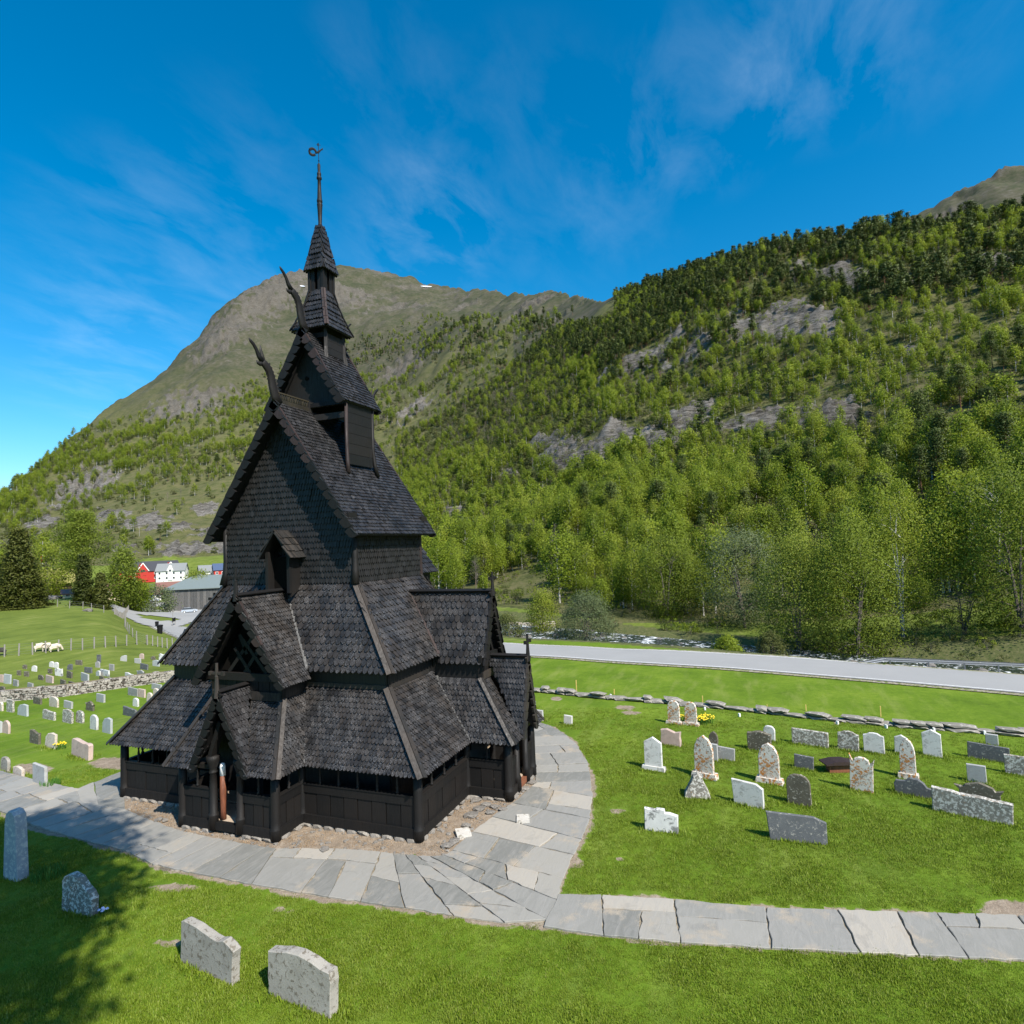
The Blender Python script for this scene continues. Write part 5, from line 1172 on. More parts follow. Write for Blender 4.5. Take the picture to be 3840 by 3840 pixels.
# ------------------------------------------------------------------ flagstone path
def slatemat():
    m = NT('slate_flagstone', .62, .35); co = m.pos((1, 1, 1)); r = m.rnd(); n = m.noise(co, 1.6, 6, .65, .8); g = m.noise(co, 40, 4, .65); n2 = m.noise(m.pos((1.2, 5, 1)), 1.1, 5, .65, 1.2)
    base = m.ramp(r, [(0, (.15, .148, .13)), (.22, (.21, .203, .18)), (.45, (.25, .238, .208)), (.62, (.22, .212, .19)), (.8, (.275, .256, .218)), (.93, (.35, .315, .26)), (1, (.125, .122, .108))], 'CONSTANT')
    c = m.mix(m.math('MULTIPLY', m.mr(n2, .42, .72), .5), base, (.29, .275, .25)); c = m.mix(m.math('MULTIPLY', m.mr(n, .56, .74), .5), c, (.11, .11, .10)); c = m.mix(m.mr(m.math('ADD', m.noise(co, .7, 5, .7), m.math('MULTIPLY', g, .25)), .68, .80), c, (.33, .275, .205))
    c = m.mix(m.math('MULTIPLY', g, .35), c, m.mix(.5, c, (.42, .41, .39))); m.col(c); m.rgh(m.mr(n, .3, .7, .5, .75)); m.bump(m.math('ADD', m.math('MULTIPLY', g, .25), n2), .5, .02); return m.m
SLATE = slatemat()
path = MB(); 
bed_m = NT('path_bedding', .9, .1); bn = bed_m.noise(bed_m.pos((1, 1, 1)), 9, 5, .7); bed_m.col(bed_m.ramp(bn, [(.35, (.10, .085, .05)), (.5, (.24, .20, .145)), (.65, (.32, .28, .22))])); bed_m.bump(bn, .6, .02)
def arc(line, t):
    s = np.concatenate([[0], np.cumsum(np.hypot(*np.diff(line, axis=0).T))]); x = np.asarray(t) * s[-1]; return np.stack([np.interp(x, s, line[:, 0]), np.interp(x, s, line[:, 1])], -1)
for L0, L1 in ((wO1, wI1), (wU2, wL2)):
    t = np.linspace(0, 1, 90); A, B = arc(L0, t), arc(L1, t)
    vs = [(*p, .004) for p in A] + [(*p, .004) for p in B]; path.add(vs, [(i, i + 1, 90 + i + 1, 90 + i) for i in range(89)])
pobj = path.build('path', bed_m.m, None, fix=False); tag(pobj, 'path of large grey slate flagstones curving round the church', kind='structure')
for p in pobj.data.polygons:
    if p.normal.z < 0: p.flip()
random.seed(11)
def slabs(L0, L1, tlist, rows):
    """irregular flagstones between two edge lines, corners shared and set back by a joint"""
    n = len(tlist)
    for i in range(n - 1):
        t0a, t1a = tlist[i], tlist[i + 1]
        A0, A1_ = arc(L0, [t0a[0]])[0], arc(L0, [t1a[0]])[0]; B0, B1 = arc(L1, [t0a[1]])[0], arc(L1, [t1a[1]])[0]
        k = max(1, min(5, int(round(np.linalg.norm(A0 - B0) / random.uniform(.95, 1.7))))) if L0 is wO1 else rows(i); cuts0 = [0] + sorted(random.uniform(.25, .75) if k == 2 else (j + random.uniform(-.25, .25)) / k for j in range(1, k)) + [1]
        cuts1 = [c if c in (0, 1) else min(.9, max(.1, c + random.uniform(-.10, .10))) for c in cuts0]
        for j in range(k):
            q = [A0 + (B0 - A0) * cuts0[j], A1_ + (B1 - A1_) * cuts1[j], A1_ + (B1 - A1_) * cuts1[j + 1], A0 + (B0 - A0) * cuts0[j + 1]]
            if min(np.linalg.norm(q[0] - q[3]), np.linalg.norm(q[1] - q[2])) < .12 and min(np.linalg.norm(q[0] - q[1]), np.linalg.norm(q[3] - q[2])) < .12: continue
            parts_ = [q]
            w_, h_ = np.linalg.norm(q[0] - q[1]), np.linalg.norm(q[0] - q[3])
            if w_ > 1.5 and random.random() < .45:
                f = random.uniform(.35, .65); f2 = f + random.uniform(-.1, .1); m0 = q[0] + (q[1] - q[0]) * f; m1 = q[3] + (q[2] - q[3]) * f2; parts_ = [[q[0], m0, m1, q[3]], [m0, q[1], q[2], m1]]
            for q in parts_:
                c = sum(q) / 4; pts = []
                for a in range(4):
                    p, nx = q[a], q[(a + 1) % 4]; e = nx - p; nn = np.array((-e[1], e[0])); nn = nn / (np.linalg.norm(nn) + 1e-6)
                    for f in (0.0, .2, .42, .6, .8):
                        w = p + e * f; w = w + (c - w) / (np.linalg.norm(c - w) + 1e-6) * (.012 + random.uniform(0, .022)) + (nn * random.uniform(-.028, .028) if f else 0); pts.append(w)
                z = .035 + random.uniform(-.008, .012); tx, ty = random.uniform(-.006, .006), random.uniform(-.006, .006)
                b = MB(); top = [(p[0] - c[0], p[1] - c[1], z + tx * (p[0] - c[0]) + ty * (p[1] - c[1])) for p in pts]; inn = [(x * .985, y * .985, z_ + .008) for x, y, z_ in top]; bot = [(x, y, -.03) for x, y, _ in top]; m = len(top)
                b.add(inn + top + bot, [tuple(range(m))] + [(i2, (i2 + 1) % m, m + (i2 + 1) % m, m + i2) for i2 in range(m)] + [(m + i2, m + (i2 + 1) % m, 2 * m + (i2 + 1) % m, 2 * m + i2) for i2 in range(m)])
                o = b.build('flagstone', SLATE, pobj); o.location = (c[0], c[1], 0.004)
def near_t(L1, p):
    q = arc(L1, np.linspace(0, 1, 400)); return float(np.argmin(np.hypot(*(q - p).T))) / 399
def tl(L, avg, skew=.0, L1=None):
    s = np.hypot(*np.diff(L, axis=0).T).sum(); out = [(0.0, 0.0)]; x = 0
    while x < s - avg * .7:
        x += avg * random.uniform(.65, 1.4); f = min(1, x / s); g = near_t(L1, arc(L, [f])[0]); s1 = np.hypot(*np.diff(L1, axis=0).T).sum(); out.append((f, min(1, max(out[-1][1] + .38 / s1, g + random.uniform(-1, 1) * skew * avg / s))))
    out[-1] = (1.0, 1.0); return out
slabs(wO1, wI1, tl(wO1, 1.25, .25, wI1), lambda i: random.choice([1, 2, 2, 3]) if i > 3 else 2)
slabs(wU2, wL2, tl(wU2, 1.6, .2, wL2), lambda i: random.choice([1, 1, 2]))
w3 = np.array([wpt(*p) for p in [(232, 1455), (185, 1474), (130, 1497), (100, 1508)]]); w3b = np.array([wpt(*p) for p in [(236, 1530), (215, 1528), (170, 1518), (110, 1510)]])
slabs(w3, w3b, [(0, 0), (.45, .4), (1, 1)], lambda i: 1)
# rubble and foundation stones round the church
FST = stone_mat('foundation_stone', (.10, .09, .08), (.30, .275, .24), (.08, .07, .055), 6)
PALE = stone_mat('pale_stone', (.42, .39, .34), (.62, .59, .53), (.3, .27, .22), 6)
def rock_mesh(seed, flatz=.6, nm='stone', mat=None):
    rg2 = np.random.default_rng(seed); bm = bmesh.new(); bmesh.ops.create_icosphere(bm, subdivisions=1, radius=.5)
    for v in bm.verts:
        c = v.co; d = max(abs(c.x), abs(c.y), abs(c.z)); v.co = c / d * .42 * .8 + c * .25; v.co *= rg2.uniform(.78, 1.18); v.co.z *= flatz
    me = bpy.data.meshes.new(nm); bm.to_mesh(me); bm.free(); me.materials.append(mat or FST); a = me.attributes.new('var', 'FLOAT', 'FACE'); a.data.foreach_set('value', rg2.uniform(0, 1, len(me.polygons)).astype(np.float32)); return me
RM = [rock_mesh(s) for s in range(6)]
for (a, b, n) in walls[:10]:
    a_, b_ = np.array(a, float), np.array(b, float); L = np.linalg.norm(b_ - a_); k = max(1, int(L / .42)); d = (b_ - a_) / L
    for i in range(k):
        c = a_ + d * L * (i + .5) / k; w = W(*c, .04); o = inst(RM[random.randrange(6)], 'foundation_stone', w, math.atan2(-d[1], d[0]), (L / k * 1.05, .42, .33), church)
m = MB()
mbk = []
for (x, y, s) in [(905, 1528, .35), (918, 1520, .3), (890, 1540, .4), (934, 1524, .3), (872, 1575, .4), (880, 1560, .3), (1003, 1478, .35), (990, 1490, .3), (845, 1598, .35), (858, 1590, .3), (612, 1606, .3), (925, 1535, .25), (950, 1530, .3), (898, 1512, .35), (300, 1548, .25), (312, 1550, .2)]:
    p = wpt(x, y); o = inst(RM[random.randrange(6)], 'loose_stone', (p[0], p[1], .05), random.random() * 3, (s * 1.3, s, s * .7)); tag(o, 'grey stone lying in the dry earth strip beside the church wall', 'stone', 'loose stones along the church wall')
for (x, y, s) in [(987, 1549, .48), (874, 1576, .52)]:
    p = wpt(x, y); b = MB(); b.box((0, 0, 0), (s, s * .85, .12), 0); o = b.build('pale_block', PALE); o.location = (p[0], p[1], .06); o.rotation_euler = (0, 0, .35 if s < .5 else .6); tag(o, 'square pale stone block set in the path below the south door' if s < .5 else 'square pale stone block in the rubble by the south-west corner', 'stone')
NR_ = 12000; rx = rg.uniform(-6, 10, NR_); ry = rg.uniform(-13, 9, NR_); okr = in_poly(rx, ry, YARD) & ~((rx > .1) & (np.abs(ry) < 6.1)) & ~((rx > -1.1) & (rx < 1) & (np.abs(ry) < 1.8)); rx, ry = rx[okr], ry[okr]
GR = []
for s in range(4): o = bpy.data.objects.new('g%d' % s, RM[s]); GR.append(o)
HAYM = leafmat('dry_straw', [(.22, .14, .075), (.34, .23, .13), (.42, .31, .20)], .8, .1, 0)
def straw(seed):
    o = tuft(seed, 14, .02, .09); o.data.materials[0] = HAYM; return o
GR += [straw(s) for s in (11, 12, 13)]; GR[4].name = 'h0'; GR[5].name = 'h1'; GR[6].name = 'h2'
ixr = np.where(rg.uniform(0, 1, len(rx)) < .35, rg.integers(0, 4, len(rx)), rg.integers(4, 7, len(rx)))
scatter('rubble', np.stack([rx, ry, np.full(len(rx), .012)], -1), rg.uniform(0, 6, len(rx)), np.where(ixr < 4, rg.uniform(.04, .16, len(rx)), rg.uniform(.8, 1.8, len(rx))), GR, ixr, 'small rubble and dry straw on the bare earth round the church')
# ------------------------------------------------------------------ gravestones
GM = {'white': stone_mat('white_marble', (.46, .45, .42), (.66, .65, .62), (.36, .35, .32), 4, spotcov=.54), 'stained': stone_mat('stained_white_marble', (.50, .49, .47), (.74, .73, .70), (.20, .20, .19), 3.2, .36, spotcov=.53),
      'lichen': stone_mat('pale_stone_with_orange_lichen', (.46, .43, .37), (.68, .64, .58), (.24, .20, .16), 10, .47, spotcov=.52), 'grey': stone_mat('grey_granite', (.20, .195, .185), (.33, .325, .31), (.44, .43, .40), 8, spotcov=.56),
      'lgrey': stone_mat('light_grey_granite', (.28, .28, .27), (.43, .43, .415), (.30, .29, .27), 8), 'slate': stone_mat('dark_slate', (.07, .075, .08), (.14, .145, .15), (.30, .29, .26), 12, spotcov=.57),
      'mossy': stone_mat('mossy_dark_stone', (.065, .057, .042), (.15, .135, .10), (.46, .43, .36), 13, spotcov=.58), 'spotted': stone_mat('lichen_spotted_stone', (.13, .12, .10), (.27, .25, .21), (.55, .53, .48), 11, .36, spotcov=.50),
      'pink': stone_mat('pinkish_stone', (.36, .26, .22), (.54, .43, .37), (.34, .27, .23), 6), 'beige': stone_mat('beige_stone', (.44, .37, .30), (.62, .55, .47), (.36, .28, .2), 7, .12), 'rough': stone_mat('rough_grey_stone', (.22, .205, .175), (.38, .355, .31), (.16, .14, .11), 9, spotcov=.54),
      'blue': stone_mat('pale_bluish_stone', (.29, .31, .31), (.43, .45, .445), (.42, .44, .43), 4), 'bobelisk': stone_mat('weathered_blue_stone', (.22, .235, .26), (.40, .42, .44), (.52, .50, .46), 9, .3, spotcov=.52)}
def outline(t):
    a = [(-.5, 0), (.5, 0)]
    if t == 'rect': return a + [(.5, 1), (-.5, 1)]
    if t == 'peak': return a + [(.5, .50), (.44, .66), (.22, .78), (.05, .97), (-.18, 1), (-.42, .9), (-.5, .80)]
    if t == 'slope': return a + [(.5, .78), (.28, .95), (-.56, 1)]
    if t == 'round': return a + [(.5, .70), (.46, .83), (.34, .94), (.15, 1), (-.15, 1), (-.34, .94), (-.46, .83), (-.5, .70)]
    if t == 'low': return a + [(.5, .86), (.34, .90), (.2, .98), (0, 1), (-.2, .98), (-.34, .90), (-.5, .86)]
    if t == 'gothic': return a + [(.5, .62), (.44, .78), (.28, .92), (0, 1), (-.28, .92), (-.44, .78), (-.5, .62)]
    if t == 'point': return a + [(.5, .84), (0, 1), (-.5, .84)]
    if t == 'tri': return a + [(.30, .45), (.10, .92), (-.04, 1), (-.14, .9), (-.36, .42)]
    if t == 'shoulder': return a + [(.5, .97), (.1, 1), (-.25, .88), (-.45, .62)]
    if t == 'notch': return a + [(.5, .94), (.25, .86), (.05, .92), (-.2, 1), (-.5, .93)]
    if t == 'wavy': return a + [(.5, .86), (.45, .93), (.33, .95), (.22, .90), (.1, .92), (-.1, .96), (-.3, 1), (-.44, .99), (-.5, .92)]
    if t == 'horn': return a + [(.5, .80), (.56, 1), (.42, .86), (.36, .84), (.3, .94), (.12, 1), (-.12, 1), (-.3, .94), (-.36, .86), (-.42, .9), (-.54, 1.06), (-.5, .80)]
    if t == 'stepped': return a + [(.62, .42), (.5, .55), (.34, .6), (.26, .82), (.1, 1), (-.12, 1), (-.24, .80), (-.34, .76), (-.5, .74), (-.56, .5)]
    if t == 'broken': return a + [(.5, .78), (.25, .86), (.12, .85), (.1, 1), (-.14, 1), (-.16, .94), (-.5, .97)]
    if t == 'ornate': return a + [(.5, .5), (.58, .72), (.40, .62), (.34, .80), (.15, .92), (0, 1), (-.15, .92), (-.34, .80), (-.40, .66), (-.62, .70), (-.5, .5)]
    if t == 'obelisk': return [(-.5, 0), (.5, 0), (.38, .80), (.30, .95), (.12, 1), (-.12, 1), (-.3, .95), (-.38, .8)]
def grave(xl, yl, xr, yr, yt, shape, mat, label, thick=.12, plinth=False, rough=0.0, group=None, name='gravestone', xt=None):
    A, B = hit(xl, yl), hit(xr, yr)
    if A is None or B is None: return
    c = (A + B) / 2; d = (B - A); d.z = 0; w = max(.2, d.length); w = min(w, 2.2)
    if d.length > 2.3: d = Vector((math.sin(.36), -math.cos(.36), 0)) * .7; w = .7
    ang = math.atan2(d.y, d.x); lo, hi_ = 0.05, 4.0
    for _ in range(24):
        mid = (lo + hi_) / 2; y = px_of(np.array((c.x, c.y, c.z + mid)))[1] / 1.9876
        if y > yt: lo = mid
        else: hi_ = mid
    h = lo; b = MB(); rg2 = np.random.default_rng(int(xl * 7 + yl)); pts = outline(shape); Q = []
    for i, (x, y) in enumerate(pts):
        nx, ny = pts[(i + 1) % len(pts)]; L = math.hypot((nx - x) * w, (ny - y) * h); k = max(1, int(L / .16)) if rough else 1
        for j in range(k):
            f = j / k; X, Yq = x + (nx - x) * f, y + (ny - y) * f; Q.append(((X * w + (rg2.normal() * rough if Yq > 0 else 0)), (Yq * h + (rg2.normal() * rough if Yq > 0 else -.12))))
    n = len(Q); t2 = thick / 2; bev = min(.02, thick * .2); inn = []
    cx_, cy_ = 0, h * .5
    for x, y in Q: e = Vector((cx_ - x, cy_ - y)); e = e / (e.length + 1e-6) * bev; inn.append((x + e.x, y + e.y))
    vs = [(x, -t2, y) for x, y in inn] + [(x, -t2 + bev, y) for x, y in Q] + [(x, t2 - bev, y) for x, y in Q] + [(x, t2, y) for x, y in inn]
    fs = [tuple(range(n)), tuple(range(3 * n, 4 * n))[::-1]]
    for k in range(3): fs += [(k * n + i, k * n + (i + 1) % n, (k + 1) * n + (i + 1) % n, (k + 1) * n + i) for i in range(n)]
    b.add(vs, fs, .5)
    if plinth:
        e = empty(name, c, ang); o = b.build('headstone', GM[mat], e); pb = MB(); pb.hexa([(-w * .68, -thick * 1.1, -.1), (w * .68, -thick * 1.1, -.1), (w * .68, thick * 1.1, -.1), (-w * .68, thick * 1.1, -.1)], [(-w * .62, -thick * .95, h * .13), (w * .62, -thick * .95, h * .13), (w * .62, thick * .95, h * .13), (-w * .62, thick * .95, h * .13)])
        pb.build('plinth', GM[mat], e)
    else:
        e = b.build(name, GM[mat]); e.location = c; e.rotation_euler = (random.uniform(-.03, .03), random.uniform(-.02, .05), ang)
    tag(e, label, 'gravestone', group or 'gravestones in the churchyard'); return e
def R6(x0, yt, x1, yb, sl=None):
    sl = sl or .2 * ((2100 + yb) / 1.9876 - 1000) / 550
    f = lambda x, y: ((1900 + 1.004 * x) / 1.9876, (2100 + 1.004 * y) / 1.9876); w = x1 - x0; a = f(x0, yb - sl * w); b = f(x1, yb); return (*a, *b, f(0, yt)[1] + .0)
def R7(x0, x1, yt, yb, sl=None):
    sl = sl or .30 * ((2400 + .3623 * yb) / 1.9876 - 1060) / 430
    f = lambda x, y: (.3623 * x / 1.9876, (2400 + .3623 * y) / 1.9876); w = x1 - x0; a = f(x0, yb - sl * w); b = f(x1, yb); return (*a, *b, f(0, yt)[1])
GRV = [
 (R6(518, 660, 583, 790), 'point', 'white', 'plain white pointed headstone on a plinth, nearest the curve of the path', dict(plinth=True)),
 (R6(578, 633, 650, 697), 'notch', 'pink', 'low square reddish headstone behind the plain white pointed one', dict(thick=.2, rough=.012)),
 (R6(604, 525, 648, 615), 'round', 'lichen', 'left of the two lichen-stained round-topped stones by the low wall', dict(plinth=True)),
 (R6(668, 530, 712, 620), 'round', 'lichen', 'right of the two lichen-stained round-topped stones by the low wall, yellow flowers beside it', dict(plinth=True)),
 (R6(755, 640, 790, 716), 'gothic', 'mossy', 'small dark pointed stone half hidden behind two grey slabs', {}),
 (R6(760, 686, 790, 752), 'rect', 'lgrey', 'narrow light grey slab touching a dark grey slab, behind the tall lichened stone', {}),
 (R6(788, 700, 852, 752), 'rect', 'grey', 'low dark grey rectangular slab with a pale edge', {}),
 (R6(706, 655, 776, 820, .2), 'gothic', 'lichen', 'tall pale gothic stone with orange lichen, above the rough triangular rock', dict(plinth=True, thick=.16)),
 (R6(902, 638, 990, 718), 'low', 'mossy', 'broad dark mossy headstone behind the middle gothic stone', dict(thick=.2, rough=.012)),
 (R6(960, 618, 1003, 678), 'round', 'white', 'small white round-topped stone behind the broad mossy one', {}),
 (R6(945, 683, 1022, 838), 'gothic', 'lichen', 'middle one of the three tall orange-lichened gothic stones', dict(plinth=True, thick=.16)),
 (R6(662, 795, 768, 888, .05), 'tri', 'spotted', 'rough triangular boulder-like gravestone', dict(thick=.35, rough=.02)),
 (R6(852, 826, 963, 930, .22), 'slope', 'white', 'broad white slab with one corner cut away', {}),
 (R6(1050, 800, 1140, 922), 'round', 'mossy', 'dark brown round-topped stone with white lichen spots', {}),
 (R6(1067, 636, 1203, 702), 'rect', 'spotted', 'wide grey rectangular headstone in the middle row', dict(thick=.16)),
 (R6(1075, 730, 1147, 785), 'rect', 'slate', 'small dark blue-grey rectangular slab in front of the wide grey one', {}),
 (R6(1237, 638, 1316, 716), 'low', 'spotted', 'square speckled grey headstone left of the white scroll-topped one', {}),
 (R6(1335, 645, 1413, 726), 'low', 'white', 'clean white headstone with a low curved top', {}),
 (R6(1450, 652, 1500, 725), 'point', 'white', 'white pointed stone partly hidden by the right gothic stone', {}),
 (R6(1472, 665, 1532, 820), 'gothic', 'lichen', 'rightmost of the three tall orange-lichened gothic stones', dict(plinth=True, thick=.16)),
 (R6(1556, 633, 1628, 738), 'point', 'white', 'white pointed leaning slab right of the gothic stones', {}),
 (R6(1283, 735, 1370, 870), 'horn', 'lichen', 'pale stone with two horns at its top corners', {}),
 (R6(1455, 815, 1595, 893), 'stepped', 'slate', 'low dark slate stone with a stepped curved top', dict(thick=.14)),
 (R6(1790, 650, 1838, 697), 'rect', 'lgrey', 'narrow light grey stone behind the wide dark slab', {}),
 (R6(1722, 690, 1880, 760), 'rect', 'slate', 'very wide dark grey slab near the right edge', {}),
 (R6(1862, 730, 1945, 808), 'rect', 'spotted', 'speckled grey stone cut by the right edge of the picture', {}),
 (R6(1722, 765, 1795, 838), 'rect', 'lgrey', 'light grey square stone with an orange rim', {}),
 (R6(1692, 830, 1848, 915), 'ornate', 'mossy', 'dark lichened stone with a scalloped ornate top', dict(thick=.14)),
 (R6(1590, 877, 1895, 990, .20), 'rect', 'spotted', 'longest low rectangular stone covered with grey lichen', dict(thick=.22, rough=.008)),
 (R6(517, 928, 642, 1020, .12), 'broken', 'stained', 'white broken-topped stone with dark streaks, nearest to the path', dict(thick=.15)),
 (R6(985, 948, 1198, 1062, .10), 'slope', 'slate', 'wide tilted slate with a lichened face, nearest of the right-hand stones', dict(thick=.12)),
 (R6(215, 580, 245, 616), 'rect', 'white', 'tiny white stone standing alone on the lawn right of the church', {}),
 (R6(110, 560, 137, 602), 'rect', 'lgrey', 'light grey stone just right of the south porch', {}),
 (R6(97, 527, 107, 555), 'rect', 'white', 'thin white stone just beside the south porch roof', {}),
 (((348, 1809, 446, 1856, 1752)), 'wavy', 'rough', 'left of the two thick rough grey slabs in the foreground', dict(thick=.20, rough=.010)),
 (((514, 1868, 632, 1915, 1796)), 'low', 'rough', 'right of the two thick rough grey slabs in the foreground', dict(thick=.24, rough=.010)),
 (((123, 1714, 180, 1727, 1650)), 'peak', 'spotted', 'dark lichened small stone in the tree shadow at lower left', dict(thick=.2, rough=.015)),
 (((17, 1652, 44, 1660, 1525)), 'obelisk', 'bobelisk', 'tall slender bluish obelisk at the lower left edge', dict(thick=.3)),
 (R7(355, 480, 1290, 1535, .33), 'rect', 'lgrey', 'pale grey slab with a green shrub beside it, nearest left of the path', {}),
 (R7(148, 240, 1308, 1440), 'low', 'beige', 'small beige stone with an orange top, left of the pale slab', {}),
 (R7(18, 92, 1210, 1370), 'round', 'rough', 'pale narrow round-topped stone at the left edge near the path', {}),
 (R7(762, 940, 1040, 1245, .3), 'wavy', 'pink', 'broad pinkish headstone with a wavy top', dict(thick=.2)),
 (R7(475, 578, 955, 1130), 'shoulder', 'beige', 'beige stone with one sloping shoulder, yellow flowers beside it', {}),
 (R7(318, 412, 935, 1080), 'notch', 'mossy', 'dark stone with a dipped top left of the beige shouldered one', {}),
 (R7(1068, 1155, 798, 970), 'shoulder', 'blue', 'pale bluish stone nearest the church eave on the left', {}),
 (R7(942, 1010, 775, 930), 'round', 'white', 'narrow white round-topped stone left of the pale bluish one', {}),
 (R7(795, 862, 732, 862), 'round', 'spotted', 'narrow dark lichened stone left of the white round-topped one', {}),
 (R7(655, 750, 718, 865), 'low', 'spotted', 'black and white spotted upright stone in the middle of the left lawn', {}),
 (R7(450, 570, 728, 833), 'wavy', 'spotted', 'wide low spotted stone left of the upright spotted one', {}),
 (R7(668, 747, 632, 712), 'rect', 'lgrey', 'plain grey square stone behind the spotted upright one', {}),
 (R7(898, 970, 630, 735), 'ornate', 'mossy', 'small brown ornate stone in the middle of the left lawn', {}),
 (R7(190, 288, 660, 790), 'shoulder', 'blue', 'pale bluish stone near the left edge below the dry stone wall', {}),
 (R7(35, 98, 830, 970), 'gothic', 'pink', 'narrow brownish pointed stone at the left edge', {}),
 (R7(-22, 15, 840, 960), 'rect', 'blue', 'pale stone cut off by the left edge beside a pointed brown one', {}),
 (R7(78, 140, 618, 750), 'rect', 'spotted', 'tall dark lichened stone just below the wall at the left edge', {}),
 (R7(-10, 30, 640, 735), 'round', 'beige', 'beige stone cut by the left edge below the wall', {}),
 (R7(352, 428, 590, 668), 'rect', 'mossy', 'brownish grey square stone right below the wall', {}),
 (R7(518, 603, 585, 698), 'round', 'beige', 'cream round-topped stone right below the wall', {}),
 (R7(1005, 1083, 558, 648), 'rect', 'lgrey', 'grey square stone below the wall in line with the door', {}),
 (R7(1283, 1412, 703, 800), 'rect', 'slate', 'wide dark slate slab just left of the lower roof', {}),
 (R7(1382, 1432, 600, 690), 'round', 'white', 'small white stone behind the wide dark slate slab', {}),
 (R7(1525, 1572, 545, 640), 'round', 'beige', 'beige narrow stone next to the left hip of the roof', {}),
 (R7(1590, 1640, 500, 590), 'round', 'beige', 'cream stone touching the left hip of the roof', {}),
 (R7(1575, 1670, 455, 520), 'rect', 'lgrey', 'pale grey stone behind the cream one by the roof', {}),
 (R7(1332, 1430, 495, 585), 'rect', 'grey', 'wide grey stone right below the wall, left of a pinkish one', {}),
 (R7(1437, 1502, 508, 597), 'rect', 'pink', 'pinkish stone right below the wall', {}),
 (R7(1298, 1378, 340, 412), 'notch', 'white', 'bright white stone just behind the dry stone wall', {}),
 (R7(845, 917, 345, 430), 'rect', 'lgrey', 'square grey stone behind the middle of the dry stone wall', {}),
 (R7(998, 1038, 315, 375), 'shoulder', 'white', 'narrow white stone beside a wide spotted one behind the wall', {}),
 (R7(1042, 1130, 308, 378), 'rect', 'stained', 'wide white stone with dark streaks behind the wall', {}),
 (R7(1035, 1075, 375, 422), 'rect', 'mossy', 'small dark stone in front of the wide streaked one behind the wall', {}),
 (R7(878, 952, 282, 345), 'rect', 'slate', 'dark slate slab behind the square grey stone beyond the wall', {}),
 (R7(695, 745, 325, 397), 'rect', 'mossy', 'brown-grey narrow stone beyond the wall', {}),
 (R7(575, 648, 290, 375), 'notch', 'stained', 'light stepped stone beyond the wall', {}),
 (R7(480, 550, 368, 447), 'rect', 'pink', 'pinkish square stone beyond the wall', {}),
 (R7(400, 450, 362, 417), 'round', 'mossy', 'small dark stone left of the pinkish square one beyond the wall', {}),
 (R7(498, 538, 297, 350), 'rect', 'mossy', 'small dark stone left of the light stepped one', {}),
 (R7(697, 748, 248, 312), 'shoulder', 'slate', 'slate stone with a curved top in the middle of the far lawn', {}),
 (R7(785, 850, 208, 262), 'rect', 'mossy', 'dark broad stone in the far row', {}),
 (R7(1005, 1043, 152, 235), 'rect', 'slate', 'tallest dark narrow stone in the far lawn', {}),
 (R7(990, 1033, 222, 287), 'round', 'grey', 'dark stone in front of the tallest narrow one', {}),
 (R7(1133, 1180, 250, 318), 'rect', 'grey', 'grey narrow stone right of the dark pair', {}),
 (R7(1245, 1312, 158, 222), 'shoulder', 'lgrey', 'light grey stone in the farthest row', {}),
 (R7(1395, 1458, 190, 245), 'rect', 'lgrey', 'light stone in the second farthest row', {}),
 (R7(1445, 1490, 140, 198), 'round', 'pink', 'brownish stone in the farthest row near the roof', {}),
 (R7(1455, 1530, 247, 310), 'rect', 'slate', 'dark broad slab near the roof in the far lawn', {}),
 (R7(1563, 1608, 165, 208), 'ornate', 'mossy', 'small dark ornate stone near the roof', {}),
 (R7(1582, 1650, 207, 275), 'low', 'blue', 'pale bluish stone near the roof in the far lawn', {}),
 (R7(1648, 1700, 140, 215), 'notch', 'stained', 'light streaked stone touching the eave in the far lawn', {}),
 (R7(1425, 1495, 310, 370), 'ornate', 'grey', 'grey stone with a broad top just behind the wall near the roof', {}),
 (R7(513, 557, 222, 282), 'round', 'white', 'left one of the two white round stones standing together', {}), (R7(560, 605, 230, 289), 'round', 'white', 'right one of the two white round stones standing together', {}),
 (R7(330, 380, 265, 327), 'round', 'white', 'single white round stone on the far lawn', {}), (R7(238, 278, 255, 300), 'low', 'mossy', 'small dark stone left of the single white round one', {}),
 (R7(178, 215, 315, 368), 'rect', 'mossy', 'left one of two small dark stones side by side on the far lawn', {}), (R7(252, 298, 325, 380), 'rect', 'mossy', 'right one of two small dark stones side by side on the far lawn', {}),
 (R7(42, 112, 355, 455), 'rect', 'blue', 'large pale bluish stone at the left behind the wall', {}), (R7(-5, 38, 358, 440), 'rect', 'pink', 'pinkish stone at the left edge behind the wall', {}),
 (R7(140, 188, 412, 480), 'rect', 'grey', 'grey stone just behind the left end of the wall', {}), (R7(290, 340, 445, 500), 'rect', 'grey', 'narrow grey stone peeping over the wall', {}), (R7(630, 677, 412, 465), 'rect', 'mossy', 'dark stone peeping over the middle of the wall', {}),
 (R7(5, 50, 480, 530), 'round', 'mossy', 'brownish stone peeping over the wall at the left edge', {}), (R7(715, 765, 430, 458), 'low', 'mossy', 'low brownish stone just behind the wall', {})]
for g, sh, mt, lb, kw in GRV: grave(*g, sh, mt, lb, **kw)
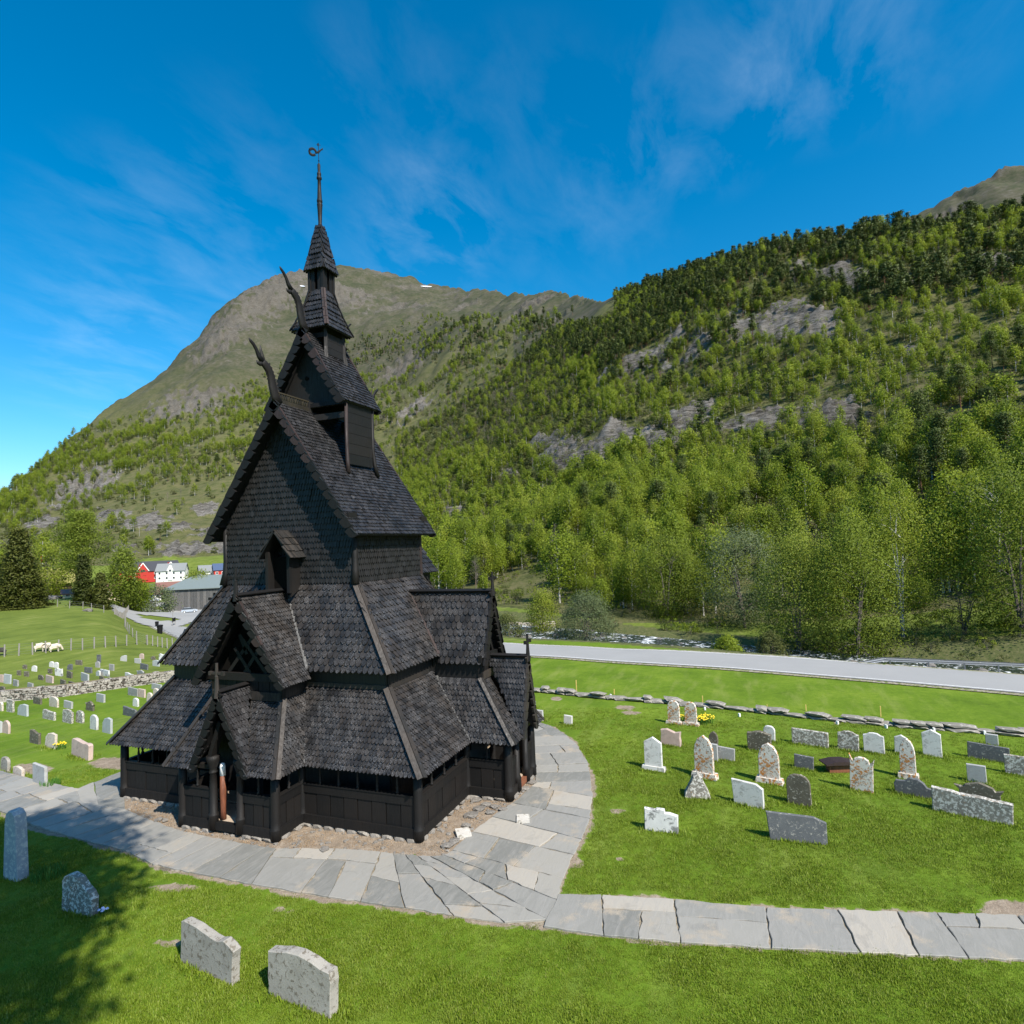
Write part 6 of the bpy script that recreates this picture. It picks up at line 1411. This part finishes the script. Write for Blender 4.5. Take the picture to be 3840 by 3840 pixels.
# dark timber grave cover
p = hit((1900 + 1.004 * 1240) / 1.9876, (2100 + 1.004 * 790) / 1.9876); e = empty('timber_grave_cover', p, .36 - math.pi / 2); tag(e, 'low brown timber grave cover with a flat dark lid beside the horned stone', 'grave cover')
b = MB(); b.box((0, 0, .15), (.8, .3, .34)); b.build('box', BRWN, e); b = MB(); b.prism([(-.58, -.3, .32), (.58, -.3, .32), (.58, -.3, .36), (.2, -.3, .44), (-.2, -.3, .44), (-.58, -.3, .36)], (0, .6, 0)); b.build('lid', REDW, e)
# flowers
YEL = flat('yellow_petals', (.75, .55, .02), .6); STEM = flat('green_stems', (.06, .16, .02), .7)
def flowers(x, y, n, r, label, mat=YEL, h=.3, name='daffodils'):
    p = hit(x, y); e = empty(name, p); tag(e, label, 'flowers'); s = MB(); f = MB()
    for k in range(n):
        a = random.random() * 6.28; q = r * math.sqrt(random.random()); c = np.array((q * math.cos(a), q * math.sin(a), 0)); t = c * 1.1 + (random.uniform(-.05, .05), random.uniform(-.05, .05), h * random.uniform(.7, 1.1))
        s.tube([c, t], [.006, .004], 3); l = c + np.array((random.uniform(-.1, .1), random.uniform(-.1, .1), h * .8)); s.beam(c, l, .02, .004)
        if mat: f.lathe(t, [(.0, -.01), (.045, .005), (.03, .03), (.0, .02)], 6)
    s.build('stems', STEM, e, stuff=True)
    if mat: f.build('petals', mat, e, stuff=True)
flowers(1328, 1364, 60, .42, 'yellow daffodils beside the right round-topped stone'); flowers(1290, 1362, 16, .2, 'yellow daffodils between the two round-topped stones'); flowers(115, 1413, 24, .25, 'yellow flowers beside the beige shouldered stone'); flowers(92, 1654, 90, .42, 'leafy green plant between the obelisk and the dark stone', None, .28, 'leafy_plant'); flowers(96, 1484, 70, .32, 'leafy green shrub beside the pale grey slab', None, .3, 'leafy_plant'); flowers(193, 1724, 5, .08, 'small pale blue flowers behind the dark lichened stone', flat('blue_petals', (.35, .45, .7)), .12, 'small_flowers'); flowers(318, 1384 - 30, 0, .1, 'x') if 0 else None
# ------------------------------------------------------------------ low wall on the right: every stone its own part
WL = [wpt(*q) for q in [(1005, 1302), (1060, 1308), (1120, 1315), (1190, 1320), (1260, 1326), (1320, 1332), (1400, 1340), (1480, 1349), (1560, 1358), (1650, 1366), (1740, 1374), (1830, 1380), (1932, 1388), (2040, 1397), (2200, 1411), (2450, 1434)]]
WL = np.array(WL); s_ = np.concatenate([[0], np.cumsum(np.hypot(*np.diff(WL, axis=0).T))]); lw = empty('low_stone_wall', (WL[0][0], WL[0][1], 0)); tag(lw, 'low wall of flat lichened stones across the lawn on the right', 'wall')
WSM = stone_mat('flat_wall_stone', (.13, .12, .10), (.28, .26, .225), (.38, .36, .32), 6, .30, spotcov=.55); RW = [rock_mesh(s + 20, .5, 'stone', WSM) for s in range(7)]
x = 0
while x < s_[-1]:
    w = random.uniform(.45, 1.15) * (1 if random.random() > .2 else 1.3); xm = x + w / 2; px_, py_ = np.interp(xm, s_, WL[:, 0]), np.interp(xm, s_, WL[:, 1]); q1, q2 = np.interp(xm + .2, s_, WL[:, 0]), np.interp(xm + .2, s_, WL[:, 1]); a = math.atan2(q2 - py_, q1 - px_)
    for lvl in range(2):
        if lvl and random.random() < .35: continue
        o = inst(RW[random.randrange(7)], 'stone', (px_ - lw.location.x + random.uniform(-.06, .06), py_ - lw.location.y + random.uniform(-.06, .06), .05 + lvl * .17), a + random.uniform(-.12, .12), (w * (1.2 - .15 * lvl), .66, .40 + .12 * random.random()), lw)
    x += w * .80
for i, (x, y) in enumerate([(1088, 1307), (1159, 1310), (1326, 1327), (1448, 1340), (1662, 1352), (1521, 1341)]):
    p = hit(x, y); b = MB(); b.beam((0, 0, -.05), (random.uniform(-.03, .03), 0, [.75, .3, .4, .28, .5, .3][i]), .045, .045); o = b.build('wooden_stake', flat('yellow_stake_wood', (.62, .45, .14)) if 'yellow_stake_wood' not in bpy.data.materials else bpy.data.materials['yellow_stake_wood']); o.location = p; tag(o, ['tallest thin yellow stake by the low wall nearest the church', 'short thin yellow stake second from the church', 'thin yellow stake right of the two round-topped stones', 'tiny yellow stake behind the small white round stone', 'thin yellow stake farthest right along the low wall', 'tiny yellow stake behind the wide grey headstone'][i], 'stake', 'yellow stakes along the low wall')
for i, (x, y) in enumerate([(1152, 1315), (1225, 1324), (1330, 1340), (1395, 1352), (1580, 1367), (1672, 1374), (1762, 1380), (1858, 1386)]):
    p = hit(x, y); b = MB(); b.box((0, 0, .05), (.10, .08, .22), random.random()); o = b.build('marker_stub', WHITE); o.location = p; tag(o, 'small white marker stub at the foot of the low wall', 'marker', 'white marker stubs along the low wall')
# ------------------------------------------------------------------ dry stone wall on the left
f7 = lambda x, y: (.3623 * x / 1.9876, (2400 + .3623 * y) / 1.9876)
DW = [hit(*f7(x, y)) for x, y in [(-200, 660), (0, 640), (200, 618), (420, 598), (640, 578), (860, 548), (1080, 515), (1300, 482), (1480, 458), (1700, 430), (1900, 405), (2150, 370)]]
dw = empty('dry_stone_wall', DW[0]); tag(dw, 'dry stone wall with a dry grass top crossing the left lawn', 'wall'); b = MB(); random.seed(5); dst = MB(); DWM = stone_mat('dry_wall_stone', (.10, .09, .08), (.46, .42, .37), (.06, .05, .04), 4, spotcov=.50)
for A, B in zip(DW[:-1], DW[1:]):
    L = (B - A).length; d = (B - A) / L; n = Vector((-d.y, d.x, 0)); n.normalize(); ang = math.atan2(d.y, d.x); dst.beam(A + Vector((0, 0, .40)), B + Vector((0, 0, .40)), .85, .75)
    for lvl in range(5):
        x = 0
        while x < L:
            w = random.uniform(.25, .65); c = A + d * (x + w / 2) - n * .42 * random.uniform(.93, 1.1); 
            if (c - Vector((CX, CY, 0))).length > (A + d * x + n * .4 - Vector((CX, CY, 0))).length: c = A + d * (x + w / 2) + n * .42 * random.uniform(.93, 1.1)
            b.box(c + Vector((0, 0, .08 + lvl * .165)), (w * .93, random.uniform(.2, .34), random.uniform(.12, .17)), ang + random.uniform(-.1, .1)); x += w
    for k in range(int(L / .5)):
        c = A + d * (k * .5 + random.random() * .3) + n * random.uniform(-.3, .3) + Vector((0, 0, .80)); (b.box(c, (random.uniform(.3, .6), random.uniform(.3, .5), .10), ang + random.uniform(-.3, .3)) if random.random() < .3 else None)
for o_ in (b.build('stones', DWM, None, stuff=True), dst.build('core', flat('dry_turf', (.20, .16, .09), .95), None)): o_.parent = dw; o_.matrix_parent_inverse = Matrix.Translation(-dw.location)
# ------------------------------------------------------------------ fences
f6 = lambda x, y: (.4141 * x / 1.9876, (1900 + .4141 * y) / 1.9876)
FPOST = flat('grey_fence_post', (.26, .24, .215), .85); WIRE = flat('fence_wire', (.16, .18, .15), .6)
def fence(pts, h, label, name='wire_fence', wires=5, pr=.05, step=None):
    P = [hit(*f6(*q)) for q in pts]; P = [p for p in P if p]; e = empty(name, P[0]); tag(e, label, 'fence'); O = P[0]
    Q = []
    if step:
        for A, B in zip(P[:-1], P[1:]):
            n = max(1, int((B - A).length / step))
            for k in range(n): c = A + (B - A) * k / n; Q.append(Vector((c.x, c.y, gz(c.x, c.y))))
    else: Q = P
    me = None
    for q in Q: b = MB(); b.lathe((0, 0, 0), [(pr, -.3), (pr, h)], 7); o = b.build('post', FPOST, e) if me is None else inst(me, 'post', (0, 0, 0), 0, 1, e); me = o.data; o.location = q - O; o.rotation_euler = (random.uniform(-.05, .05), random.uniform(-.05, .05), 0)
    w = MB()
    for k in range(wires):
        z = h * (.15 + .8 * k / (wires - 1))
        for A, B in zip(Q[:-1], Q[1:]): w.beam(A - O + Vector((0, 0, z)), B - O + Vector((0, 0, z)), .012, .012)
    w.build('wires', WIRE, e, stuff=True)
fence([(-90, 1370), (40, 1360), (170, 1350), (295, 1340), (415, 1325), (530, 1312), (643, 1300), (747, 1298), (853, 1285), (955, 1275), (1050, 1270), (1147, 1258), (1240, 1250), (1335, 1252), (1382, 1258), (1427, 1268), (1470, 1275), (1515, 1282), (1562, 1280), (1620, 1290)], 1.25, 'long wire fence with pale posts between the far graves and the sheep field', pr=.07)
fence([(1330, 1250), (1240, 1210), (1170, 1150), (1130, 1090), (1135, 1030), (1140, 965)], 1.2, 'post fence climbing from the graveyard corner to the car park', step=1.8, pr=.06)
fence([(0, 905), (120, 905), (220, 903), (320, 900), (410, 905), (520, 905), (630, 920), (750, 925), (830, 940), (940, 960)], 1.1, 'wire fence along the far edge of the field below the spruces', wires=4)
fence([(1035, 975), (1150, 965), (1230, 950)], 1.2, 'short metal gate fence at the car park entrance', step=1.0, wires=6, pr=.04)
# ------------------------------------------------------------------ road and car park on the left, far buildings
def drape(name, pts, holes, mat, label, cell=1.0, lift=.12, conv=f6):
    P = np.array([tuple(hit(*conv(*q)))[:2] for q in pts]); H = [np.array([tuple(hit(*conv(*q)))[:2] for q in h]) for h in holes]
    x0, y0 = P.min(0); x1, y1 = P.max(0); gx_, gy_ = np.meshgrid(np.arange(x0, x1, cell), np.arange(y0, y1, cell), indexing='ij'); ins = in_poly(gx_ + cell / 2, gy_ + cell / 2, P)
    for h in H: ins &= ~in_poly(gx_ + cell / 2, gy_ + cell / 2, h)
    vid = {}; vs = []; fs = []
    def vert(i, j):
        if (i, j) not in vid: vid[(i, j)] = len(vs); X, Yq = x0 + i * cell, y0 + j * cell; vs.append((X, Yq, gz(X, Yq) + lift))
        return vid[(i, j)]
    for i, j in zip(*np.nonzero(ins)): fs.append((vert(i, j), vert(i + 1, j), vert(i + 1, j + 1), vert(i, j + 1)))
    b = MB(); b.add(vs, fs, .5); o = b.build(name, mat, None, smooth=True, fix=False); tag(o, label, kind='structure'); return o
drape('car_park', [(1700, 1245), (1640, 1210), (1560, 1165), (1460, 1105), (1380, 1088), (1260, 1062), (1170, 1015), (1100, 985), (1035, 965), (1010, 905), (1100, 878), (1240, 868), (1490, 866), (1850, 866), (1900, 940), (1850, 1000), (1700, 1064), (1620, 1090), (1650, 1140), (1760, 1180)],
      [[(1340, 918), (1420, 908), (1490, 912), (1490, 940), (1420, 938)], [(1225, 972), (1330, 985), (1480, 1002), (1600, 1012), (1650, 1030), (1560, 1040), (1420, 1035), (1300, 1015)]], ASPH, 'pale asphalt drive and car park beyond the field on the left')
def hm(n, c, r=.7): return bpy.data.materials[n] if n in bpy.data.materials else flat(n, c, r)
REDP = hm('red_house_paint', (.42, .035, .025)); WHP = hm('white_house_paint', (.78, .77, .73)); DROOF = hm('dark_roof_tiles', (.05, .052, .06)); GROOF = hm('grey_roof_tiles', (.20, .21, .21)); SHROOF = hm('sheet_metal_roof', (.17, .20, .19), .5); GLASS = NT('window_glass', .1, .5).col((.04, .05, .06)).m; TURF = hm('turf_roof', (.22, .20, .06)); BRW = hm('dark_brown_planks', (.045, .022, .012)); RBR = hm('red_brown_roof', (.20, .10, .08)); BLR = hm('blue_grey_roof', (.06, .09, .16)); YLW = hm('cream_house_paint', (.62, .52, .33))
def house(x, y, wpx, hpx, depth, rot, wall, roofm, label, name='house', roofh=.45, dorm=(), wins=(2, 4), trim=WHP, conv=f6, over=.4, ridge_x=True):
    p = hit(*conv(x, y)); r = math.hypot(p.x - CX, p.y - CY); sc = FPX / r * .93; w = wpx * .4141 / sc if conv is f6 else wpx * 1.9876 / sc; h = hpx * .4141 / sc if conv is f6 else hpx * 1.9876 / sc
    az = math.atan2(p.y - CY, p.x - CX); e = empty(name, p, az - math.pi / 2 + rot); tag(e, label, 'building'); hw, hd = w / 2, depth / 2; hh = h * (1 - roofh); 
    b = MB(); b.box((0, 0, hh / 2 - .5), (w, depth, hh + 1)); 
    if ridge_x:
        for s in (-1, 1): b.prism([(s * hw, -hd, hh), (s * hw, hd, hh), (s * hw, 0, h - .15)], (-s * .2, 0, 0))
    b.build('wall', wall, e)
    for s in (-1, 1):
        m = MB(); A = [(-hw - over, s * (hd + over), hh - over * .6), (hw + over, s * (hd + over), hh - over * .6), (hw + over, 0, h), (-hw - over, 0, h)]; m.prism(A, (0, 0, .2)); m.build('roof', roofm, e)
    for dx in dorm:
        m = MB(); dw_ = w * .085; 
        m.prism([(dx * w - dw_, -hd - .35, 0), (dx * w + dw_, -hd - .35, 0), (dx * w + dw_, -hd - .35, hh + .3), (dx * w, -hd - .35, h - .7), (dx * w - dw_, -hd - .35, hh + .3)], (0, hd, 0)); g = m.build('dormer', wall, e)
        m = MB()
        for s in (-1, 1): m.beam((dx * w + s * (dw_ + .3), -hd - .45, hh), (dx * w, -hd - .45, h - .5), .15, .35)
        m.build('dormer_trim', trim, g); m = MB(); m.box((dx * w, -hd - .38, hh + .1), (dw_ * .8, .08, 1.0)); m.build('window', GLASS, g)
    rows, cols = wins
    for i in range(rows):
        for j in range(cols):
            xx = -hw + w * (j + .5) / cols; zz = hh * (i + .5) / rows; m = MB(); m.box((xx, -hd - .03, zz), (min(1.1, w / cols * .5), .06, min(1.3, hh / rows * .55))); f = m.build('window', trim, e); m = MB(); m.box((xx, -hd - .07, zz), (min(.85, w / cols * .4), .04, min(1.0, hh / rows * .42))); m.build('pane', GLASS, f)
    for s in (-1, 1):
        for i in range(rows): m = MB(); m.box((s * (hw + .03), 0, hh * (i + .5) / rows), (.06, 1.0, min(1.2, hh / rows * .5))); m.build('window', trim, e)
    return e
house(1330, 662, 400, 130, 11, .25, REDP, DROOF, 'long red house with white-trimmed gables and a dark roof', dorm=(-.12, .33), wins=(2, 6), roofh=.5)
house(1562, 662, 185, 118, 9, -.2, WHP, GROOF, 'white house with a grey roof and a front gable right of the red house', dorm=(0,), wins=(2, 4), roofh=.42)
house(1900, 628, 150, 80, 8, .15, WHP, GROOF, 'low white house with a grey roof beside the blue-roofed red one', wins=(1, 3), roofh=.55)
house(2010, 624, 120, 90, 8, .1, REDP, BLR, 'small red house with a blue-grey roof against the church wall', wins=(1, 3), roofh=.5)
house(1350, 835, 130, 55, 9, .1, WHP, RBR, 'white low building with a red-brown roof left of the grey hall', wins=(1, 3), roofh=.3)
house(1560, 800, 200, 95, 9, .1, WHP, RBR, 'white building with a red-brown roof directly behind the grey hall', wins=(1, 3), roofh=.5)
house(1035, 830, 120, 110, 8, .1, YLW, RBR, 'cream building half hidden by the narrow spruces', wins=(1, 3), roofh=.4)
house(660, 812, 110, 45, 7, 0, YLW, RBR, 'small cream building right of the turf-roofed barn', wins=(1, 2), roofh=.4)
house(440, 792, 235, 165, 7, .15, BRW, TURF, 'dark brown log barn with a grassy turf roof', 'turf_roof_barn', wins=(0, 0), roofh=.52, over=.9)
house(842, 1112, 24, 26, 4, .2, GREYB, hm('mossy_hut_roof', (.13, .15, .10)), 'small grey-roofed hut among bushes behind the nave', 'hut', wins=(0, 0), conv=lambda x, y: (x, y), roofh=.6)
# grey hall
pA, pB = hit(*f6(1496, 942)), hit(*f6(1900, 946)); pB = pA + Vector((math.cos(rad(-57)), math.sin(rad(-57)), 0)) * 42; dv_ = (pB - pA); dv_.z = 0; Lh = dv_.length; rr0 = math.hypot(pA.x - CX, pA.y - CY); sc0 = FPX / rr0 * .95; hh0 = 150 * .4141 / sc0
e = empty('grey_hall', pA, math.atan2(dv_.y, dv_.x)); tag(e, 'long grey timber-clad hall with a low sheet metal roof beside the car park', 'building'); wd = 24
b = MB(); b.box((Lh / 2 + 6, wd / 2, hh0 / 2 - 1), (Lh + 12, wd - .2, hh0 + 2)); b.build('wall', GREYB, e)
for k in range(int((Lh + 12) / .9)): b = MB(); b.box((k * .9 + .45, -.06, hh0 / 2 - .2), (.85, .1 + .05 * (k % 2), hh0)); b.build('cladding_board', GREYB, e)
b = MB(); b.prism([(-.8, -.8, hh0), (Lh + 13, -.8, hh0), (Lh + 13, wd / 2, hh0 + 3.6), (5, wd / 2, hh0 + 3.6)], (0, 0, .25)); b.prism([(-.8, wd + .8, hh0), (Lh + 13, wd + .8, hh0), (Lh + 13, wd / 2, hh0 + 3.6), (5, wd / 2, hh0 + 3.6)], (0, 0, .25)); b.prism([(-.8, -.8, hh0), (-.8, wd + .8, hh0), (5, wd / 2, hh0 + 3.6)], (0, 0, .25)); b.build('roof', SHROOF, e)
# cars
def car(x, y, paint, label, rot, wagon=True):
    p = hit(*f6(x, y)); az = math.atan2(p.y - CY, p.x - CX); e = empty('parked_car', p + Vector((0, 0, .12)), az + math.pi / 2 + rot); tag(e, label, 'car', 'cars in the car park'); m = NT('car_paint_' + str(int(x)), .3, .5).col(paint).m; m.node_tree.nodes['Principled BSDF'].inputs['Metallic'].default_value = .3
    b = MB(); prof = [(-2.2, .3), (-2.25, .75), (-2.15, .92), (2.0 - (0 if wagon else .2), .9), (2.2, .8), (2.25, .35)]
    body = [(-2.2, .28), (-2.22, .7), (-2.05, .86), (-1.1, .95), (1.95, .98), (2.2, .8), (2.2, .3)]; b.prism([(q, -.86, z) for q, z in body], (0, 1.72, 0)); b.build('body', m, e)
    cab = [(-1.15, .93), (-.45, 1.42), (1.35, 1.46), (2.0, .97)]; b = MB(); b.prism([(q, -.74, z) for q, z in cab], (0, 1.48, 0)); b.build('windows', GLASS, e); b = MB(); b.prism([(-.5, -.70, 1.40), (1.4, -.70, 1.42), (1.3, -.66, 1.50), (-.35, -.66, 1.49)], (0, 1.38, 0)); b.build('roof', m, e)
    for wx_ in (-1.35, 1.35):
        for sy in (-1, 1): b = MB(); b.lathe((wx_, sy * .82, .33), [(.33, -.1), (.33, .1)], 14, M=Matrix.Rotation(rad(90), 3, 'X')); w = b.build('wheel', IRON, e); b = MB(); b.lathe((wx_, sy * .925, .33), [(.19, -.01), (.19, .01)], 10, M=Matrix.Rotation(rad(90), 3, 'X')); b.build('rim', WHITE, w)
    for sy in (-.6, .6): b = MB(); b.box((-2.2, sy, .68), (.08, .32, .14)); b.build('headlight', WHITE, e); b = MB(); b.box((2.2, sy, .78), (.06, .3, .16)); b.build('tail_light', REDP, e)
car(1712, 962, (.45, .50, .56), 'silver car parked alone in front of the grey hall', .1); car(1188, 876, (.015, .018, .03), 'dark blue estate car at the left of the far parked row', 0); car(1262, 872, (.03, .03, .04), 'dark car parked right behind the dark blue estate', .2); car(1372, 868, (.42, .45, .48), 'silver car right of the dark cars in the far row', .15)
def small(name, x, y, mb, mat, label, cat, conv=f6, rz=0, group=None): p = hit(*conv(x, y)); o = mb.build(name, mat); o.location = p; o.rotation_euler = (0, 0, rz); tag(o, label, cat, group); return o
for (x, y, s, lb) in [(1421, 1090, .9, 'smaller black litter bin beside the drive'), (1448, 1150, 1.15, 'larger black litter bin nearer the church beside the drive')]: b = MB(); b.lathe((0, 0, 0), [(.3 * s, 0), (.36 * s, 1.0 * s), (.4 * s, 1.02 * s), (.4 * s, 1.1 * s), (.34 * s, 1.16 * s), (.1, 1.2 * s)], 12); small('litter_bin', x, y, b, IRON, lb, 'bin')
p = hit(*f6(1575, 1080)); e = empty('information_board', p, .6); tag(e, 'low dark information board on two posts at the drive junction', 'sign')
for s in (-.8, .8): b = MB(); b.box((s, 0, .6), (.1, .1, 1.3)); b.build('post', FPOST, e)
b = MB(); b.box((0, 0, 1.25), (1.9, .12, .7)); b.build('board', IRON, e)
b = MB(); b.lathe((0, 0, 0), [(.06, 0), (.05, 3.0)], 6); small('lamp_post', 1566, 1060, b, FPOST, 'thin grey pole at the drive junction', 'pole')
b = MB(); b.lathe((0, 0, 0), [(.11, 0), (.06, 11.2), (.09, 11.25), (.02, 11.4)], 8); fp = empty('flagpole', hit(*f6(386, 770))); tag(fp, 'white flagpole with a red and white pennant by the turf-roofed barn', 'flagpole'); o = b.build('pole', WHITE, fp); b = MB(); b.prism([(0, 0, 10.9), (0, 0, 9.2), (-.45, .1, 8.6), (-.6, .05, 10.3)], (.02, .03, 0)); b.build('pennant', REDP, fp)
rkp = hit(*f6(455, 840)); o = inst(rock_mesh(77, .6, 'boulder', ROCKM), 'boulder', rkp, .4, (6.5, 3.5, 3.2)); tag(o, 'large grey boulder below the turf-roofed barn', 'rock')
rkp = hit(*f6(795, 945)); o = inst(rock_mesh(79, .6, 'boulder', FST), 'boulder', rkp, .4, (2.2, 1.3, 1.5)); tag(o, 'brownish stone heap under the narrow spruce', 'rock')
for i, (x, y0_, y1_, lb) in enumerate([(263, 1012, 998, 'utility pole on the rocky slope above the houses'), (910, 968, 936, 'wooden double utility pole on the slope right of the nave roof'), (80, 1092, 1036, 'tall wooden utility pole left of the turf-roofed barn')]):
    p = hit(x, y0_); r = math.hypot(p.x - CX, p.y - CY); h = (y0_ - y1_) * r / (FPX / 1.9876) ; h = max(7, h); e = empty('utility_pole', p); tag(e, lb, 'pole'); b = MB(); b.lathe((0, 0, 0), [(.16, -.5), (.11, h)], 6)
    if i == 1: b2 = MB(); b2.lathe((1.6, -.6, 0), [(.16, -.5), (.11, h)], 6); b2.build('pole', FPOST, e)
    b.build('pole', FPOST, e); b = MB(); b.beam((-.8, .3, h - .6), (2.2, -.9, h - .6), .12, .12); b.build('crossarm', FPOST, e)
# ------------------------------------------------------------------ guard rail
GA, GB = hit(1600, 1253), hit(2010, 1268); dG = GB - GA; LG = dG.length; dG /= LG; e = empty('guard_rail', GA); e.location.z -= .18; tag(e, 'galvanised steel guard rail along the far edge of the road', 'guard rail'); GALV = NT('galvanised_steel', .4, .5).col((.24, .25, .26)).m; GALV.node_tree.nodes['Principled BSDF'].inputs['Metallic'].default_value = .6
nG = Vector((-dG.y, dG.x, 0)); b = MB(); prof = [(0, .47), (.05, .52), (.05, .57), (0, .61), (.05, .66), (.05, .72), (0, .77), (-.02, .77), (.03, .70), (.03, .67), (-.02, .61), (.03, .56), (.03, .53), (-.02, .47)]
vsL = []
for t, dz in ((0, -.55), (3.5, 0), (LG, 0)): vsL.append([dG * t + nG * x + Vector((0, 0, z + dz)) for x, z in prof])
n = len(prof)
for k in range(2): b.add(vsL[k] + vsL[k + 1], [tuple(range(n)), tuple(range(n, 2 * n))] + [(i, (i + 1) % n, n + (i + 1) % n, n + i) for i in range(n)], .5)
b.build('rail', GALV, e)
for k in range(1, int(LG / 4)): b = MB(); b.box(dG * (k * 4.0) - nG * .1 + Vector((0, 0, .12)), (.08, .08, .9)); b.build('post', GALV, e)
# ------------------------------------------------------------------ sheep
def sheep_mesh(pal, head):
    me = bpy.data.meshes.new('body'); V_ = [(0, 0, .62), (-.35, 0, .64), (.35, 0, .62), (-.52, 0, .62), (-.66, 0, .42), (-.76, 0, .20), (-.82, 0, .10)] + [(x, y, z) for x in (-.32, .34) for y in (-.15, .15) for z in (.42, .22, .02)] + [(.52, 0, .5)]
    E_ = [(0, 1), (0, 2), (1, 3), (3, 4), (4, 5), (5, 6), (2, 19)]; k = 7
    for leg in range(4): E_ += [(1 if leg < 2 else 2, k), (k, k + 1), (k + 1, k + 2)]; k += 3
    me.from_pydata(V_, E_, []); o = bpy.data.objects.new('sheep_body', me); COL.objects.link(o); o.modifiers.new('skin', 'SKIN'); sv = me.skin_vertices[0].data
    R_ = [.30, .27, .27, .20, .13, .11, .05] + [.10, .05, .045] * 4 + [.10]
    for i, r in enumerate(R_): sv[i].radius = (r, r)
    sv[0].use_root = True; o.modifiers.new('sub', 'SUBSURF').levels = 1; dg = bpy.context.evaluated_depsgraph_get(); m2 = bpy.data.meshes.new_from_object(o.evaluated_get(dg)); bpy.data.objects.remove(o); m2.name = 'body'; m2.materials.clear(); m2.materials.append(pal)
    m2.polygons.foreach_set('use_smooth', np.ones(len(m2.polygons), bool)); return m2
WOOL = stone_mat('cream_wool', (.52, .44, .33), (.70, .62, .50), None, 6); WOOLD = stone_mat('dark_wool', (.03, .028, .025), (.07, .065, .06), None, 6); SM, SMD = sheep_mesh(WOOL, 0), sheep_mesh(WOOLD, 0)
for (x, y, rz, me_, lb) in [(352, 1312, 0.2, SM, 'cream sheep grazing on the left of the pair by the fence'), (418, 1312, 1.1, SM, 'cream sheep half hidden behind a fence post in the middle'), (492, 1316, .15, SM, 'cream sheep grazing on the right of the pair by the fence'), (8, 1352, 3.3, SMD, 'dark grey sheep cut by the left edge of the picture')]:
    p = hit(*f6(x, y)); az = math.atan2(p.y - CY, p.x - CX); o = inst(me_, 'sheep', p, az + math.pi / 2 + rz, 0.95); tag(o, lb, 'sheep', 'sheep in the field')

# longer grass left standing round the feet of the stones
TP = []
for o in list(COL.objects):
    if o.name.startswith('gravestone') and o.parent is None:
        r = math.hypot(o.location.x - CX, o.location.y - CY)
        if r > 40: continue
        src = o if o.type == 'MESH' else o.children[0]; w = src.dimensions.x; c, s = math.cos(o.rotation_euler.z), math.sin(o.rotation_euler.z)
        for k in range(int(26 * w + 8)):
            a, b_ = random.uniform(-.55, .55) * w, random.choice((-1, 1)) * random.uniform(.06, .20); TP.append((o.location.x + a * c - b_ * s, o.location.y + a * s + b_ * c, o.location.z - .01))
scatter('long_grass', TP, rg.uniform(0, 6.28, len(TP)), rg.uniform(1.2, 2.4, len(TP)), [tuft(s) for s in range(20, 23)], rg.integers(0, 3, len(TP)), 'longer grass tufts round the feet of the gravestones')

b = MB()
for k in range(150):
    p = hit(random.uniform(940, 1045), random.uniform(1176, 1192)); s = random.uniform(.25, .7); b.box(p + Vector((0, 0, s * .2)), (s * 1.3, s, s * .7), random.random() * 3, var=random.random())
o = b.build('bank_stones', stone_mat('pale_bank_stone', (.26, .22, .17), (.44, .39, .32), None, 5), None); tag(o, 'pale heap of stones on the river bank left of the willow bush', 'stones', kind='stuff')

SNOW = flat('old_snow', (.80, .82, .85), .6)
for (x0_, x1_, y0_, lb) in [(794, 815, 540.5, 'largest small snow patch just below the far mountain ridge'), (566, 576, 540, 'tiny snow patch on the upper left mountain face')]:
    b = MB(); P0 = [hit(x0_ + (x1_ - x0_) * k / 8, y0_ - .6 * math.sin(k * .39 + .1) + k * .12) for k in range(9)]; P1 = [hit(x0_ + (x1_ - x0_) * k / 8, y0_ + .4 + 1.0 * math.sin(k * .39) + k * .12) for k in range(9)]
    if all(P0) and all(P1):
        b.add([p + Vector((-.9, -.3, 1.5)) * 1.5 for p in P0 + P1], [(k, k + 1, 10 + k, 9 + k) for k in range(8)], .5); o = b.build('snow_patch', SNOW, fix=False); tag(o, lb, kind='structure')
